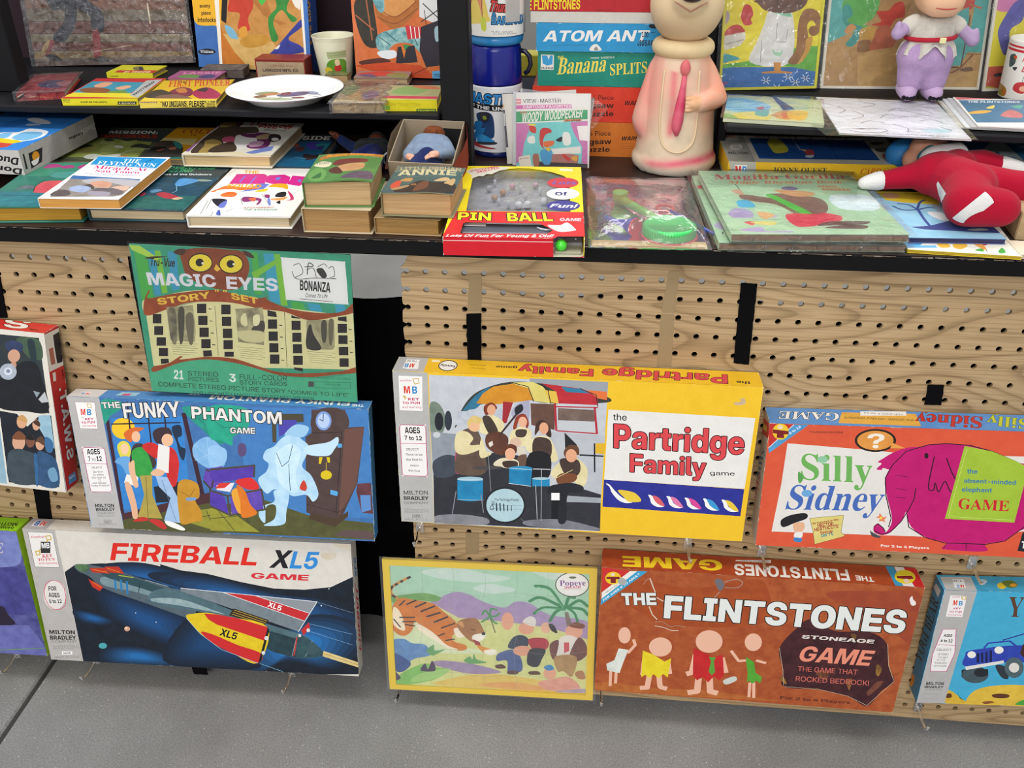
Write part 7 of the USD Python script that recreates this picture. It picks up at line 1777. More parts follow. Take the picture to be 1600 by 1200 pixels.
ART['pirate.front'] = '''bg d0703c/c4642f
p d87848/cc6c3c -5.5,124.1 5.6,124.3 16,41 30.8,9.9 -3.6,9
c 2c2a22/3a362c 6.2,114.4 33.4,127.1 37.2,102.5 40.4,67.2 39,46.7 19.4,48.8 7.4,76.8
l a8603c 2.1 6,94.4 35.1,72.2
l a8603c 2.1 24.8,122.1 31.2,56.8
c b46c34/a46028 44.3,124.8 77.3,127.7 109.9,125.7 108.9,103.6 74.4,75.5 52.6,82.6 39.7,97.5
c d89858/c88848 49.6,122.4 98.8,120.7 101,110.9 69.8,93 45.6,102.6
s 8a4a24 1.5 42.1,92.5 72,83 109,106.1
s 8a4a24 1.5 48.3,102.6 72.6,93 106.7,115.9
c 8abcc4/3f7a84 35.7,119.8 52.4,122.5 53.9,102.7 45.4,100.1
p d8d8d8 112.3,118.4 142.3,121.3 142.2,81.7 111.2,93.7
l 2c2c30 1.5 117.5,113.6 142.6,91.7
l 2c2c30 1.5 113.6,86.2 141.7,104.1
l 2c2c30 1 119.8,103.8 121.6,81.4
c 4a8a94/a8ccc8 40.2,64.7 71.6,75.4 102.2,78.5 129.4,68.9 139.6,46.2 122.4,33 106.1,42.9 95.4,53 70.3,52.5 52.6,39.2 38.8,44.1
l 2c5c68 1.3 42.8,62.2 61.7,49.7
l 2c5c68 1.3 54.6,70 73.2,55.1
l 2c5c68 1.3 112.9,71.1 122.9,45.9
l 2c5c68 1.3 96.4,73.3 106.5,50.6
l 2c5c68 1.3 126.4,63.8 136.7,43.6
p c8343c 87.1,80.7 116,77.5 115.3,62.3 90.2,59.3
l e8e4e0 1.7 95.4,79.6 97.2,60.7
l e8e4e0 1.7 102.2,78.5 103.6,60.8
l e8e4e0 1.7 109.1,78.6 110.3,61.4
p 2a2830 72.8,47.4 100.9,50.5 105.3,24.8 68.5,21.3
p d87830 78.5,50.1 86.6,45.1 83,29.5
p 3f8a4a 82.8,51.4 93.9,50.9 84.3,42.5
c dce4e8 38.5,38.9 66.9,42.1 69.1,31.8 49.1,28.7
c 5a3024/4a2820 7.6,23.8 43.5,29.9 60.2,25 37.1,19.3 14.2,17.4
p c44c24/b84420 -3,17 54.5,23.6 110.6,19.7 139.3,-0.6 139.1,-8.5 92.4,-7.1
p 2a2430 113.3,78.7 142.5,89.2 141.5,20.4 119,17.3 108.9,43
c 9cb4c0 135.2,76.6 142.1,79.2 141.4,59 135.9,58.9
l 6a2c18 1.3 98.8,6.3 121.8,17.3
p 5a9cc8 128.5,11 142.9,12.6 142.9,-4.5 129.3,-4.8
t 1c3c58 b "TTO" 131.8,1.3 142,2.1 132,6.6'''
ART['bagpic.front'] = '''bg 7a5c48/6a5040
p 8a5a40/7a4c38 -14.4,107.5 277.4,100.4 275.3,85.4 -16.9,94.9
p 6a5a44/7a6a50 -14.6,92.3 275.3,85.4 278.1,65 -15.3,74.5
p 7c4634/6c3c30 -15.9,71.9 275.6,67.6 278.4,47.1 -13.8,53.8
p 7a6c50/8a7a58 -13.8,53.8 278.4,47.1 276.7,34.3 -14,38.3
p 7c3c28/6c3424 -13.5,40.9 279.1,31.6 280.1,18.7 -16,27.9
p 9a7c44/8a6c40 -13.7,25.2 277.3,18.7 278.7,8.3 -16.3,12.2
p 6c5040/5c4438 -14.9,12.1 279.1,10.9 279.1,-10.1 -17,-6.3
l 2c201a 0.89 -15.6,73.2 275.6,67.6
l 2c201a 0.89 -13.9,53.3 278.4,47.1
l 2c201a 0.89 -13.6,40.3 279.4,33.7
l 2c201a 0.89 -13.6,25.7 280.3,19.7
p d8c8a8 211.7,97 214.5,96.9 215.1,63.9 212.3,64
c 2a2e3c/343a4a 42.5,111.2 87,110.1 87.2,79.7 74.2,54.4 57.3,39.3 38.5,44.9 63.4,72.6 63.9,90.4 44.3,90.9
c 2a2e3c/343a4a 92.6,110 113.5,101.9 132.8,83.7 130.9,55.6 111.2,56.1 109.6,79.2 91.8,89.8
c b03038/9c2830 35.2,42.4 39.9,37.1 25.1,19.1 13.2,16.8 21.4,29.7
c b03038/9c2830 110.8,53.5 122,53.3 117.9,11.8 106.5,12.1
c c8a468 19.1,32.3 32.3,42.4 22.8,21.8 13.2,16.8
c 2a2424 18.9,16.6 36.5,18.9 48.8,8.1 31.7,8.5
c 2a2424 103.2,9.5 121.1,14.4 134,6.2 113.7,4.1
l c8b890 0.89 64.2,14.3 111.1,22.4
l c8b890 0.89 111.1,22.4 177.7,31.3'''
ART['sq.front'] = '''bg e2d42e/dacb26
p 2a70b4/2464a8 -0.5,34.4 152,31 155.9,-7.2 0.9,-3.9
c 6ab43c/5ea434 3,37.8 30.3,40.7 66.5,46.9 112.8,59.7 152.7,58.8 156.2,25.6 104.3,32.9 49.2,34.2 21.6,33.9 1.4,32.6
c 4aa0b0 2,53.6 16.8,51.5 30,46 15.5,42.8 2.8,40.5
p d8c81c 0.1,83 3,81.2 4.5,13 -2,13.2
c e0dedc/d4d2d0 66.8,110.3 75.5,114.3 103.6,110.2 106.5,39 46,40.4 55.3,73.1 62.7,95.2
l 3a3434 0.57 82.4,96.4 82.9,69 97.4,68.7 99.4,87.5
l 3a3434 0.57 60.8,73 61.6,40
c 8ac4a0 72,113.5 97.3,111.2 103.3,104.3 83.2,108.2
c 9ccaa8 78.2,60.5 84.2,53.5 94,56.7 90.2,48.1 80.7,51.8
c 9a6a38/8c5e30 114.3,63.1 114.1,93.9 118.8,110.7 129,115.5 142.1,110.1 149.2,93.1 145.2,79.6 136.5,76.4 130.4,83.3 133.3,90.1 140.4,91.6 134.3,98.5 127.8,91.9 131.4,73.1 131.3,55.8 118.5,37 103.7,39.1 111.6,52.8
c c8963c 128,71.4 137.6,74.6 134.9,55.8 125.5,40.3 118.5,37 127.7,55.9
p c88838 81.7,39.6 92.7,39.3 93.8,27 112.3,24.8 110.7,22.8 64.7,23.8 64.5,25.9 83.7,27.2
c c83838/b83030 27.3,109.6 31.8,122.9 40.9,121 45.4,109.1 42.3,102.5 44.6,95.6 33.8,94.2 27.8,102.8
c 6a4434/5c3a2c 49.2,129.2 118.5,132.4 119.9,117.4 97.4,109.5 64.8,113.7 51.4,124.1
c c84438/b83c34 2.1,81.3 12.2,93 24.7,95.2 32.4,89.1 32.8,84 5.9,77.7
p dcdad4/ccc8c0 3.1,79.5 34.5,84.8 37,75.3 28.6,65.1 5.3,58.7
l 3a3434 0.57 5.7,67.4 33.5,73.6
c b4a0b0 0.3,108.6 7.1,115.1 10.5,104.9 4.8,95.7 0.7,96.7
c a02878 -1,12.3 13.9,11 4.8,7.7
c a02878 0.6,0.6 18.4,-0.7 14.9,-3.6 0.9,-3.3
l dfe4e8 1 64.5,13.9 79.4,12.8
l dfe4e8 1 66.9,19.1 77,7.9
l dfe4e8 1 76.7,18.6 68.3,8.4
e 40464a 71.9,13.7 73.4,13.7 71.8,14.9
l dfe4e8 1 82.1,2.4 97,1.4
l dfe4e8 1 84.4,7.7 94.6,-3.5
l dfe4e8 1 94.2,7.2 85.9,-3
e 40464a 89.5,2.3 91,2.3 89.4,3.5
l dfe4e8 1 98.3,18.1 113.1,17.1
l dfe4e8 1 100.6,23.3 110.7,12.1
l dfe4e8 1 110.3,22.8 102,12.7
e 40464a 105.6,17.9 107.1,17.9 105.5,19.2
l dfe4e8 1 110,10.7 124.8,9.7
l dfe4e8 1 112.2,16 122.5,4.8
l dfe4e8 1 122,15.4 113.8,5.3
e 40464a 117.3,10.6 118.8,10.6 117.2,11.8
l dfe4e8 1 125.1,15.7 139.9,14.7
l dfe4e8 1 127.4,21 137.6,9.8
l dfe4e8 1 137.1,20.4 128.9,10.3
e 40464a 132.5,15.6 133.9,15.5 132.3,16.8
l dfe4e8 1 141.5,7.4 156.3,6.4
l dfe4e8 1 143.8,12.7 154.1,1.4
l dfe4e8 1 153.5,12.1 145.4,2
e 40464a 148.9,7.2 150.4,7.2 148.8,8.5
l dfe4e8 1 112.9,-0.9 127.7,-1.9
l dfe4e8 1 115.1,4.4 125.4,-6.9
l dfe4e8 1 124.9,3.8 116.7,-6.3
e 40464a 120.2,-1 121.7,-1.1 120.1,0.2'''
ART['tan.front'] = '''bg a8824c/b48e58
p e4ded2 -4.1,132.7 3.1,132.8 3.8,-4.2 -2.8,-4.3
p 4ea09c/5aaaa4 2.2,132.8 24.9,132.9 32.8,95.1 50,88.2 4.6,67
c 58a848/4c9a40 28.3,134.6 71.8,134.8 75.8,116 68.4,102.2 58.3,95.2 66.2,90.1 44.3,89.9 29.3,93.3 34.9,108.9 21.4,115.7
c 2a8a84/3a948c 22.8,119.2 31.5,122.6 38.5,108.9 30.5,98.5 55.2,90 50.1,70.8 42,62 32.4,65.4 40.2,77.7 42.7,88.2 25.3,96.7
c c88a4c 28.4,84.6 36.4,95.1 46.1,89.9 34.3,81.2
c b8903c/c89c48 52,86.5 73.3,91.8 82,79.7 71.9,72.7 55.6,70.8
c 8a5838 52.2,69.1 62.7,72.6 70.5,69.2 68.7,53.4 51.9,55
c c83e28/b83620 68.8,94.4 82.4,99.5 73.7,112.9 91.2,114.7 100.6,124.8 112.7,126.6 117.1,106.5 105.1,103 94.3,89.4 77.9,92.7
c b86444/a85a3c 78.3,89.3 93.9,92.8 108.7,74.2 97,53.6 75.5,53.4 65.9,58.5 73.2,72.3
c c84a38/b84030 159.9,103.3 167.4,113.5 178.5,121.9 187.9,130.3 219.4,130.4 214.4,117.1 194.6,120.3 173.8,105.1 167.9,96.7
p 4a9c98/56a8a2 171,100 212.1,120.4 219.8,56.2 210.3,35.6 178.2,35.3
p 4a9c98/56a8a2 219.4,130.4 248.2,130.6 245.7,54.7 216.3,55.4 220.1,113.8
l 5a3420 1.9 215.6,108.7 212.3,33.8
l 8a5430 1.3 214.9,52.8 246.1,52.2
l 5a3420 2.3 178.3,34.4 208.9,33
s 7a4420 2.3 175.9,12.7 199.3,25.1 210.8,32.1 227.6,51.2
l b46444 2.9 213.4,123.7 231.7,118.8
c 6a4a2c 76.5,29.2 97.7,32.9 112.5,29.5 106.2,22.5 82.6,24.1
l 4a3420 1.5 83,35.4 109.2,41.6
p c09c60/b08c50 52.1,53.3 106.6,62.2 171.1,21.4 247,29 250.1,-4 58.7,-4.1
c 6a4a2c 211,30.4 226.6,34 230.9,28.8 218.7,27
c 8a6438 55.5,70.4 64.4,71.4 69.7,56.8 53.7,55'''
ART['third.front'] = '''bg dcd02c/d4c824
p e2dccf -3.9,134.5 -0.5,134.4 4.8,-2 -0.5,-1.9
c c878a8 1.2,134.4 33.4,133.3 36.8,121.8 21.1,114.1 3.6,118
c 5a58a8/4c4a98 17.3,106 27.9,125.3 41.8,133 45.5,119.9 43.6,100.2 28.6,87.5 31.5,57.2 23.4,54.1 13.2,76.3 11.2,89.7
p c0503a/b4452f 1.9,36 29.4,37 38.8,-2.8 5.6,-2
c 2c2024 13.9,24.6 24,26.9 29.7,23.3 17.9,21
c a8b838 3.5,6.7 20.4,4.6 28.4,-2.6 4.8,-2'''
ART['flattray.top'] = '''bg c8cca8/bcc49c
c 7ab0c8/8abcd4 -15.8,101.6 18.3,121.3 50,102.8 64,70.3 38.3,22.9 4.5,41.8 -9.6,24.6
c d8c860/c8b850 13.6,23.6 41.1,43.9 64.3,29.3 55.1,-5.6 20.3,-20.5
c 8fb468/7ea45a -13.7,10.2 8.7,22.4 23.5,-19.7 -7.9,-33.7
c c8904c 64.3,29.3 84,61.2 96.8,37.2 86.9,8.6
c 5aa098 44.4,44.7 60.8,55.6 57.9,21.1 43.2,24.1
c c85c48 77.3,39.2 85.5,44.5 83.8,17.6
c b84c58 42.3,65 53.9,74.9 50.8,56.6
p 3a4a78 63.4,143.7 70.4,137.8 97.3,71.4 80.7,60.4
c 8a6aa0 -14.1,72.6 -4.3,82.2 -4.9,60.5
c d8b050 87.2,55.1 113.6,61.6 107.7,13.7 90.2,15.9'''
ART['stack0.front'] = '''bg b8242e/b02028
t e8d42c b "THE FLINTSTONES" -16.8,1.2 74.3,3.1 -16.8,14.4
t 6a1418 n "A JIGSAW PUZZLE" 93.8,1.2 120.1,1.5 93.7,3.3'''
ART['stack1.front'] = '''bg cfccc4/c8c5bd'''
ART['stack2.front'] = '''bg 2e96cc/2a8ec4
t e8e8e6 b "ATOM ANT" 9.7,13.8 165.3,16.4 13.9,29.3
t 1c2a34 b "100" 156.8,22.1 167.1,21.8 156.2,29.9
t 1c2a34 b "JIGSAW" 151,9.8 176.6,9.7 150.9,18.1
l 1c2a34 0.76 169.9,28.8 175.6,28.9
e 14202c 173.8,37.5 181.5,37.6 173.5,40.7
c e4e2dc 80.6,2 83.7,9.1 90.3,11.3 96.1,6.5 97.4,2.3
c 8a8a86 86.7,2.7 90,7.7 93.4,2.8
l 1a6a98 0.57 18.8,8.2 77,10.1
wear c8dce4'''
ART['stack3.front'] = '''bg 1e8c7a/1a8472
p e4e2dc 4.5,45.8 24.2,45.7 24.2,23.6 4.3,23.7
p 3a9cd0 6.1,44.3 14,44.4 16.4,38.4 18.6,44.5 22.6,44.6 22.2,31.9 14.3,29.6 7.4,32.8
t 444 b "PUZZLE" 5.2,24.6 23.5,24.5 5.2,27.7
t e6d04a b "THE" 30,39 39.5,39.6 29.9,43.8
t ecd75a bsi "Banana" 28.7,16.6 103.2,22.8 32.3,39.5
t e8e4d8 n "HANNA-BARBERA'S" 79.7,40.7 115.6,42.1 79.6,43.3
t ecd75a bs "SPLITS" 109.3,16.8 166.7,21.9 108.4,32.3
l 166a5c 0.58 7.8,5.1 85.7,7.7
wear a8ccc0'''
ART['stack4.front'] = '''bg d8402a/d03824
t 2a1410 n "64 Piece" 85.2,33.9 125.6,34.7 84.9,40.2
t 2a1410 b "jigsaw" 83.4,21.1 126.3,22.4 83.1,28.8
t 2a1410 b "puzzle" 81.6,8.2 127,9.6 81.3,16
t 2a1410 bi "WARNER" 141.7,26.8 179.5,27.6 143.2,33.4'''
ART['stack5.front'] = '''bg d0762a/c86e24
t 2a1410 n "64 Piece" 82.8,31.9 124.4,33.4 82.5,39
t 2a1410 b "jigsaw" 83.3,18.2 125.6,20.2 83,26.7
t 2a1410 b "puzzle" 79.1,6.1 123.9,7.7 78.8,13.8
t 2a1410 bi "WARNER" 140.1,26.1 178.7,27 141.6,32.5
l 7a4a20 0.5 140.4,20.7 159.8,21.2
l 7a4a20 0.5 140.6,17.1 160,17.5
l 7a4a20 0.5 140.8,13.4 159,13.8'''
ART['vm.front'] = '''bg f0eeec
p e8a0a8 -1.7,100.3 7.6,100.4 7.6,92.8 -1.7,92.6
l f4f0ee 0.97 -0.4,96.5 6.3,96.6
t 555 n "VIEW-MASTER" 10.7,94.7 68.1,96.2 10.4,99.8
p d878b8 -1.3,90.7 11,91.3 83.6,93.7 84.4,88.2 -1.1,85.2
t f4eef0 b "CARTOON FAVORITES" 10.3,86.7 83.7,88.9 10.3,90.8
p 58b080/4ea476 -1.1,81.8 107.4,86.1 107.8,72.7 -0.9,65.9
t d87850 b "THE" 5.3,78 16.3,78.5 5.3,81.5
t f2f0ea b "WOODY WOODPECKER" 8.3,66.1 99.9,75.1 9.6,79.8
p e89870 72.2,71.5 98.6,72.8 98.8,64.2 72.6,63.4
t 8a4030 b "SHOW" 74.7,66 97.2,67.4 74.6,70.6
p 88d8d8/7ed0d2 -0.9,64.4 107.9,70.2 109.8,5 -1.1,0.9
p d88cc0/cc7cb4 -0.9,64.4 21.7,65.4 19,53 12.3,34.6 9.6,15.9 -1.1,0.9
p d88cc0/cc7cb4 81.6,67.1 107.9,70.2 109.8,5 100.4,7.4 101.1,31.2 88.6,50.5
p f4f0ee 92.3,62.2 108.1,63.1 108.8,40.5 96.8,41.6
p c08880/b47c74 54.3,19.6 77.2,21.5 96,19.2 95.1,4.6 50.5,2.2
p f0eae4 52.9,27.5 98.4,32.5 99.3,22 58.4,19.7
p 4a4448 27.3,8.3 109.8,6.3 110.1,-5 27.4,-7.8
p f0e8dc 3.4,14.4 21.2,18.2 23.9,0.2 5.5,-0.9
t a07868 n "IN FULL" 5.7,9.8 20.5,12.8 5.5,12.5
c d84848/c83c3c 36.5,53.4 41.8,58.7 51.2,57.6 53.9,52.4 44.6,48.3 40.7,35.2 43.4,27.3 36.6,35.1
c e87848 42,37.8 58.1,39.5 55.5,32.8 44.8,30
c 5aa8d8 36.7,21.9 44.8,27.3 54.3,26.2 53.2,6.3 42.3,4.7
c e8c858 44.8,28.7 52.9,28.8 50.2,23.5
c 2c2830 60.8,40.8 70,46.2 68.8,38.4
c eeece8 71.3,51.5 80.6,51.6 83.6,36.1 72.9,34.5
c eeece8 17.7,43.9 27.1,46.7 28.5,36.2 19.1,36
c d84848 20.4,60.9 29.7,59.7 29.8,50.6 21.7,53.1
c e8d860 16.3,63.4 29.7,64.3 27.1,61
c b87868 25.9,17.6 34,19.1 35.5,3.2 27.3,2.3
c e8b050 84.1,15 93.4,17.9 92.3,9.9
c d84848 70.5,18.7 74.5,20.1 84.1,12.3 78.8,10.9'''
ART['vm2.front'] = '''bg e6e4e0
p a4a0a8/8c8a94 2.8,115.5 94.1,117.9 94.1,108.4 3,96.2
c d8a8a0 19.2,107.4 24.1,111.3 28.5,108.6'''
ART['vm3.front'] = '''bg e0e2e4/d4d8dc
p 8ab0c4/9cb8c8 -9.6,99.9 -0.9,100.2 0.4,-0.9 -9.2,-1.3
l 6a8aa8 0.98 -7.5,92.3 -3.9,13.8'''
ART['vm4.front'] = '''bg eae6e0
p e8c090 -7.7,89 1.9,89.5 2.1,83.9 -7.4,83.8
p 5a5868 -7,81.2 2.6,81.3 3.5,25.4 -3.3,25.7
p d8d8d8 -2,75.8 2.2,76.8 2,57.3 -0.7,57.4'''
ART['rvm.top'] = '''bg e6e2dc
p d87a80/c86a72 -0,175.5 105.9,188.8 102,173.5 3.5,143.4
t e8c060 b "VIEW-MASTER" 13.3,159.7 62.4,169.3 16.3,175
p 4a7898/447090 3.9,141.4 99.2,162.2 65.1,28 1.8,15.5
t d8e0e4 b "THE FLINTSTONES" 13.2,127.7 87.5,140.9 16.7,141.1
c d8a850 4.8,72.3 23.1,85.7 36.8,85.1 24.1,69.7 4.3,62.6
c c87878/b86868 44.9,67.4 64.2,97.1 73.5,73 65.4,52.5 44.9,54.7
c e8c868 32.6,100.9 48,120.8 41.6,99.3
c 58a898 69.3,118.2 87.5,128.5 78.9,106.6'''
ART['flask.wrap'] = '''bg e6e8ec
t 2a8ad0 bo1a2a48,1.6 "MASTERS" 5.6,75.5 109.5,73.1 8,90.4
p 1a1a1e -0.8,74.9 118.3,72 118.3,61.3 1.1,66.6
t e8e8e8 b "OF THE UNIVERSE" 8,67.7 118.3,62.3 8,73.1
c 2c4a78/243c64 27.4,56.5 41.1,62.3 53.3,60.4 58.1,48.7 58.1,25.5 48.5,21.6 35.9,27.4 33.2,41
c 3a3a44/2a2a34 33.2,58.4 43.6,62.3 52.1,58.4 48.5,48.7 38.5,46.8
c 8a9a3a 39.8,55.5 44.8,56.1 46.5,51.6 41.1,50.7
c 2a78b8/2468a0 24.2,44.9 38.5,46.8 35.9,37.1 20.9,31.3
c 2a78b8/2468a0 27.4,33.2 43.6,37.1 38.5,27.4 27.4,21.6 24.2,11.9 13,13.9
c 2f8ac8/3f9ad4 27.4,21.6 38.5,27.4 53.3,21.6 58.1,15.8 33.2,11.9
l 4a4a50 0.66 1.1,41 20.9,50.7
l 4a4a50 0.66 8,25.5 24.2,35.2
c c84a50/b83a40 -3.3,25.5 27.4,11.9 58.1,7.1 53.3,5.1 20.9,7.1 1.1,13.9
c 3a3a44 27.4,13.9 58.1,16.8 60.5,12.9 33.2,10.9
t 444 n "MATTEL INC" 38.5,6.5 62.9,5.1 38.5,8
c a8b83a 4.9,56.5 19.1,58.4 20.9,52.6 8,50.7
l 6a8a3a 0.66 10.6,62.3 13.9,29.4'''
ART['flasktop.wrap'] = '''bg e8e8e4
c e8d470/e4c85c 2.5,61.2 41.7,61.2 53.5,31.1 52.4,20.3 5.7,18.2
c d88a5c/cc7c50 15.1,61.2 31.3,61.2 22.3,39.7 17,26.8 13.1,41.8
c e09468/d4885c 31.3,61.2 44.1,61.2 45.3,39.7 44.1,26.8 40.4,39.7
c c8d04c 13.1,26.8 23.9,27.8 22.3,17.1 15.1,16
c c8d04c 41.7,24.6 48.9,25.7 50,8.5 42.9,9.5
l 2a2a2a 0.55 22.3,56.9 19.6,28.9
l 2a2a2a 0.55 42.9,56.9 44.6,26.8
t d83a34 bio1a1a1a,1.2 "Thundarr" 54,35.4 98.2,31.1 55.4,50.5
t 2f8ac8 bo1a1a1a,0.8 "&" 59.3,29.4 65.1,28.9 59.3,33.7
t 2f8ac8 bo1a1a1a,1 "BARBARIAN" 57.7,17.1 125.4,14.9 58.6,28.5
t 444 n "RUBY-SPEARS" 58.2,6.3 91.3,4.8 58.2,8.2
t 444 n "ALL RIGHTS RESERVED" 60.5,3.5 98.2,2 60.5,5.2
l 555 0.46 22.3,16 23.9,3.1'''
ART['cup.wrap'] = '''bg dcd8bc
c 6aa038/5c9230 22.5,20.3 33.1,28.8 53.9,28.8 63,17.5 58,3.4 33.1,0.6 22.5,9
c d8c040 16.9,11.9 25.2,16.1 31.8,11.9 29.2,0.6 19.8,0.6
p a8b080 25.2,41.5 63,43 60.3,31.6 26.5,30.2
l 6a7050 0.54 26.5,38.7 60.3,40.1
l 6a7050 0.54 26.5,35 60.3,36.5
e dce0c0 22,28.8 27.3,28.8 22,34.5
c c83c38 37.1,17.5 48.7,18.9 48.7,10.4 38.5,9.6
c e8c8a0 38.5,27.4 45.6,28.8 47.1,20.3 39.8,18.9
c b88c30 25.2,6.2 41.2,9 41.2,0.6 26.5,-0.9'''
ART['mug.wrap'] = '''bg e2ded6
p c42c34 -0.1,76.1 100.6,73.4 100.6,70.6 -0.1,73.4
p c42c34 -0.1,71 100.6,68.2 100.6,64.8 -0.1,67.6
t c8505a bi "Happy" 35.4,54.3 64.2,54.3 35.4,62.8
t c8505a bi "Birthday" 37.9,40.3 76.4,40.3 37.9,49.1
c 3a4a50/5a6a60 13.4,59.4 23.4,62.8 26.1,50.8 17.2,44
c c8502c 20.4,59.4 26.1,61.1 26.1,56
c 444 23.4,44 30.9,45.7 28.6,40.6
l 555 0.74 44.5,35.5 43.5,27
c c83c34/b83038 35.4,23.6 49.3,25.3 49.3,9.9 33.2,13.3
e e0a888 47.4,16.7 53,16.7 47.4,20.8
c c8442c/8a8a30 -0.1,16.7 20.4,13.3 20.4,1.4 -0.1,3.1'''

# ---------------------------------------------------------------- the setting
RNG = np.random.default_rng(5)
def uni(col): return lin(col)
ROW0 = 0.735; TILT = 0.085                     # top row of peg holes; the boards lean back by TILT
BR = rot(pit=-TILT)
def board_pt(x, y, z): return BR @ np.array([x, y, z]) + np.array([0, 0, ROW0])
concrete = {'t': ('texture_coordinate', {}), 'n': ('noise_texture', {'scale': 3.5, 'detail': 6.0, 'roughness': 0.6}), 'r': ('rgb_ramp', {'ramp': [(0.3, (0.20, 0.196, 0.19)), (0.7, (0.295, 0.29, 0.282))]}),
    'v': ('voronoi_texture', {'scale': 150.0}), 'vr': ('rgb_ramp', {'ramp': [(0.0, (2.6, 2.55, 2.5)), (0.10, (1.9, 1.88, 1.85)), (0.19, (1, 1, 1))]}), 'w': ('white_noise_texture', {}),
    'n2': ('noise_texture', {'scale': 420.0, 'detail': 3.0}), 'r2': ('rgb_ramp', {'ramp': [(0.35, (0.72, 0.72, 0.72)), (0.65, (1.12, 1.12, 1.12))]}), 'vm': ('mix', {'fac': 0.0, 'color1': (1, 1, 1)}), 'vs': ('math', {'math_type': 'greater_than', 'value2': 0.74}), 'sx': ('separate_color', {}),
    'm1': ('mix', {'mix_type': 'multiply', 'fac': 1.0}), 'm2': ('mix', {'mix_type': 'multiply', 'fac': 1.0}), 'bu': ('bump', {'strength': 0.25, 'distance': 0.001}), 'p': ('principled_bsdf', {'roughness': 0.42, 'specular_ior_level': 0.4})}
M['concrete'] = usdkit.material(stage, LK + 'concrete', concrete, [('t.object', 'n.vector'), ('t.object', 'v.vector'), ('t.object', 'n2.vector'), ('n.fac', 'r.fac'), ('v.distance', 'vr.fac'), ('v.color', 'sx.color'), ('sx.r', 'vs.value1'), ('vs.value', 'vm.fac'), ('vr.color', 'vm.color2'),
    ('n2.fac', 'r2.fac'), ('r.color', 'm1.color1'), ('vm.color', 'm1.color2'), ('m1.color', 'm2.color1'), ('r2.color', 'm2.color2'), ('m2.color', 'p.base_color'), ('n2.fac', 'bu.height'), ('bu.normal', 'p.normal')], surface='p.BSDF')
oak = {'t': ('texture_coordinate', {}), 'mp': ('mapping', {'scale': (1.5, 1.0, 8.5)}), 'n0': ('noise_texture', {'scale': 1.0, 'detail': 1.5, 'roughness': 0.45, 'distortion': 0.25}), 'k': ('math', {'math_type': 'multiply', 'value2': 24.0}), 'fr': ('math', {'math_type': 'fraction'}),
    'r': ('rgb_ramp', {'ramp': [(0.0, lin('937a58')), (0.07, lin('9c8360')), (0.22, lin('b0956f')), (0.7, lin('b89e79')), (0.94, lin('af946f')), (1.0, lin('937a58'))]}), 'mp2': ('mapping', {'scale': (7.0, 7.0, 480.0)}), 'n': ('noise_texture', {'scale': 1.0, 'detail': 4.0}), 'r2': ('rgb_ramp', {'ramp': [(0.36, (0.66, 0.62, 0.56)), (0.52, (1, 1, 1))]}),
    'mp3': ('mapping', {'scale': (1.0, 1.0, 3.0)}), 'n3': ('noise_texture', {'scale': 3.0, 'detail': 4.0}), 'r3': ('rgb_ramp', {'ramp': [(0.35, (0.85, 0.83, 0.8)), (0.65, (1.06, 1.05, 1.04))]}), 'm': ('mix', {'mix_type': 'multiply', 'fac': 0.8}), 'm3': ('mix', {'mix_type': 'multiply', 'fac': 1.0}), 'p': ('principled_bsdf', {'roughness': 0.5, 'specular_ior_level': 0.3})}
M['oak'] = usdkit.material(stage, LK + 'oak', oak, [('t.object', 'mp.vector'), ('mp.vector', 'n0.vector'), ('n0.fac', 'k.value1'), ('k.value', 'fr.value1'), ('fr.value', 'r.fac'), ('t.object', 'mp2.vector'), ('mp2.vector', 'n.vector'), ('n.fac', 'r2.fac'), ('t.object', 'mp3.vector'), ('mp3.vector', 'n3.vector'), ('n3.fac', 'r3.fac'),
    ('r.color', 'm.color1'), ('r2.color', 'm.color2'), ('m.color', 'm3.color1'), ('r3.color', 'm3.color2'), ('m3.color', 'p.base_color')], surface='p.BSDF')
wornt = {'t': ('texture_coordinate', {}), 'n': ('noise_texture', {'scale': 9.0, 'detail': 6.0}), 'r': ('rgb_ramp', {'ramp': [(0.35, lin('1c1412')), (0.6, lin('35231d')), (0.75, lin('4a3a30'))]}), 'p': ('principled_bsdf', {'roughness': 0.45, 'specular_ior_level': 0.4})}
M['shelf'] = usdkit.material(stage, LK + 'shelf', wornt, [('t.object', 'n.vector'), ('n.fac', 'r.fac'), ('r.color', 'p.base_color')], surface='p.BSDF')

fl = MB()
for a, b in ((-4.0, -0.686), (-0.678, 4.5)): fl.tm(chamfer(b - a, 8.0, 0.08, 0.003, (a, -3.0, -0.08)), uni('888'))
fl.tm(chamfer(0.02, 8.0, 0.01, 0.001, (-0.692, -3.0, -0.03)), uni('444'))
fl.tm(chamfer(1.2, 8.0, 0.01, 0.001, (-4.0, -3.0, -0.09)), uni('444'))
struct(fl, 'floor', 'concrete')
bw = MB(); bw.tm(chamfer(8.5, 0.1, 3.6, 0.002, (-4.0, 5.0, 0)), uni('8c8a86')); struct(bw, 'wall_back', 'card')

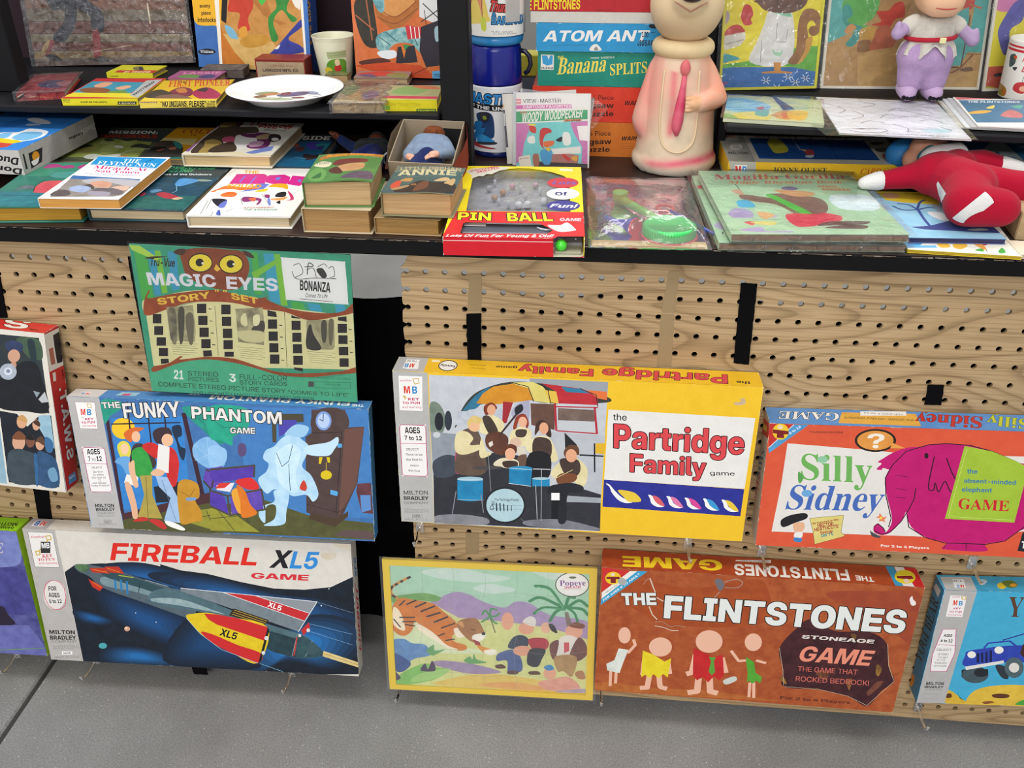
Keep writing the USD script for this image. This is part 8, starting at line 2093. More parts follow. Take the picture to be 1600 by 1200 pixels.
# the display table: black top with a worn front edge, four legs, black cloth hung behind the peg boards
tb = thing('display_table', 'long black display table with a worn brown top, holding the books and toys', 'table', (0.1, 0.3, 0))
m = MB(); m.tm(chamfer(3.0, 0.62, 0.0018, 0.0004, (-1.5, -0.312, 0.7832)), uni('3a2a22')); part(m, 'table_top', tb, 'shelf', label='worn brown table top')
m = MB(); m.tm(chamfer(3.0, 0.62, 0.0215, 0.0015, (-1.5, -0.313, 0.7615)), uni('09090b')); part(m, 'front_lip', tb, 'black')
m = MB()
for k in range(420):
    x = -1.5 + 3.0 * RNG.random(); L = 0.004 + 0.02 * RNG.random(); q = 0.0004 + 0.0010 * RNG.random()
    m.tm(chamfer(L, 0.0016, q, 0.0002, (x, -0.3142, 0.7833 - q * 1.1)), uni(('8a7d70', '6a5c50', '55493f')[k % 3]))
part(m, 'worn_edge', tb, 'card', label='scuffed pale edge of the table top')
for x in (-1.4, 1.36):
    for y in (-0.14, 0.26): part(MB().tm(chamfer(0.04, 0.04, 0.7615, 0.002, (x, y, 0)), uni('141416')), 'leg', tb, 'black')
m = MB(); nx = 160; xs = np.linspace(-1.35, 1.35, nx); top = 0.655 + 0.012 * np.sin(xs * 7) + 0.01 * meshkit.noise(np.stack([xs * 5, 0 * xs, 0 * xs], 1))
cv = [];
for k, z in enumerate(np.linspace(0, 1, 8)): cv.append(np.stack([xs, -0.2 + 0.006 * np.sin(xs * 42 + z), 0.0 + top * z], 1))
cv = np.vstack(cv); cf = []
for i in range(7):
    for j in range(nx - 1): a = i * nx + j; cf += [[a, a + 1, a + nx + 1], [a, a + nx + 1, a + nx]]
m.add(cv, cf, uni('0c0c0f')); part(m, 'cloth_skirt', tb, 'velvet', True, label='black cloth hung under the table')

def pegboard(label, c0, c1, x0, x1, rag=False):
    t = thing('pegboard', label, 'pegboard', board_pt((x0 + x1) / 2, 0, -0.712), BR)
    P, r, th, n = 0.0254, 0.0039, 0.0055, 16; dz = 0.712; ox = -(x0 + x1) / 2
    a = np.arange(n) * 2 * np.pi / n; ci = np.stack([np.cos(a), np.sin(a)], 1); sq = ci / np.abs(ci).max(1, keepdims=True) * P / 2; V, Fc = [], []; q = 0
    for i in range(28):
        for j in range(int(math.floor(c0)), int(math.ceil(c1)) + 1):
            off = c0 - math.floor(c0); cx = (j + off) * P
            if cx - P / 2 < x0 - 1e-6 or cx + P / 2 > x1 + 1e-6: continue
            c = np.array([cx + ox, dz - i * P])
            for ring, y in ((sq, 0), (ci * r, 0), (ci * r, th)): V.append(np.stack([ring[:, 0] + c[0], np.full(n, y), ring[:, 1] + c[1]], 1))
            for k in range(n):
                l = (k + 1) % n
                Fc += [[q + k, q + l, q + n + l], [q + k, q + n + l, q + n + k], [q + n + k, q + n + l, q + 2 * n + l], [q + n + k, q + 2 * n + l, q + 2 * n + k]]
            q += 3 * n
    V = np.vstack(V); lo, hi = V[:, 0].min(), V[:, 0].max(); zlo, zhi = V[:, 2].min(), V[:, 2].max()
    m = MB().add(V, Fc, uni('b9986f'))
    bk = np.array([[lo, th, zlo], [hi, th, zlo], [hi, th, zhi], [lo, th, zhi]])   # frame around the holed area
    tops = dz + 0.0255
    def slab(pl):
        g = trimesh.creation.extrude_polygon(pl, th, engine='earcut'); v = np.array(g.vertices); m.add(np.stack([v[:, 0], v[:, 2], v[:, 1]], 1), np.array(g.faces)[:, ::-1], uni('b9986f'))
    slab(sbox(lo, zhi, hi, tops)); slab(sbox(lo, 0.0, hi, zlo)); slab(sbox(hi, 0.0, x1 + ox, tops))
    if rag:
        e = [(lo, 0.0), (lo, tops), (x0 + ox + 0.012, tops)]
        for i in range(28):
            z = dz - i * P; w = RNG.random()
            e += [(x0 + ox + 0.001 * w + (0.006 if i == 0 else 0), z + 0.010), (x0 + ox + 0.002 * w, z + 0.0045)]
            if i in (0, 1, 2, 3, 4, 5, 9, 13): e += [(x0 + ox + 0.006 + 0.004 * w, z + 0.001), (x0 + ox + 0.005, z - 0.002)]
            e += [(x0 + ox + 0.001 * w, z - 0.005)]
        e += [(x0 + ox, 0.0)]; g = Polygon(e).buffer(0)
        for i in range(28): g = g.difference(Point((-1.0 + (c0 - math.floor(c0))) * P + ox, dz - i * P).buffer(r, 4))
        for p in polys(g): slab(p)
    else: slab(sbox(x0 + ox, 0.0, lo, tops))
    part(m, 'board', t, 'oak'); return t, ox
LB, LOX = pegboard('oak-veneer pegboard at the left end, behind the ghost game and the rocket game', -40.3, -7.0, -1.04, -0.182)
RB, ROX = pegboard('wide oak-veneer pegboard with a ragged left edge, behind the family-band game', 0.0, 52.0, -0.0335, 1.33, True)
def strip(parent, ox, q, col, name, mat, th=0.0012, label=None):
    """flat strip stuck on a board: q in board metres"""
    g = Polygon(q); g = shapely.segmentize(g, 0.006); c = np.array(g.exterior.coords)[:-1]; c = c + RNG.normal(0, 0.00025, c.shape); t = trimesh.creation.extrude_polygon(Polygon(c).buffer(0), th, engine='earcut')
    v = np.array(t.vertices); mb = MB().add(np.stack([v[:, 0] + ox, -v[:, 2] - 0.0002, v[:, 1] + 0.712], 1), np.array(t.faces), uni(col)); part(mb, name, parent, mat, label=label)
for q in [[(0.0531, -0.0565), (0.0728, -0.0548), (0.0719, -0.1448), (0.0534, -0.1457)], [(0.4043, 0.0004), (0.4245, 0.0), (0.4272, -0.112), (0.4074, -0.1109)], [(0.6599, -0.1303), (0.6795, -0.1293), (0.6819, -0.1583), (0.6607, -0.1585)]]: strip(RB, ROX, q, '0e0e10', 'velcro_strip', 'velvet', 0.002, 'black strip of hook tape on the board')
for q in [[(-0.4017, 0.0067), (-0.3856, 0.0073), (-0.3895, -0.1911), (-0.402, -0.1918)], [(-0.604, -0.0298), (-0.59, -0.0293), (-0.5951, -0.0898), (-0.6103, -0.0904)], [(-0.6242, -0.3739), (-0.6001, -0.3723), (-0.6081, -0.4344), (-0.6295, -0.4359)], [(-0.4252, -0.7141), (-0.4006, -0.7132), (-0.3997, -0.7302), (-0.4234, -0.731)]]: strip(LB, LOX, q, '0e0e10', 'velcro_strip', 'velvet', 0.002, 'black strip of hook tape on the board')
for q in [[(0.3127, 0.0128), (0.3262, 0.0128), (0.3248, -0.0432), (0.3084, -0.043)], [(0.3078, -0.0457), (0.3246, -0.0459), (0.3268, -0.1198), (0.3077, -0.1208)], [(0.0574, -0.0011), (0.0741, -0.0013), (0.0728, -0.052), (0.0549, -0.0528)], [(0.0453, -0.4083), (0.0656, -0.408), (0.0652, -0.4455), (0.0456, -0.4458)]]: strip(RB, ROX, q, '9a8462', 'tape_strip', 'card', 0.0003, 'faded tan tape on the board')

# two black riser shelves on the table, the posts and back panels behind them
def riser(label, x0, x1, y0, y1, yaw=0.0):
    t = thing('riser_shelf', label, 'shelf', (x0, y0, 0.785), rot(yaw)); w = x1 - x0; d = y1 - y0
    part(MB().tm(chamfer(w, d, 0.010, 0.002, (0, 0, 0.085)), uni('17171b')), 'shelf_board', t, 'black')
    part(MB().tm(chamfer(w, 0.01, 0.083, 0.001, (0, d - 0.012, 0)), uni('101013')), 'back_panel', t, 'black')
    for x in (0.0, w - 0.012): part(MB().tm(chamfer(0.012, d - 0.16, 0.083, 0.001, (x, 0.14, 0)), uni('101013')), 'side_panel', t, 'black')
    return t
riser('black riser shelf under the white plate and the row of small books', -1.0, -0.012, 0.222, 0.56)
riser('black riser shelf under the standing picture puzzles on the right', 0.3905, 1.15, 0.2, 0.53, -0.055)
def post(label, x, y, w, h, d=0.035, z=0.785): return tag(MB().tm(chamfer(w, d, h, 0.002, (x, y, z)), uni('141417')).put(unique('/World/upright_post'), 'black') , label, 'post', 'black upright posts')
post('black upright post beside the two stacked vacuum flasks', -0.0085, 0.222, 0.042, 0.55)
post('black upright post behind the squeaky toy', 0.355, 0.43, 0.038, 0.5)
post('black upright post at the far left end of the riser', -0.735, 0.30, 0.05, 0.42, 0.03, 0.88)
def panel(label, x, y, w, col): return tag(MB().tm(chamfer(w, 0.01, 0.62, 0.001, (x, y, 0.785)), uni(col)).put(unique('/World/back_panel'), 'card'), label, 'panel')
panel('dark maroon back panel behind the plastic cup', -1.0, 0.585, 1.03, '2c1c24'); panel('dark back panel behind the picture puzzles on the right', 0.395, 0.585, 0.9, '18181c')

# ---------------------------------------------------------------- game boxes on the boards
def pose(key):
    x, y, z, yaw, pit, roll, w, d, h = POSE[key]; R = rot(yaw, pit, roll); return np.array([x, y, z]), R, w, d, h
def placed(key, name, label, cat, group=None):
    p, R, w, d, h = pose(key); o = p + R @ np.array([w / 2, d / 2, 0]); return thing(name, label, cat, o, R, group), np.array([-w / 2, -d / 2, 0]), w, d, h
def game_box(key, label, sides, base='c8c2b4', cat='board game', flat=False, name='board_game', group='board games on the peg boards'):
    t, s, w, d, h = placed(key, name, label, cat, group)
    m = MB()
    if flat: m.tm(chamfer(w, d, h * 0.8, 0.0009, s + [0, 0, h * 0.2]), uni(sides)); b = MB().tm(chamfer(w - 0.003, d - 0.003, h * 0.5, 0.0008, s + [0.0015, 0.0015, 0]), uni(base))
    else: m.tm(chamfer(w, d * 0.86, h, 0.0009, s), uni(sides)); b = MB().tm(chamfer(w - 0.003, d * 0.5, h - 0.003, 0.0008, s + [0.0015, d * 0.5, 0.0015]), uni(base))
    dress(m, key, w, d, h, s)
    part(m, 'lid', t, 'print'); part(b, 'box_base', t, 'card'); return t
game_box('funky', 'blue board game with a pale ghost and a treasure chest on the lid', '4a86c2')
game_box('fireball', 'board game with a silver rocket on its dark blue and white lid', 'd9d4cb')
game_box('partridge', 'yellow board game with a photo of a family band in front of a bus', 'ecbd26')
game_box('flint', 'rust-orange board game with big white slanted stone lettering, lowest row', 'a8441c')
game_box('silly', 'orange board game with a big magenta elephant on the lid', 'b8b0a4')
game_box('yogi', 'light blue board game with a dark blue jeep on the lid, lower right corner', '3f9cc4')
game_box('swat', 'red and white board game with photos of uniformed men, cut off by the left edge', 'd0322e')
game_box('green', 'purple board game with lime green edges, in the lower left corner', '98c42a')

# packet with stereo cards, tray puzzle
def sheet(w, h, nx=24, ny=24, amp=0.002, seed=0, axis='front', shift=(0, 0, 0), bulge=0.0, fq=45):
    """a thin wrinkled film over a face"""
    u, v = np.meshgrid(np.linspace(0, 1, nx), np.linspace(0, 1, ny)); n = meshkit.fbm(np.stack([u * w * fq, v * h * fq, 0 * u + seed], -1), 3, seed) - 0.5
    if fq > 60: n = 0.5 - 2.2 * np.abs(n)
    e = np.clip(np.minimum(np.minimum(u, 1 - u), np.minimum(v, 1 - v)) * 8, 0, 1); o = amp * n * 2 * (0.3 + 0.7 * e) + bulge * e
    X = np.stack([u * w, -o, v * h], -1) if axis == 'front' else np.stack([u * w, v * h, o], -1); f = []
    for i in range(ny - 1):
        for j in range(nx - 1): a = i * nx + j; f += [[a, a + 1, a + nx + 1], [a, a + nx + 1, a + nx]]
    return MB().add(X.reshape(-1, 3) + np.asarray(shift), f, (1, 1, 1))
t, s, w, d, h = placed('magic', 'story_card_packet', 'green picture packet with an owl and three story cards, standing on the ghost game', 'packet')
m = MB().tm(chamfer(w, 0.003, h, 0.0006, s), uni('46a07e')); dress(m, 'magic', w, d, h, s); part(m, 'card_folder', t)
part(sheet(w + 0.002, h + 0.003, 20, 20, 0.0006, 3, 'front', s + [-0.001, -0.0016, 0.001]), 'plastic_sleeve', t, 'flatsleeve', True)
t, s, w, d, h = placed('tray', 'tray_puzzle', 'yellow-framed tray puzzle with a leaping tiger, standing on the floor row', 'puzzle')
m = MB().tm(chamfer(w, 0.004, h, 0.0006, s + [0, 0.001, 0]), uni('dcbc18')); skin(m, ART['tray.front'], w, h, s + [0, 0.001, 0], (1, 0, 0), (0, 0, 1), (0, -1, 0), seed=4)
part(m, 'picture_panel', t)
m = MB(); g = sbox(0, 0, w, h).difference(sbox(0.011, 0.0095, w - 0.0115, h - 0.0105)); g = trimesh.creation.extrude_polygon(g, 0.0016, engine='earcut'); v = np.array(g.vertices)
m.add(np.stack([v[:, 0], -v[:, 2], v[:, 1]], 1) + s + [0, 0.0008, 0], g.faces, uni('e2c41c')); part(m, 'frame', t, 'gloss', label='yellow raised frame')
part(sheet(w + 0.008, h + 0.006, 24, 20, 0.0006, 8, 'front', s + [-0.004, -0.0016, -0.001]), 'plastic_sleeve', t, 'oldsleeve', True)

# clear plastic hooks that carry the boxes
def hook(x, z, L=0.045, label=''):
    p = board_pt(x, 0, z - ROW0 if z > 0 else z); y0 = 0.0
    t = thing('peg_hook', label, 'hook', board_pt(x, 0.0, z), BR, 'clear plastic peg hooks')
    part(MB().tm(tube([(0, 0.004, 0.0), (0, -0.006, 0), (0, -L * 0.6, -0.004), (0, -L, -0.004), (0, -L - 0.005, 0.001), (0, -L - 0.007, 0.008)], 0.0021, 8), uni('d8dade')), 'arm', t, 'clear', True)
    part(MB().tm(chamfer(0.012, 0.0025, 0.022, 0.0006, (-0.006, -0.0032, -0.008)), uni('c8cace')), 'back_plate', t, 'clear')
for x, z, l in [(-0.735, -0.716, 'clear plastic peg hook under the purple game in the lower left corner'), (-0.594, -0.716, 'clear plastic peg hook under the left end of the rocket game'), (-0.252, -0.712, 'clear plastic peg hook under the right end of the rocket game'), (-0.023, -0.4035, 'clear plastic peg hook under the left end of the family-band game'), (0.374, -0.4035, 'clear plastic peg hook under the right end of the family-band game'), (0.481, -0.4095, 'clear plastic peg hook under the left end of the elephant game'), (0.776, -0.4095, 'clear plastic peg hook under the middle of the elephant game'), (-0.066, -0.713, 'clear plastic peg hook under the left end of the tiger puzzle'), (0.262, -0.688, 'clear plastic peg hook under the left end of the rust-orange game'), (0.756, -0.688, 'clear plastic peg hook under the left end of the jeep game')]: hook(x, z, 0.042, l)

# ---------------------------------------------------------------- books
def book(key, label, cover, pages='d8c49c', board=0.0022, name='hardcover_book', cat='book', group='books on the table', inset=0.004, mat='print', spine=True, warp=0.0):
    t, s, w, d, h = placed(key, name, label, cat, group); m = MB(); b = board
    wf = None
    if warp:
        def wf(X): X = np.array(X); u = (X[:, 0] - s[0]) / w; v = (X[:, 1] - s[1]) / d; k = np.clip((X[:, 2]) / h, 0, 1); X[:, 2] += warp * k * (np.sin(u * 3.1) * 0.6 - 0.35 * (v < 2) * (1 - v) * np.sin(u * 6)); return X
    def plate(z):
        q = chamfer(w, d, b, 0.0006, s + [0, 0, z])
        if wf is None: m.tm(q, uni(cover)); return
        nx = 20; u = np.linspace(0, w, nx); V = []; 
        for x in u: V += [[x, 0, z], [x, d, z], [x, d, z + b], [x, 0, z + b]]
        f = []
        for i in range(nx - 1):
            for k in range(4): a = i * 4 + k; c = i * 4 + (k + 1) % 4; f += [[a, c, c + 4], [a, c + 4, a + 4]]
        f += [[0, 2, 1], [0, 3, 2], [4 * nx - 4, 4 * nx - 3, 4 * nx - 2], [4 * nx - 4, 4 * nx - 2, 4 * nx - 1]]
        m.add(wf(np.array(V) + s), f, uni(cover))
    plate(0); plate(h - b)
    if spine: m.tm(chamfer(b, d, h, 0.0006, s), uni(cover))
    if wf is None: dress(m, key, w, d, h, s, ('top',))
    else:
        O, U, V2, N = (np.array((0, 0, h)) + s, (1, 0, 0), (0, 1, 0), (0, 0, 1))
        cut = []
        if key + '.top' in ART:
            for k in range(14):
                pass
            skin(m, ART[key + '.top'], w, d, O, U, V2, N, off=0.0003, seed=len(key), warp=wf, strips=18)
    part(m, 'cover', t, mat)
    pg = MB().tm(chamfer(w - inset - b, d - inset * 2, h - 2 * b, 0.0006, s + [b, inset, b]), uni(pages)); part(pg, 'pages', t, 'pages', label='pages seen from the edge'); return t
book('hawaii', 'hardcover book with purple and brown faces, lying on two other books', 'd8d0bc', 'd8be90')
book('mod', 'white hardcover book with big pink lettering and orange sketches, at the table edge', 'e4e0d8', 'd4c2a0')
book('grbook', 'green hardcover book with yellow page edges, half under the white paperback', '2f7464', 'b88c34')
book('advent', 'dark teal hardcover book with divers, right of the white paperback', '2a4a54', 'd0bc98')
book('nun', 'white paperback with a blue title bar, lying across two green books', 'efebe6', 'd49a50', 0.0006, 'paperback_book', inset=0.0006)
book('mi', 'olive hardcover book with several faces, behind the white paperback', '545a42', 'd4c29c')
book('colt', 'yellow book with dark faces, half under the brown and purple book', 'd8981c', 'd4c29c', 0.0012)
book('inside', 'blue and teal book with a black title bar, behind the white pink-lettered book', '1f5478', 'd8d0c0')
book('blbunder', 'thick tan-paged small book under the green small book', 'c8b898', 'b08a5a', 0.0012, 'big_small_book', group='thick small books')
book('blbgreen', 'thick small book with a cowboy girl on its warped green cover, on top of another', '5a8248', 'c8a87c', 0.0012, 'big_small_book', group='thick small books', warp=0.004)
book('annieunder', 'thick small book under the dark green small book', 'a88c64', 'a8834f', 0.0012, 'big_small_book', group='thick small books')
book('annie', 'thick small book with a dark green cover and cream lettering, beside the pinball box', '8a8468', 'c4a074', 0.0012, 'big_small_book', group='thick small books', warp=0.003)
def sleeve_over(t, s, w, d, h, mat='crinkle', amp=0.0022, ov=0.006, n=36, seed=1):
    part(sheet(w + 2 * ov, d + 2 * ov, n, n, amp, seed, 'top', s + [-ov, -ov, h + 0.0006], 0.0016), 'plastic_sleeve', t, mat, True)
for k, l in (('gorlow', 'pale green picture book in plastic, under the other pale green one'), ('gortop', 'upper pale green picture book in plastic, with a red skirt on the cover')):
    t = book(k, l, 'b0ccac', 'a08068', 0.0008, 'picture_book', inset=0.0008, group='pale green picture books'); p, R, w, d, h = pose(k); sleeve_over(t, np.array([-w / 2, -d / 2, 0]), w, d, h, 'sleeve', 0.0016, 0.008, 30, len(k))
    part(sheet(w, h + 0.004, 40, 8, 0.002, 6, 'front', np.array([-w / 2, -d / 2 - 0.0015, -0.001])), 'plastic_edge', t, 'crinkle', True)
book('comic', 'blue and yellow picture book with a palm tree, under the red cloth doll', '5a6898', '3c3c60', 0.001, 'picture_book', inset=0.001)
book('white', 'white picture book with red and green drawings, under the palm tree book', 'd8c030', 'c8b040', 0.0008, 'picture_book', inset=0.0008)
t, s, w, d, h = placed('brown', 'cardboard_block', 'small worn tan cardboard box at the right edge of the table', 'box'); m = MB().tm(chamfer(w, d, h, 0.0012, s), uni('b89c74'), uni('a88c66')); part(m, 'box_body', t, 'card'); part(MB().tm(chamfer(w - 0.002, 0.0008, h * 0.96, 0.0003, s + [0.001, -0.0008, 0.0005]), uni('c0a47c'), uni('b0946c')), 'end_flap', t, 'card')
book('corner', 'pale cream picture book at the right corner of the table', 'e0d4bc', 'd0c0a0', 0.0008, 'picture_book', inset=0.0008)
game_box('jonny', 'yellow-sided card game with a dark blue picture, behind pale green picture books', 'd8ae1c', flat=True, name='card_game', cat='card game', group='games on the table')
game_box('abox', 'blue box with large pale lettering, behind the red cloth doll', '3478ac', flat=True, name='flat_box', cat='box', group='games on the table')
game_box('radio', 'grey box with a bright blue lid and black lettering, at the left edge', 'b4b0aa', flat=True, name='radio_box', cat='box', group='games on the table')

# ---------------------------------------------------------------- pinball game
t, s, w, d, h = placed('pinball', 'pinball_game', 'red and yellow pinball game box with a clear window, hanging over the table edge', 'game')
card = MB(); skin(card, ART['pinball.top'], w, d, s + [0, 0, h], (1, 0, 0), (0, 1, 0), (0, 0, 1), seed=3); skin(card, ART['pinball.front'], w, h, s, (1, 0, 0), (0, 0, 1), (0, -1, 0), seed=5)
for x in (0.0, w - 0.001): card.tm(chamfer(0.001, d, h, 0.0003, s + [x, 0, 0]), uni('e0cc1e'))
card.tm(chamfer(w, 0.001, h, 0.0003, s + [0, d - 0.001, 0]), uni('e0cc1e')); card.tm(chamfer(w, d, 0.001, 0.0003, s), uni('c8c4b0')); part(card, 'sleeve_box', t)
inner = MB(); inner.tm(chamfer(w - 0.004, d - 0.03, 0.006, 0.0008, s + [0.002, 0.028, 0.001]), uni('8f9296'), uni('a4a4a8')); inner.tm(chamfer(w * 0.78, 0.03, 0.012, 0.001, s + [0.012, 0.03, 0.006]), uni('5a5e68')); part(inner, 'playing_tray', t, 'gloss', label='grey playing tray behind the window')
pts = [(0.30, 0.62, 'b08a5a'), (0.36, 0.70, 'b47c44'), (0.50, 0.52, 'd8dade'), (0.57, 0.53, 'd8dade'), (0.70, 0.58, 'd8dade'), (0.43, 0.80, 'c88aa0'), (0.62, 0.82, 'c89ab0'), (0.24, 0.76, 'a8aab0')]
for x, y, c in pts: part(MB().tm(trimesh.creation.icosphere(2, 0.0055 if c == 'd8dade' else 0.0045).apply_translation(s + [w * x, d * y, 0.0125]), uni(c)), 'ball', t, 'gloss', True)
for x, y in ((0.34, 0.56), (0.42, 0.52), (0.55, 0.64), (0.28, 0.84), (0.66, 0.72), (0.5, 0.75)): part(MB().tm(tube([s + [w * x, d * y, 0.006], s + [w * x, d * y, 0.018]], 0.002, 8), uni('c8ccd0')), 'bumper_pin', t, 'gloss', True)
part(MB().tm(tube([s + [w * 0.66, 0.046, 0.019], s + [w * 0.69, 0.04, 0.0195], s + [w * 0.73, 0.038, 0.0195], s + [w * 0.77, 0.04, 0.0195], s + [w * 0.79, 0.046, 0.019]], 0.0014, 8), uni('b8bcc4')), 'wire_arch', t, 'gloss', True)
part(sheet(w * 0.84, d * 0.56, 30, 30, 0.0012, 4, 'top', s + [w * 0.05, d * 0.38, h - 0.0012]), 'window', t, 'dome', True)
part(MB().tm(chamfer(0.028, 0.012, 0.0004, 0.0001, s + [0.02, 0.05, 0.0184]), uni('e8e6e4')), 'price_label', t, label='white price label')
part(MB().tm(trimesh.creation.icosphere(3, 0.0072).apply_translation(s + [w * 0.835, 0.012, 0.0105]), uni('4adb3a')), 'plunger_knob', t, 'gloss', True, 'bright green plunger knob')
part(MB().tm(chamfer(w * 0.19, 0.02, 0.003, 0.0006, s + [w * 0.79, 0.006, 0.0012]), uni('a8a890')), 'ball_tray', t, 'card')

# ---------------------------------------------------------------- bag of bubble toys
p, R, w, d, h = pose('bag'); t = thing('plastic_bag', 'pinkish clear plastic bag of bubble toys lying on the table edge', 'bag', p + R @ np.array([w / 2, d / 2, 0]), R); s = np.array([-w / 2, -d / 2, 0])
u, v = np.meshgrid(np.linspace(0, 1, 50), np.linspace(0, 1, 60)); e = np.clip(np.minimum(np.minimum(u, 1 - u), np.minimum(v, 1 - v)) * 5, 0, 1) ** 0.6
z = 0.0015 + e * (0.021 + 0.010 * np.exp(-((u - 0.62) ** 2 + (v - 0.2) ** 2) * 9)) * (1 - 0.55 * np.clip(v - 0.45, 0, 1)) + e * 0.004 * (meshkit.fbm(np.stack([u * 5 + v * 3, v * 5 - u * 4, 0 * u], -1), 3, 2) - 0.5) * 2
V = np.stack([u * w, v * d, z], -1).reshape(-1, 3); f = []
for i in range(59):
    for j in range(49): a = i * 50 + j; f += [[a, a + 1, a + 51], [a, a + 51, a + 50]]
part(MB().add(V + s, f, (1, 1, 1)), 'upper_film', t, 'pinkbag', True); V2 = V.copy(); V2[:, 2] = 0.0006; part(MB().add(V2 + s, np.array(f)[:, ::-1], uni('c8a8b8')), 'lower_film', t, 'pinkbag')
part(MB().tm(chamfer(w * 0.94, 0.016, 0.0012, 0.0003, s + [0.004, 0.008, 0.0008]), uni('c8c078')), 'header_card', t, 'card', label='pale yellow card at the foot of the bag')
o = thing('bubble_dish', 'round bright green plastic dish inside the clear bag', 'toy', (0.311, 0.0235, 0.7868))
dp_ = part(MB().tm(lathe([(0, 0), (0.031, 0), (0.033, 0.002), (0.033, 0.014), (0.031, 0.0155), (0.029, 0.0145), (0.0, 0.0140)]), uni('3ccf62'), uni('4cd870')), 'dish_body', o, 'gloss', True)
for k in range(48):
    pass
m = MB()
for k in range(60): a = k * 2 * math.pi / 60; m.tm(chamfer(0.001, 0.0012, 0.011, 0.0002, (-0.0005, 0.0328, 0.002)).apply_transform(trimesh.transformations.rotation_matrix(a, (0, 0, 1))), uni('34c058'))
part(m, 'grip_ridges', dp_, 'gloss'); part(MB().tm(lathe([(0.031, 0.0), (0.036, 0.0004), (0.036, 0.0009), (0.031, 0.0011)]), uni('c85a50')), 'red_rim', o, 'gloss', True, 'red rim under the dish')
o = thing('bubble_pipe', 'pale green plastic pipe inside the clear bag, behind the round dish', 'toy', (0.272, 0.10, 0.7925), rot(-1.02))
part(MB().tm(tube([(-0.04, 0, 0), (-0.025, 0, 0.001), (0.03, 0, 0.002), (0.05, 0, 0.002)], [0.008, 0.006, 0.005, 0.004], 12), uni('86d05c')), 'stem', o, 'gloss', True); part(MB().tm(lathe([(0, 0), (0.008, 0), (0.010, 0.008), (0.011, 0.016), (0.008, 0.016), (0.006, 0.004), (0, 0.003)], 32).apply_translation((-0.042, 0, -0.005)), uni('8cd864')), 'bowl', o, 'gloss', True)
o = thing('toy_horn', 'blue plastic horn with a red mouth inside the clear bag, left of the round dish', 'toy', (0.255, 0.035, 0.7945), rot(-0.75))
part(MB().tm(tube([(-0.035, 0, 0), (-0.015, 0, 0), (0.004, 0, 0.001), (0.016, 0, 0.002)], [0.003, 0.0035, 0.007, 0.0125], 16), uni('3450b8')), 'horn_body', o, 'gloss', True); part(MB().tm(trimesh.creation.cylinder(0.0118, 0.003, 24).apply_transform(trimesh.transformations.rotation_matrix(math.pi / 2, (0, 1, 0))).apply_translation((0.0178, 0, 0.002)), uni('d84a44')), 'horn_mouth', o, 'gloss', label='red mouth of the horn')
o = thing('toy_wand', 'thin blue and red plastic wand inside the clear bag, right of the round dish', 'toy', (0.343, 0.06, 0.7905), rot(-1.0))
part(MB().tm(tube([(-0.05, 0, 0), (0.0, 0, 0.0), (0.052, 0, 0)], 0.0022, 10), uni('4458b0')), 'wand_stick', o, 'gloss', True); part(MB().tm(tube([(-0.012 * math.cos(a) - 0.061, 0.011 * math.sin(a), 0) for a in np.linspace(0, 2 * math.pi, 20)[:-1]], 0.0018, 8, True), uni('d85a50')), 'wand_ring', o, 'gloss', True, 'red ring of the wand')

# ---------------------------------------------------------------- box stack
for k, l in ((5, 'orange jigsaw puzzle box, lowest of the stack'), (4, 'red-orange jigsaw puzzle box, second lowest of the stack'), (3, 'green jigsaw puzzle box with yellow curly lettering, in the middle of the stack'), (2, 'bright blue jigsaw puzzle box with white lettering, third from the top of the stack'), (1, 'plain white flat box between the blue and the dark red ones'), (0, 'dark red box with yellow lettering, topmost of the stack')):
    game_box(f'stack{k}', l, ('a82028', 'c8c5bd', '2a8ec4', '1c7c6c', 'c83c26', 'c06a24')[k], ('c8b8a0', 'b8b4ac', '2a6ea0', '186a5c', 'a83420', 'a05a20')[k], 'jigsaw puzzle', True, 'puzzle_box', 'stacked puzzle boxes')
o = thing('storage_tin', 'yellow box behind the handle of the lower vacuum flask', 'box', (0.105, 0.545, 0.785)); part(MB().tm(chamfer(0.09, 0.04, 0.085, 0.002, (-0.045, -0.02, 0)), uni('5c6270')), 'tin_body', o, 'gloss'); part(MB().tm(chamfer(0.094, 0.044, 0.036, 0.002, (-0.047, -0.022, 0.085)), uni('b8b03c')), 'tin_lid', o, 'gloss', label='yellow lid')

# ---------------------------------------------------------------- vacuum flasks, cup, mug, plate: turned shapes, prints wrapped round them
def wrap(mb, txt, W, H, r0, r1, z0, z1, off=0.0004, seed=2, facing=0.0):
    """print of W x H mm wrapped on a cone frustum, centred on the side towards -y"""
    for g, a, b in paint(txt, W, H, seed):
        n = max(2, int(W / (r0 * 1000) / 0.10))
        for k in range(n):
            c = g.intersection(sbox(W * k / n, -1, W * (k + 1) / n, H + 1))
            for p in polys(c):
                if p.area < 0.01: continue
                try: v, f = trimesh.creation.triangulate_polygon(p, engine='earcut')
                except Exception: continue
                v = np.asarray(v); q = v[:, 1] / H; r = r0 + (r1 - r0) * q + off; th = (v[:, 0] - W / 2) / (max(r0, r1) * 1000) + facing
                mb.add(np.stack([r * np.sin(th), -r * np.cos(th), z0 + (z1 - z0) * q], 1), np.asarray(f), a, b)
    return mb
FL = (0.0535, 0.372, 0.785)
o = thing('vacuum_flask', 'white vacuum flask with a dark blue cap, standing on the table under another flask', 'vacuum flask', FL, group='two stacked vacuum flasks')
m = MB().tm(lathe([(0.0395, 0.009), (0.0415, 0.011), (0.0415, 0.107), (0.0405, 0.110)], 72), uni('e4e6ea')); wrap(m, ART['flask.wrap'], 110, 98, 0.0415, 0.0415, 0.010, 0.108, facing=-0.05); part(m, 'body', o, 'gloss', True)
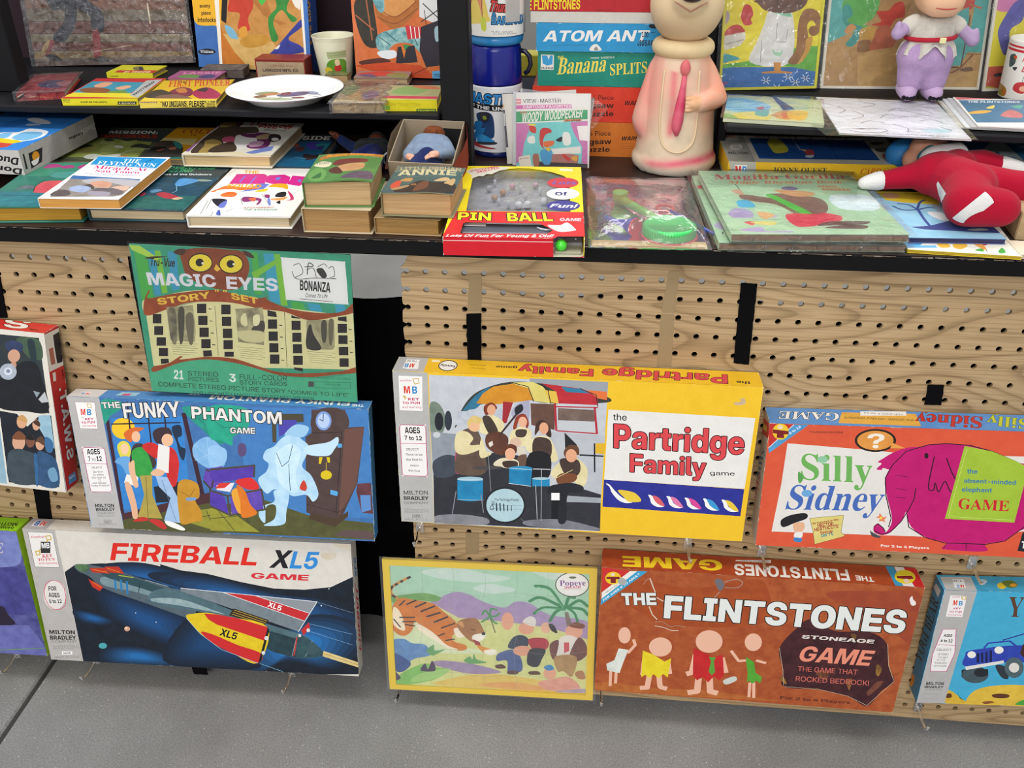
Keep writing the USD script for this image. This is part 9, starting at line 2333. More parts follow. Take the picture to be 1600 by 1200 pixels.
part(MB().tm(lathe([(0, 0), (0.036, 0), (0.038, 0.002), (0.039, 0.009), (0.0, 0.0095)], 64), uni('1c2a78')), 'base', o, 'gloss', True)
cp_ = part(MB().tm(lathe([(0.0, 0.1105), (0.040, 0.1105), (0.0405, 0.113), (0.0395, 0.160), (0.038, 0.166), (0.035, 0.1685), (0, 0.1688)], 64), uni('141f84')), 'cap', o, 'gloss', True, 'dark blue cap')
part(MB().tm(tube([(0.038, -0.008, 0.158), (0.046, -0.009, 0.157), (0.053, -0.010, 0.150), (0.055, -0.010, 0.138), (0.051, -0.009, 0.128), (0.046, -0.008, 0.124)], [0.0035] * 6, 12), uni('1a1c30')), 'cup_handle', cp_, 'gloss', True)
o = thing('vacuum_flask', 'white vacuum flask with a light blue base ring, on top of the other', 'vacuum flask', (FL[0] + 0.001, FL[1], FL[2] + 0.1688), group='two stacked vacuum flasks')
part(MB().tm(lathe([(0, 0), (0.039, 0), (0.041, 0.002), (0.0425, 0.013), (0.0, 0.0135)], 64), uni('2f86c4')), 'base_ring', o, 'gloss', True, 'light blue base ring')
m = MB().tm(lathe([(0.042, 0.0135), (0.0445, 0.015), (0.0445, 0.115), (0.03, 0.12), (0, 0.121)], 72), uni('e8e8e6')); wrap(m, ART['flasktop.wrap'], 115, 60, 0.0445, 0.0445, 0.0145, 0.0745, facing=-0.05); part(m, 'body', o, 'gloss', True)
m = MB()
for k in range(8):
    a0, a1 = 0.42 + k * 0.07, 0.42 + (k + 1) * 0.07; r = 0.0462; q = [[r * math.sin(a), -r * math.cos(a), z] for a in (a0, a1) for z in (0.034, 0.085)]; m.add(np.array(q), [[0, 2, 3], [0, 3, 1], [0, 3, 2], [0, 1, 3]], uni('ecebe8'))
part(m, 'price_tag', o, 'card', label='white paper tag')
o = thing('plastic_cup', 'cream plastic cup with a green cartoon panel, on the riser behind the plate', 'cup', (-0.2235, 0.458, 0.88))
m = MB().tm(lathe([(0, 0), (0.026, 0), (0.027, 0.002), (0.0345, 0.062), (0.0352, 0.064), (0.034, 0.065), (0.0325, 0.062), (0.025, 0.004), (0, 0.003)], 64), uni('dcd8bc')); wrap(m, ART['cup.wrap'], 60, 56, 0.0272, 0.0338, 0.004, 0.058); part(m, 'cup_body', o, 'gloss', True)
part(MB().tm(tube([(0.0348 * math.cos(a), 0.0348 * math.sin(a), 0.0642) for a in np.linspace(0, 2 * math.pi, 49)[:-1]], 0.0008, 6, True), uni('e2dec4')), 'rim', o, 'gloss', True)
o = thing('striped_mug', 'white mug with red stripes and red lettering at the right end of the riser', 'mug', (0.856, 0.398, 0.88))
m = MB().tm(lathe([(0, 0), (0.034, 0), (0.036, 0.002), (0.039, 0.083), (0.038, 0.085), (0.0365, 0.083), (0.034, 0.004), (0, 0.003)], 64), uni('e0dcd4')); wrap(m, ART['mug.wrap'], 110, 80, 0.0362, 0.0388, 0.003, 0.082, facing=-0.3); part(m, 'mug_body', o, 'gloss', True)
part(MB().tm(tube([(0.037, 0, 0.07), (0.052, 0, 0.068), (0.058, 0, 0.05), (0.052, 0, 0.028), (0.036, 0, 0.02)], 0.004, 10), uni('e0dcd4')), 'mug_handle', o, 'gloss', True)
o = thing('white_plate', 'round white plate with a small coloured picture, on the left riser shelf', 'plate', (-0.259, 0.297, 0.88))
m = MB().tm(lathe([(0, 0.002), (0.05, 0.002), (0.052, 0), (0.056, 0), (0.058, 0.003), (0.074, 0.0105), (0.0855, 0.0152), (0.0878, 0.0163), (0.0872, 0.0175), (0.084, 0.0170), (0.073, 0.0128), (0.060, 0.0062), (0.052, 0.0045), (0, 0.0045)], 96), uni('eceeee')); part(m, 'dish', o, 'gloss', True)
m = MB()
pr = 'c a8b890/c0c8a8 30,6 20,12 44,14 70,12 64,6\nc 9aa0b8/8088a0 60,36 72,44 90,42 96,34 80,33\nc 6a4a3a/7a5a48 12,16 22,24 30,18 20,12\nc 8a9a6a/6a7a50 8,30 20,38 38,36 30,28 16,24\nc c88a5a/b87848 20,26 34,34 44,30 30,22\nc 5a5078/6a608a 42,22 50,34 70,40 82,36 76,26 58,20\nc 8a3a48/7a3040 44,34 56,38 58,28 48,26\ns 6a6a78 0.8 84,28 96,32 104,26 94,22\nc 7a4a38 66,16 76,20 84,16 72,13\nl 5a5a60 0.7 50,8 53,38\nl 4a4a58 0.8 44,9 60,11\nc 3a3a5a 68,34 78,40 84,34'
skin(m, pr, 0.11, 0.05, (-0.0605, -0.036, 0.0047), (1.1, 0, 0), (0, 1.5, 0), (0, 0, 1), off=0.0001); part(m, 'printed_picture', o, 'gloss', label='small coloured picture in the middle of the plate')

# ---------------------------------------------------------------- reel packets
def packet(key, label, name='reel_packet', group='reel packets leaning by the flask', face='front'):
    t, s, w, d, h = placed(key, name, label, 'packet', group); m = MB().tm(chamfer(w, d, h, 0.0003, s), uni('eceae6')); dress(m, key, w, d, h, s); part(m, 'packet_cover', t)
    if face == 'front': part(sheet(w + 0.002, h + 0.002, 16, 16, 0.0008, len(label), 'front', s + [-0.001, -0.0012, 0]), 'plastic_sleeve', t, 'flatsleeve', True)
    return t
packet('vm', 'white reel packet with a green title band and pink curtains, foremost of the leaning packets'); packet('vm3', 'pale blue-edged reel packet just behind the foremost one'); packet('vm4', 'reel packet with a dark grey picture, leftmost of the leaning packets'); packet('vm2', 'white reel packet with a grey picture, rearmost and tilted to the left')
o = thing('plastic_wrapper', 'clear pointed plastic wrapper sticking out behind the foremost leaning packet', 'wrapper', (0.203, 0.312, 0.86), rot(0, -0.08, 0.6)); part(sheet(0.035, 0.045, 14, 14, 0.003, 9, 'front', (-0.02, 0, -0.02)), 'film', o, 'crinkle', True)
x, y, z, yaw, pit, roll, w, d, h = POSE['rvm']
for k, l in enumerate(('rearmost, with only its grey left edge showing', 'second from the back', 'second from the front, with a grey edge', 'foremost, with a red title band')):
    POSE['rvm'] = [x - 0.0062 * (3 - k), y + 0.004 * (3 - k), 0.8812 + 0.0021 * k, yaw, pit, roll, w, d, h]
    sv = ART.pop('rvm.top') if k < 3 else None
    if k < 3: ART['rvm.top'] = 'bg ' + ('d8d4cc', 'cfd2d6', 'b8b8bc')[k]
    packet('rvm', 'flat reel packet on the right riser, ' + l, 'flat_reel_packet', 'flat reel packets fanned on the right riser', 'top')
    if sv: ART['rvm.top'] = sv

# ---------------------------------------------------------------- small books on the left riser
def small(key, label, cover, pages='c8b088', bag=None, group='small books on the left riser'):
    t, s, w, d, h = placed(key, 'small_book', label, 'book', group); m = MB().tm(chamfer(w, d, h * 0.18, 0.0004, s), uni(cover)).tm(chamfer(w, d, h * 0.18, 0.0004, s + [0, 0, h * 0.82]), uni(cover))
    spine = key + '.front' in ART
    if spine: m.tm(chamfer(w, 0.0012, h, 0.0003, s), uni(cover))
    else: m.tm(chamfer(0.0012, d, h, 0.0003, s), uni(cover))
    dress(m, key, w, d, h, s); part(m, 'cover', t); part(MB().tm(chamfer(w - 0.004, d - 0.004, h * 0.64, 0.0004, s + [0.0015, 0.0015, h * 0.18]), uni(pages)), 'pages', t, 'pages')
    if bag: sleeve_over(t, s, w, d, h, 'crinkle', 0.003, 0.006, 28, len(label)); part(sheet(w + 0.008, h + 0.004, 24, 8, 0.003, 4, 'front', s + [-0.004, -0.002, -0.0005]), 'plastic_edge', t, 'crinkle', True)
    return t
small('redbag', 'small red book in clear plastic, leftmost on the riser', 'b4262e', bag=1); small('yb', 'small yellow-spined book with two faces on blue, second from the left', 'd2c61e'); small('noind', 'small yellow book with black spine lettering, left of the white plate', 'd8bc3c')
small('smallyel', 'small yellow and red book lying by itself further back on the riser', 'd0c824'); small('pink', 'small pink-purple book behind the yellow one with black spine lettering', 'a0587e'); small('bagblb', 'small tan book in crinkled clear plastic, right of the plate', 'b09870', bag=1)
small('yg', 'small book with a bright yellow spine and dull green cover, beside the black post', 'cfc222'); small('grayblb', 'small faded book lying behind the plastic-wrapped one', 'a08878')
o = thing('match_box', 'tiny box with a dark green top in front of the plastic cup', 'box', (-0.206, 0.4055, 0.88)); part(MB().tm(chamfer(0.036, 0.024, 0.014, 0.0006, (-0.018, -0.012, 0)), uni('b8946a')), 'tray', o, 'card'); part(MB().tm(chamfer(0.0364, 0.0244, 0.002, 0.0003, (-0.0182, -0.0122, 0.0138)), uni('4a5a3a'), uni('8a8a50')), 'label_top', o, 'print', label='dark green top')
o = thing('carton', 'small grey-brown carton behind the pink-purple book', 'box', (-0.408, 0.442, 0.88), rot(0.1)); part(MB().tm(chamfer(0.07, 0.04, 0.012, 0.0008, (-0.035, -0.02, 0)), uni('6a5f58'), uni('564c46')), 'carton_body', o, 'card'); part(MB().tm(chamfer(0.071, 0.041, 0.003, 0.0006, (-0.0355, -0.0205, 0.012)), uni('7a6c62'), uni('4a4648')), 'carton_lid', o, 'card')
t, s, w, d, h = placed('lans', 'wooden_box', 'small brown box with a red border and stamped lettering, leaning by the blue jigsaw box', 'box'); m = MB().tm(chamfer(w, d, h, 0.0012, s), uni('7a2c24'))
skin(m, 'bg b09a7c/a48c6e\nl 8a2c24 2 0,0.8 83,0.8\nl 8a2c24 2 0,29.2 83,29.2\nl 8a2c24 2 0.8,0 0.8,30\nl 8a2c24 2 82,0 82,30\nt 3a2c34 b "LAMSSON MFG. CO" 11,13 71,13 11,17.4\nt 7a3a30 n "CONSTRUCTION" 24,21 62,21 24,24\nt 3a2c34 n "NEW YORK, N.Y.  U.S.A." 8,5 74,5 8,8', w, h, s, (1, 0, 0), (0, 0, 1), (0, -1, 0)); part(m, 'box_body', t, 'print'); part(MB().tm(chamfer(w + 0.001, d + 0.001, 0.003, 0.0006, s + [-0.0005, -0.0005, h]), uni('8a3028')), 'box_lid', t, 'print')

# ---------------------------------------------------------------- standing pictures
def standing(key, label, side, name='tray_puzzle', cat='puzzle', frame=None, sleeve=None, group='picture puzzles standing on the risers'):
    t, s, w, d, h = placed(key, name, label, cat, group); m = MB().tm(chamfer(w, d, h, 0.0006, s), uni(side)); dress(m, key, w, d, h, s); part(m, 'picture_panel', t)
    if frame:
        g = sbox(0, 0, w, h).difference(sbox(0.004, 0.004, w - 0.004, h - 0.004)); g = trimesh.creation.extrude_polygon(g, 0.0012, engine='earcut'); v = np.array(g.vertices); part(MB().add(np.stack([v[:, 0], -v[:, 2] - 0.0003, v[:, 1]], 1) + s, g.faces, uni(frame)), 'frame', t, 'print')
    if sleeve: part(sheet(w + 0.012, h + 0.004, 150 if len(sleeve) > 2 else 60, 130 if len(sleeve) > 2 else 60, sleeve[1], len(key), 'front', s + [-0.006, -0.0034, 0], 0.0, sleeve[2] if len(sleeve) > 2 else 45), 'plastic_sleeve', t, sleeve[0], True)
    return t
standing('bagpic', 'large picture of a striding figure in crinkled plastic, standing at the left end', '6a5040', 'bagged_picture', 'picture', None, ('crinkle', 0.0021, 75))
standing('whit', 'blue jigsaw box with a yellow corner sign, standing behind the plate', '2c4a88', 'jigsaw_box', 'jigsaw puzzle'); standing('pirate', 'orange jigsaw box with teal striped sleeves in the picture, standing beside the black post', '3a2c34', 'jigsaw_box', 'jigsaw puzzle')
standing('sq', 'yellow tray puzzle with a white coat and a curled brown tail', 'd8c820', frame='d8d02a', sleeve=('sleeve', 0.0011, 70)); standing('tan', 'tray puzzle with a tan desert and a teal sky, standing behind the purple doll', 'd8d2c4', frame='dcd6c8', sleeve=('sleeve', 0.001)); standing('third', 'tray puzzle with blue and pink shapes on yellow, standing behind the striped mug', 'd8d2c4', frame='dcd6c8', sleeve=('sleeve', 0.0012))
t, s, w, d, h = placed('flattray', 'flat_tray_puzzle', 'small pastel tray puzzle lying flat at the left end of the right riser', 'puzzle'); m = MB().tm(chamfer(w, d, h, 0.0006, s), uni('ccd0b0')); dress(m, 'flattray', w, d, h, s); part(m, 'picture_panel', t); sleeve_over(t, s, w, d, h, 'sleeve', 0.001, 0.004, 20, 2)
o = thing('drawing_sheets', 'white sheets of line drawings in clear plastic under the purple doll', 'drawing', (0.615, 0.255, 0.8805), rot(-0.03)); m = MB(); Q = [(-0.077, 0.106), (-0.078, -0.093), (0.086, -0.105), (0.094, 0.095)]; g = trimesh.creation.extrude_polygon(Polygon(Q), 0.0022, engine='earcut'); m.add(g.vertices, g.faces, uni('e2e2e6'))
dr = 'e ffffff00'
lines = [((20, 30), (60, 34), (62, 20), (30, 14), (16, 22)), ((26, 28), (34, 34), (44, 30)), ((80, 60), (95, 40), (90, 20)), ((70, 90), (84, 110), (110, 100)), ((110, 40), (130, 30), (150, 36), (140, 50)), ((30, 80), (50, 100), (40, 130)), ((90, 130), (110, 150), (140, 140), (150, 120)), ((60, 150), (80, 170), (60, 185)), ((120, 80), (140, 90), (150, 70)), ((18, 110), (30, 130), (22, 150)), ((38, 60), (52, 74), (70, 66))]
skin(m, '\n'.join('s 33363c 0.9 ' + ' '.join(f'{a},{b}' for a, b in L) for L in lines) + '\nc c4dce4 110,30 135,22 150,34 130,44\nt 555 n "A COLORING SHEET" 60,9 140,5 60,12', 0.17, 0.2, (-0.078, -0.1, 0.0022), (1, 0, 0), (0, 1, 0), (0, 0, 1)); part(m, 'paper_sheets', o)
g = Polygon([(-0.142, 0.10), (-0.099, -0.112), (0.092, -0.112), (0.098, 0.098)]); gx, gy = np.meshgrid(np.linspace(0, 1, 34), np.linspace(0, 1, 30)); A = np.array(g.exterior.coords)[:4]; X = (A[1] * (1 - gx)[..., None] + A[2] * gx[..., None]) * (1 - gy)[..., None] + (A[0] * (1 - gx)[..., None] + A[3] * gx[..., None]) * gy[..., None]
zz = 0.0032 + 0.0016 * meshkit.fbm(np.stack([gx * 9, gy * 9, 0 * gx], -1), 3, 4); f = []
for i in range(29):
    for j in range(33): a = i * 34 + j; f += [[a, a + 1, a + 35], [a, a + 35, a + 34]]
part(MB().add(np.concatenate([X, zz[..., None]], -1).reshape(-1, 3), f, (1, 1, 1)), 'plastic_sleeve', o, 'sleeve', True)

# ---------------------------------------------------------------- bodies: spheres hulled along bones, joined, refined and smoothed
def body(bones, edge=0.003, it=10, seg=20):
    parts = []
    for (p, r), (q, s) in bones: parts.append(m3.Manifold.hull(m3.Manifold.sphere(r, seg).translate(p) + m3.Manifold.sphere(s, seg).translate(q)))
    t = m3.Manifold.batch_boolean(parts, m3.OpType.Add).refine_to_length(edge); v, f = mesh_arrays(t); q = trimesh.Trimesh(v, f, process=True); trimesh.smoothing.filter_taubin(q, 0.5, -0.52, it); return q
def ball(p, r, sc=(1, 1, 1), n=3):
    q = trimesh.creation.icosphere(n, 1.0); q.vertices = q.vertices * (np.array(sc) * r) + p; return q
def shell(ob, name, parent, col, mat='cloth', col2=None, label=None): return part(MB().tm(ob, col if isinstance(col, np.ndarray) else uni(col), None if col2 is None else uni(col2)), name, parent, mat, True, label)

# squeaky vinyl figure in a robe with a tie
T0 = np.array([0.3325, 0.3185, 0.785]); o = thing('squeaky_toy', 'pink and cream vinyl squeaky toy in a robe and tie, standing beside the stacked boxes', 'toy figure', T0)
prof = [(0, 0.001), (0.058, 0.0), (0.0635, 0.004), (0.0655, 0.012), (0.0645, 0.02), (0.0605, 0.0245), (0.058, 0.03), (0.057, 0.05), (0.055, 0.08), (0.0515, 0.115), (0.046, 0.145), (0.039, 0.165), (0.034, 0.178), (0.0, 0.182)]
rb = lathe(prof, 48); rm = m3.Manifold(m3.Mesh(np.asarray(rb.vertices, np.float32), np.asarray(rb.faces, np.uint32))) if False else None
bones = [((( 0, 0, 0.05), 0.056)), ]
robe = trimesh.Trimesh(rb.vertices, rb.faces, process=True)
def mani(t):
    t = trimesh.Trimesh(t.vertices, t.faces, process=True); t.merge_vertices(); return m3.Manifold(m3.Mesh(np.asarray(t.vertices, np.float32), np.asarray(t.faces, np.uint32)))
H = lambda a, ra, b, rb_: m3.Manifold.hull(m3.Manifold.sphere(ra, 24).translate(a) + m3.Manifold.sphere(rb_, 24).translate(b))
hs = [m3.Manifold.hull_points(np.array([(r * math.cos(a), r * math.sin(a), z) for r, z in seg for a in np.linspace(0, 2 * math.pi, 48)[:-1]])) for seg in (((0.058, 0.0), (0.0655, 0.012), (0.0645, 0.02), (0.060, 0.0245)), ((0.0595, 0.022), (0.057, 0.05)), ((0.057, 0.05), (0.0515, 0.115)), ((0.0515, 0.115), (0.044, 0.15)), ((0.044, 0.15), (0.034, 0.178)))]
for z in range(1): pass
sol = m3.Manifold.batch_boolean(hs + [H((-0.036, -0.002, 0.148), 0.012, (-0.052, -0.014, 0.075), 0.0165), H((-0.052, -0.014, 0.075), 0.0165, (-0.050, -0.016, 0.062), 0.014), H((0.036, -0.004, 0.148), 0.013, (0.054, -0.018, 0.108), 0.0155), H((0.054, -0.018, 0.108), 0.0155, (0.028, -0.046, 0.106), 0.0125)], m3.OpType.Add).refine_to_length(0.0035)
v, f = mesh_arrays(sol); q = trimesh.Trimesh(v, f, process=True); trimesh.smoothing.filter_taubin(q, 0.5, -0.52, 14); P = np.array(q.vertices)
base = lin('dcc6aa'); pk = lin('e08c80'); rd = lin('cf3f62'); wht = lin('d8d2c8'); orn = lin('dd8a5c'); ap = lambda w_, c: None
C = np.tile(base, (len(P), 1))
def spray(C, wgt, col): return C * (1 - wgt[:, None]) + np.asarray(col) * wgt[:, None]
G = lambda d, s_: np.exp(-(d / s_) ** 2)
C = spray(C, 0.34 * np.clip((P[:, 2] - 0.05) / 0.06, 0, 1) * np.clip((np.abs(P[:, 0] + 0.003) - 0.022) / 0.004, 0, 1), pk); C = spray(C, 0.8 * G(P[:, 0] + 0.012, 0.006) * (P[:, 1] < 0) * np.clip((P[:, 2] - 0.055) / 0.01, 0, 1) * (P[:, 2] < 0.15), rd)
C = spray(C, 0.85 * G(P[:, 0] + 0.054, 0.022) * np.clip((P[:, 2] - 0.05) / 0.05, 0, 1), pk); C = spray(C, 0.5 * G(P[:, 0] - 0.05, 0.02) * np.clip((P[:, 2] - 0.03) / 0.05, 0, 1), orn)
C = spray(C, 0.85 * G(np.linalg.norm(P - [0.062, -0.03, 0.11], axis=1), 0.018), orn); C = spray(C, 0.8 * G(np.linalg.norm(P - [-0.055, -0.02, 0.062], axis=1), 0.018), rd * 0.6 + pk * 0.4)
C = spray(C, 0.9 * G(P[:, 2] - 0.0215 - 0.004 * np.sin(P[:, 0] * 30), 0.0065) * (P[:, 1] < 0.02) * np.clip((P[:, 0] + 0.055) / 0.02, 0, 1), rd); C = spray(C, 0.8 * G(P[:, 2] - 0.002, 0.009), wht)
C = spray(C, 0.35 * G(P[:, 2] - 0.13, 0.03), pk); C = spray(C, 0.5 * np.clip(meshkit.fbm(P * 55, 3, 3) * 2.4 - 1.1, 0, 1), lin('b8a890'))
part(MB().add(P, q.faces, C), 'robe', o, 'vinyl', True)
def front_y(x, z): r = np.interp(z, [0.0245, 0.05, 0.115, 0.15, 0.178], [0.060, 0.057, 0.0515, 0.044, 0.034]); return -math.sqrt(max(r * r - x * x, 1e-6))
lp = [(-0.026, 0.150), (-0.0275, 0.12), (-0.028, 0.08), (-0.024, 0.052), (-0.012, 0.040), (0.004, 0.038), (0.018, 0.046), (0.024, 0.06), (0.025, 0.085), (0.024, 0.12), (0.023, 0.150)]
part(MB().tm(tube([(x, front_y(x, z) - 0.0004, z) for x, z in curve(lp, False, 5)], 0.0016, 8), uni('d8c09c')), 'robe_lapel', o, 'vinyl', True)
tie = [(0.002, 0.1465, 0.0035), (0.001, 0.13, 0.0042), (-0.001, 0.11, 0.0062), (-0.003, 0.085, 0.0082), (-0.004, 0.072, 0.0070), (-0.003, 0.062, 0.0026)]
tp_ = part(MB().tm(tube([(x, front_y(x, z) - 0.001, z) for x, z, r in tie], [r for *_, r in tie], 14), uni('c43058'), uni('d86a7a')), 'tie', o, 'vinyl', True, 'pink-red tie')
part(MB().tm(ball((0.002, front_y(0.002, 0.155) - 0.004, 0.155), 0.0085, (0.85, 0.7, 1.3)), uni('c83058'), uni('dc8078')), 'tie_knot', tp_, 'vinyl', True)
part(MB().tm(body([((0.028, -0.046, 0.108), 0.009), ((0.010, -0.054, 0.112), 0.0042)] and [(((0.030, -0.045, 0.107), 0.0105), ((0.016, -0.052, 0.107), 0.009))] + [(((0.020, -0.052, 0.107 + dz_), 0.0045), ((0.008, -0.0555, 0.106 + dz_ * 1.2), 0.0035)) for dz_ in (0.007, 0.0025, -0.002, -0.0065)], 0.002, 6), uni('dfb896'), uni('dda070')), 'hand', o, 'vinyl', True)
part(MB().tm(tube([(0.0325 * math.cos(a), 0.0325 * math.sin(a), 0.176) for a in np.linspace(0, 2 * math.pi, 49)[:-1]], 0.0125, 20, True), uni('dfc89c'), uni('d8bc90')), 'collar', o, 'vinyl', True)
hd = body([(((0, 0, 0.236), 0.052), ((0, -0.004, 0.232), 0.053)), (((0, -0.03, 0.24), 0.030), ((0, -0.045, 0.246), 0.026)), (((-0.03, 0, 0.275), 0.018), ((-0.04, 0.0, 0.30), 0.015)), (((0.03, 0, 0.275), 0.018), ((0.04, 0.0, 0.30), 0.015))], 0.004, 12); P = np.array(hd.vertices); C = np.tile(lin('d9c09a'), (len(P), 1)); C = spray(C, 0.35 * G(P[:, 2] - 0.2, 0.02), lin('c8a080'))
hp_ = part(MB().add(P, hd.faces, C), 'head', o, 'vinyl', True); part(MB().tm(ball((0.0, -0.070, 0.256), 0.013, (1.3, 0.8, 0.9)), uni('2a2024')), 'nose', hp_, 'gloss', True, 'dark nose')
part(MB().tm(tube([(x, -0.0675 + 0.0016 * abs(x) * 400 * abs(x) * 10, 0.2325 + abs(x) * 0.55) for x in np.linspace(-0.022, 0.022, 13)], 0.0008, 6), uni('a87060')), 'mouth_line', hp_, 'vinyl', True)

# standing doll in purple trousers and a white tunic
D = np.array([0.687, 0.357, 0.8838]); o = thing('standing_doll', 'soft doll in purple trousers and a white belted tunic, standing on the drawings', 'doll', D)
shell(body([(((-0.012, 0, 0.062), 0.030), ((0.010, 0, 0.062), 0.030)), (((-0.013, 0, 0.055), 0.025), ((-0.016, -0.002, 0.026), 0.019)), (((0.013, 0, 0.055), 0.025), ((0.016, -0.002, 0.026), 0.019))], 0.003, 8), 'trousers', o, 'b698c0', col2='a88cb4')
for sx in (-1, 1):
    ft = body([(((sx * 0.017, 0.002, 0.017), 0.0165), ((sx * 0.019, -0.014, 0.012), 0.012))], 0.0025, 6); fp_ = shell(ft, 'foot', o, 'c0a4c8'); m = MB()
    for k in range(4): m.tm(ball((sx * 0.019 + (k - 1.5) * 0.0048, -0.0225, 0.0068), 0.0032), uni('1e1a22'))
    part(m, 'toe_patch', fp_, 'cloth', True, 'black toe patch')
n = 72; V = []
for z, r in ((0.066, 0.039), (0.070, 0.0375), (0.078, 0.035), (0.086, 0.032), (0.096, 0.033), (0.108, 0.031), (0.115, 0.024), (0.118, 0.012)):
    for k in range(n): a = k * 2 * math.pi / n; rip = (0.0035 * math.sin(a * 9) if z < 0.08 else 0); V.append(((r + rip) * math.cos(a), (r + rip) * 0.82 * math.sin(a), z - (0.004 * (math.sin(a * 5) > 0.3) if z < 0.067 else 0) + (0.014 * math.exp(-((a - 1.5 * math.pi) * 4) ** 2) if z < 0.075 else 0)))
f = []
for i in range(7):
    for k in range(n): l = (k + 1) % n; f += [[i * n + k, i * n + l, (i + 1) * n + l], [i * n + k, (i + 1) * n + l, (i + 1) * n + k]]
part(MB().add(np.array(V), f, uni('d0cac0'), uni('bcb6ac')), 'tunic', o, 'cloth', True, 'white tunic')
bp_ = part(MB().tm(tube([(0.0335 * math.cos(a), 0.0335 * 0.82 * math.sin(a), 0.0885 + 0.002 * math.cos(a)) for a in np.linspace(0, 2 * math.pi, 49)[:-1]], 0.0032, 8, True), uni('b42838')), 'belt', o, 'cloth', True, 'red belt'); part(MB().tm(chamfer(0.009, 0.003, 0.008, 0.001, (0.0035, -0.0325, 0.0845)), uni('dcd4a0')), 'buckle', bp_, 'gloss')
for sx, hx, hz, ez in ((-1, -0.05, 0.094, 0.101), (1, 0.056, 0.086, 0.096)):
    shell(body([(((sx * 0.026, 0, 0.107), 0.0125), ((sx * 0.034, -0.002, 0.103), 0.0125))], 0.003, 5), 'sleeve', o, 'd0cac0'); shell(body([(((sx * 0.034, -0.002, 0.103), 0.0095), ((hx * 0.86, -0.008, ez - 0.003), 0.0085)), (((hx * 0.86, -0.008, ez - 0.003), 0.0085), ((hx, -0.010, hz), 0.0095)), (((hx, -0.010, hz), 0.0085), ((hx * 1.02, -0.012, hz + 0.013), 0.0045))], 0.0025, 6), 'arm', o, 'a890b4', 'vinyl')
hp2_ = shell(body([(((0, 0.002, 0.15), 0.036), ((0, -0.002, 0.152), 0.037)), (((-0.008, -0.02, 0.139), 0.022), ((0.008, -0.02, 0.139), 0.022))], 0.004, 8), 'head', o, 'deb08e', 'vinyl'); part(MB().tm(tube([(x, -0.0405 + x * x * 12, 0.131 + x * x * 8) for x in np.linspace(-0.014, 0.014, 9)], 0.0009, 6), uni('b4403c')), 'mouth', hp2_, 'vinyl', True, 'red mouth line'); shell(ball((0, 0.006, 0.163), 0.037, (1.03, 1.0, 0.8)), 'hair', hp2_, '8a5aa0', 'cloth', label='purple cap of hair')

# red cloth doll lying across the picture books
D = np.array([0.68, 0.12, 0.798]); o = thing('red_cloth_doll', 'red cloth doll with a blue cap and white mittens, lying on picture books', 'doll', D, rot()); L = lambda x, y, z: np.array([x, y, z]) - D
rd_ = body([((L(0.662, 0.158, 0.832), 0.028), (L(0.700, 0.185, 0.832), 0.028)), ((L(0.672, 0.165, 0.832), 0.030), (L(0.694, 0.105, 0.832), 0.033)), ((L(0.688, 0.098, 0.830), 0.031), (L(0.676, 0.055, 0.827), 0.028)), ((L(0.676, 0.055, 0.827), 0.028), (L(0.716, 0.055, 0.824), 0.024)),
    ((L(0.706, 0.125, 0.832), 0.027), (L(0.744, 0.115, 0.830), 0.024)), ((L(0.744, 0.115, 0.830), 0.024), (L(0.785, 0.108, 0.830), 0.022)), ((L(0.653, 0.160, 0.832), 0.019), (L(0.622, 0.166, 0.823), 0.0145)), ((L(0.622, 0.166, 0.823), 0.0145), (L(0.600, 0.163, 0.820), 0.0125)),
    ((L(0.712, 0.195, 0.834), 0.020), (L(0.742, 0.205, 0.836), 0.018)), ((L(0.742, 0.205, 0.836), 0.018), (L(0.764, 0.200, 0.832), 0.015))], 0.0022, 16)
P = np.array(rd_.vertices); C = np.tile(lin('ae1230'), (len(P), 1)); W8 = lin('dcdad8')
def band(a, b, hw, name, label):     # white cloth band sewn on along a-b, hw half its width
    a, b = np.array(a) - D, np.array(b) - D; t = (b - a) / np.linalg.norm(b - a); e = np.array(EYE) - D - a; n = np.cross(t, e); n /= np.linalg.norm(n); e /= np.linalg.norm(e)
    s_ = rd_.copy(); s_.vertices = s_.vertices + 0.0005 * s_.vertex_normals
    for k, (o_, d_) in enumerate(((a - n * hw, n), (a + n * hw, -n), (a, t), (b, -t), (a + 0.25 * (b - a) + n * hw, (t * 0.55 - n).astype(float)), (a + 0.8 * (b - a) + n * hw, -t * 0.4 - n), (a - 0.035 * e, e))): s_ = s_.slice_plane(o_, d_)
    part(MB().add(s_.vertices, s_.faces, W8), name, o, 'cloth', True, label)
band((0.663, 0.006, 0.836), (0.739, 0.104, 0.842), 0.0085, 'shoe_band', 'white band across the shoe'); band((0.66, 0.117, 0.825), (0.661, 0.069, 0.818), 0.005, 'shoe_cuff', 'white cuff at the ankle')
part(MB().add(P, rd_.faces, C), 'body', o, 'cloth', True)
for n_, a, b, r1, r2 in (('mitten', (0.598, 0.163, 0.820), (0.578, 0.160, 0.817), 0.0135, 0.009), ('mitten', (0.768, 0.199, 0.832), (0.789, 0.193, 0.830), 0.0155, 0.012)): shell(body([((L(*a), r1), (L(*b), r2))], 0.003, 6), n_, o, 'e8e6e2', label='white mitten hand')
shell(body([((L(0.668, 0.178, 0.845), 0.020), (L(0.704, 0.205, 0.845), 0.018))], 0.003, 8), 'bib', o, 'dcdad8', label='white bib')
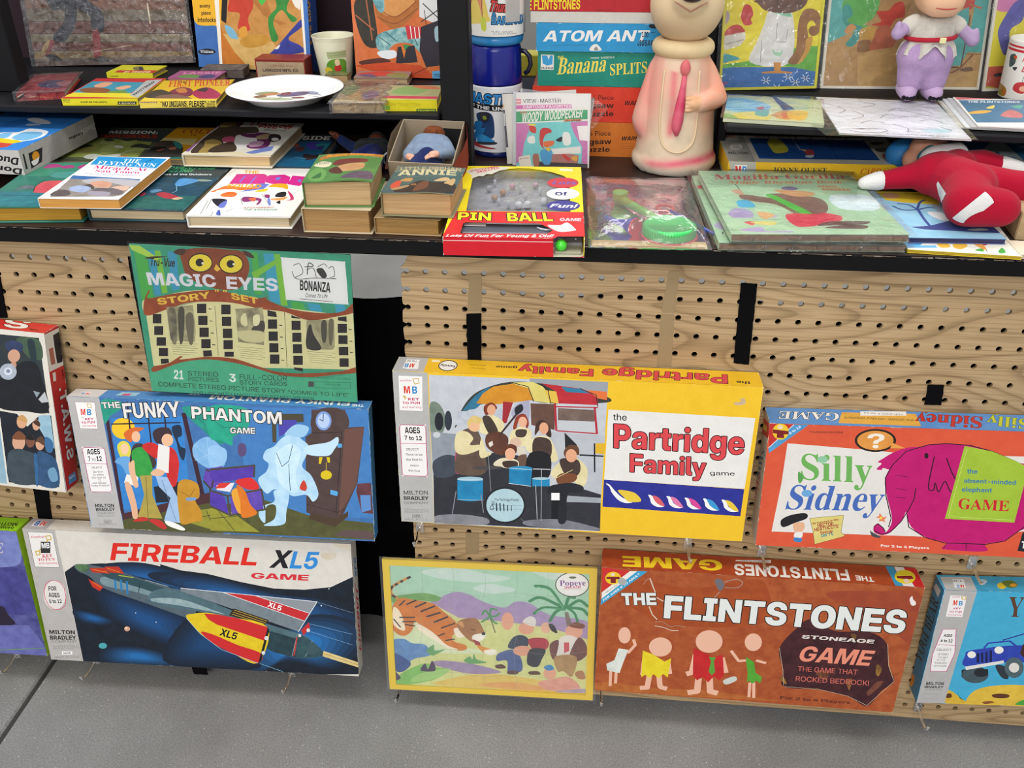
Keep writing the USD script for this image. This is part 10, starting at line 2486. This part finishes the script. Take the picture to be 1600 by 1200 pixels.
hp3_ = shell(body([((L(0.671, 0.222, 0.846), 0.0245), (L(0.677, 0.226, 0.850), 0.0225)), ((L(0.656, 0.214, 0.835), 0.018), (L(0.664, 0.217, 0.838), 0.019))], 0.003, 8), 'head', o, 'e0a890', 'vinyl', 'c88a6c'); shell(ball(L(0.690, 0.212, 0.843), 0.006), 'ear', hp3_, 'e0a08c', 'vinyl'); shell(ball(L(0.654, 0.206, 0.838), 0.006, (0.8, 1, 1)), 'ear', hp3_, 'e0988c', 'vinyl')
shell(body([((L(0.646, 0.250, 0.832), 0.021), (L(0.668, 0.258, 0.838), 0.022))], 0.003, 8), 'cap', o, '2f7cbc', 'vinyl', label='blue cap'); shell(body([((L(0.660, 0.190, 0.845), 0.0105), (L(0.668, 0.197, 0.852), 0.009)), ((L(0.660, 0.190, 0.845), 0.0095), (L(0.655, 0.180, 0.842), 0.007))], 0.002, 6), 'neck_bow', o, '24788c', 'cloth', label='teal bow at the neck')

# action figure lying in an open carton, and one lying behind the small books
t, s, w, d, h = placed('openbox', 'open_carton', 'open tan cardboard carton with a figure inside, beside the black post', 'box'); k = 0.0016; m = MB(); ins, ous = uni('a3937c'), uni('9a7a5c')
m.tm(chamfer(w, d, k, 0.0004, s), ins); m.tm(chamfer(w, d, k, 0.0004, s + [0, 0, 0.0165]), ins); m.tm(chamfer(k, d, h, 0.0004, s), ins); m.tm(chamfer(k, d, h, 0.0004, s + [w - k, 0, 0]), ins); m.tm(chamfer(w, k, h, 0.0004, s), ins); m.tm(chamfer(w, k, h, 0.0004, s + [0, d - k, 0]), ins); part(m, 'carton_walls', t, 'card')
for x, a in ((0.0, -1), (w, 1)):
    q = np.array([[x, 0, 0.01], [x + a * 0.006, d * 0.35, 0.012], [x + a * 0.008, d * 0.65, 0.012], [x + a * 0.004, d, 0.01], [x + a * 0.001, 0, h], [x + a * 0.008, d * 0.35, h], [x + a * 0.0095, d * 0.65, h], [x + a * 0.002, d, h]]) + s; ff = []
    for i in range(3): ff += [[i, i + 1, i + 5], [i, i + 5, i + 4], [i, i + 5, i + 1], [i, i + 4, i + 5]]
    part(MB().add(q, ff, uni('b4563c') if a > 0 else uni('a3937c')), 'side_flap', t, 'card')
bp, BRt, *_ = pose('openbox'); D2 = bp + BRt @ np.array([w / 2, d / 2 - 0.004, 0.0185]); o = thing('action_figure', 'jointed figure in a pale denim jacket and navy trousers, lying in the open carton', 'doll', D2, BRt)
shell(body([(((-0.010, 0.008, 0.018), 0.0165), ((0.010, 0.008, 0.018), 0.0165)), (((-0.013, 0.030, 0.020), 0.016), ((0.013, 0.030, 0.020), 0.016)), (((-0.020, 0.034, 0.020), 0.009), ((-0.031, 0.012, 0.014), 0.0085)), (((-0.031, 0.012, 0.014), 0.0085), ((-0.026, -0.010, 0.022), 0.0065)), (((0.020, 0.034, 0.020), 0.009), ((0.031, 0.006, 0.022), 0.0085)), (((0.031, 0.006, 0.022), 0.0085), ((0.020, -0.020, 0.036), 0.0065))], 0.0022, 8), 'denim_jacket', o, '8c9db6', col2='7c8fa8')
shell(body([(((0.0, -0.008, 0.017), 0.0165), ((0.0, -0.002, 0.018), 0.0165)), (((-0.009, -0.014, 0.017), 0.0145), ((-0.013, -0.042, 0.020), 0.0125)), (((0.009, -0.014, 0.017), 0.0145), ((0.013, -0.042, 0.020), 0.0125)), (((-0.013, -0.042, 0.020), 0.0125), ((-0.012, -0.052, 0.012), 0.0095)), (((0.013, -0.042, 0.020), 0.0125), ((0.012, -0.052, 0.012), 0.0095))], 0.0022, 8), 'trousers', o, '1e2a5c')
for sx, hx, hy, hz in ((-1, -0.024, -0.014, 0.026), (1, 0.017, -0.026, 0.0395)):
    shell(body([(((hx, hy, hz), 0.0052), ((hx - sx * 0.005, hy - 0.003, hz + 0.001), 0.0050))] + [(((hx - sx * 0.005, hy - 0.003 + (q_ - 1.5) * 0.0030, hz + 0.001), 0.0018), ((hx - sx * (0.013 + 0.0012 * (q_ in (1, 2))), hy - 0.006 + (q_ - 1.5) * 0.0030, hz - 0.002), 0.0014)) for q_ in range(4)] + [(((hx, hy - 0.004, hz), 0.0018), ((hx - sx * 0.004, hy - 0.009, hz + 0.001), 0.0015))], 0.0011, 4, 12), 'hand', o, 'e0a890', 'vinyl')
shell(body([(((0, 0.046, 0.019), 0.0095), ((0, 0.052, 0.022), 0.0115)), (((0, 0.052, 0.020), 0.0125), ((0, 0.056, 0.020), 0.0120))], 0.0018, 6), 'head', o, 'd8a080', 'vinyl'); shell(body([(((-0.004, 0.0555, 0.022), 0.0125), ((0.004, 0.0555, 0.022), 0.0125)), (((-0.008, 0.049, 0.025), 0.006), ((0.002, 0.0465, 0.0315), 0.005))], 0.0018, 5), 'hair', o, '8a4a28', 'cloth', '6c381c', label='reddish brown hair')
D1 = np.array([-0.135, 0.29, 0.785]); o = thing('action_figure', 'dark blue figure with an outstretched brown hand, lying behind the thick small books', 'doll', D1); L1 = lambda x, y, z: np.array([x, y, z]) - D1
shell(body([((L1(-0.148, 0.305, 0.803), 0.0165), (L1(-0.122, 0.312, 0.803), 0.0165)), ((L1(-0.145, 0.290, 0.803), 0.0165), (L1(-0.122, 0.293, 0.803), 0.0165))], 0.0025, 8), 'vest', o, '34383c', col2='2a2e32', label='charcoal vest')
shell(body([((L1(-0.132, 0.270, 0.803), 0.0175), (L1(-0.128, 0.280, 0.803), 0.0172)), ((L1(-0.142, 0.262, 0.802), 0.0155), (L1(-0.158, 0.215, 0.800), 0.0130)), ((L1(-0.122, 0.262, 0.802), 0.0155), (L1(-0.112, 0.212, 0.800), 0.0130)), ((L1(-0.158, 0.215, 0.800), 0.0130), (L1(-0.165, 0.175, 0.799), 0.0105)), ((L1(-0.112, 0.212, 0.800), 0.0130), (L1(-0.108, 0.172, 0.799), 0.0105))], 0.0025, 8), 'trousers', o, '26327c', col2='1e2866')
shell(body([((L1(-0.158, 0.308, 0.803), 0.0095), (L1(-0.172, 0.316, 0.804), 0.0085)), ((L1(-0.172, 0.316, 0.804), 0.0085), (L1(-0.189, 0.322, 0.813), 0.0072))], 0.002, 6), 'sleeve', o, '22305e'); shell(body([((L1(-0.114, 0.310, 0.803), 0.0095), (L1(-0.101, 0.290, 0.800), 0.0085)), ((L1(-0.101, 0.290, 0.800), 0.0085), (L1(-0.097, 0.262, 0.797), 0.0072))], 0.002, 6), 'sleeve', o, '26327c')
shell(body([((L1(-0.191, 0.322, 0.815), 0.0055), (L1(-0.197, 0.322, 0.819), 0.006))] + [((L1(-0.197, 0.319 + q_ * 0.0026, 0.819), 0.0022), (L1(-0.2045, 0.319 + q_ * 0.0026, 0.8235 + 0.0008 * (q_ in (1, 2))), 0.0018)) for q_ in range(4)] + [((L1(-0.194, 0.317, 0.8165), 0.0022), (L1(-0.198, 0.313, 0.821), 0.0018))], 0.0013, 4, 12), 'hand', o, '6c3a28', 'vinyl'); shell(body([((L1(-0.097, 0.258, 0.797), 0.0062), (L1(-0.0965, 0.247, 0.796), 0.0058))] + [((L1(-0.0995 + q_ * 0.0022, 0.245, 0.796), 0.002), (L1(-0.0995 + q_ * 0.0022, 0.237, 0.7945), 0.0017)) for q_ in range(4)], 0.0014, 4, 12), 'hand', o, '6c3a28', 'vinyl')
shell(ball(L1(-0.136, 0.342, 0.802), 0.0155, (0.9, 1.0, 1.0)), 'head', o, '6c3a28', 'vinyl'); shell(ball(L1(-0.136, 0.347, 0.803), 0.0155, (0.96, 0.9, 1.0)), 'hair', o, '1a1414')
part(MB().tm(tube([L1(-0.098 + 0.011 * math.cos(a), 0.268, 0.799 + 0.011 * math.sin(a)) for a in np.linspace(0, 2 * math.pi, 25)[:-1]], 0.0014, 8, True), uni('d8dce4')), 'wrist_band', o, 'gloss', True, 'white band at the wrist')
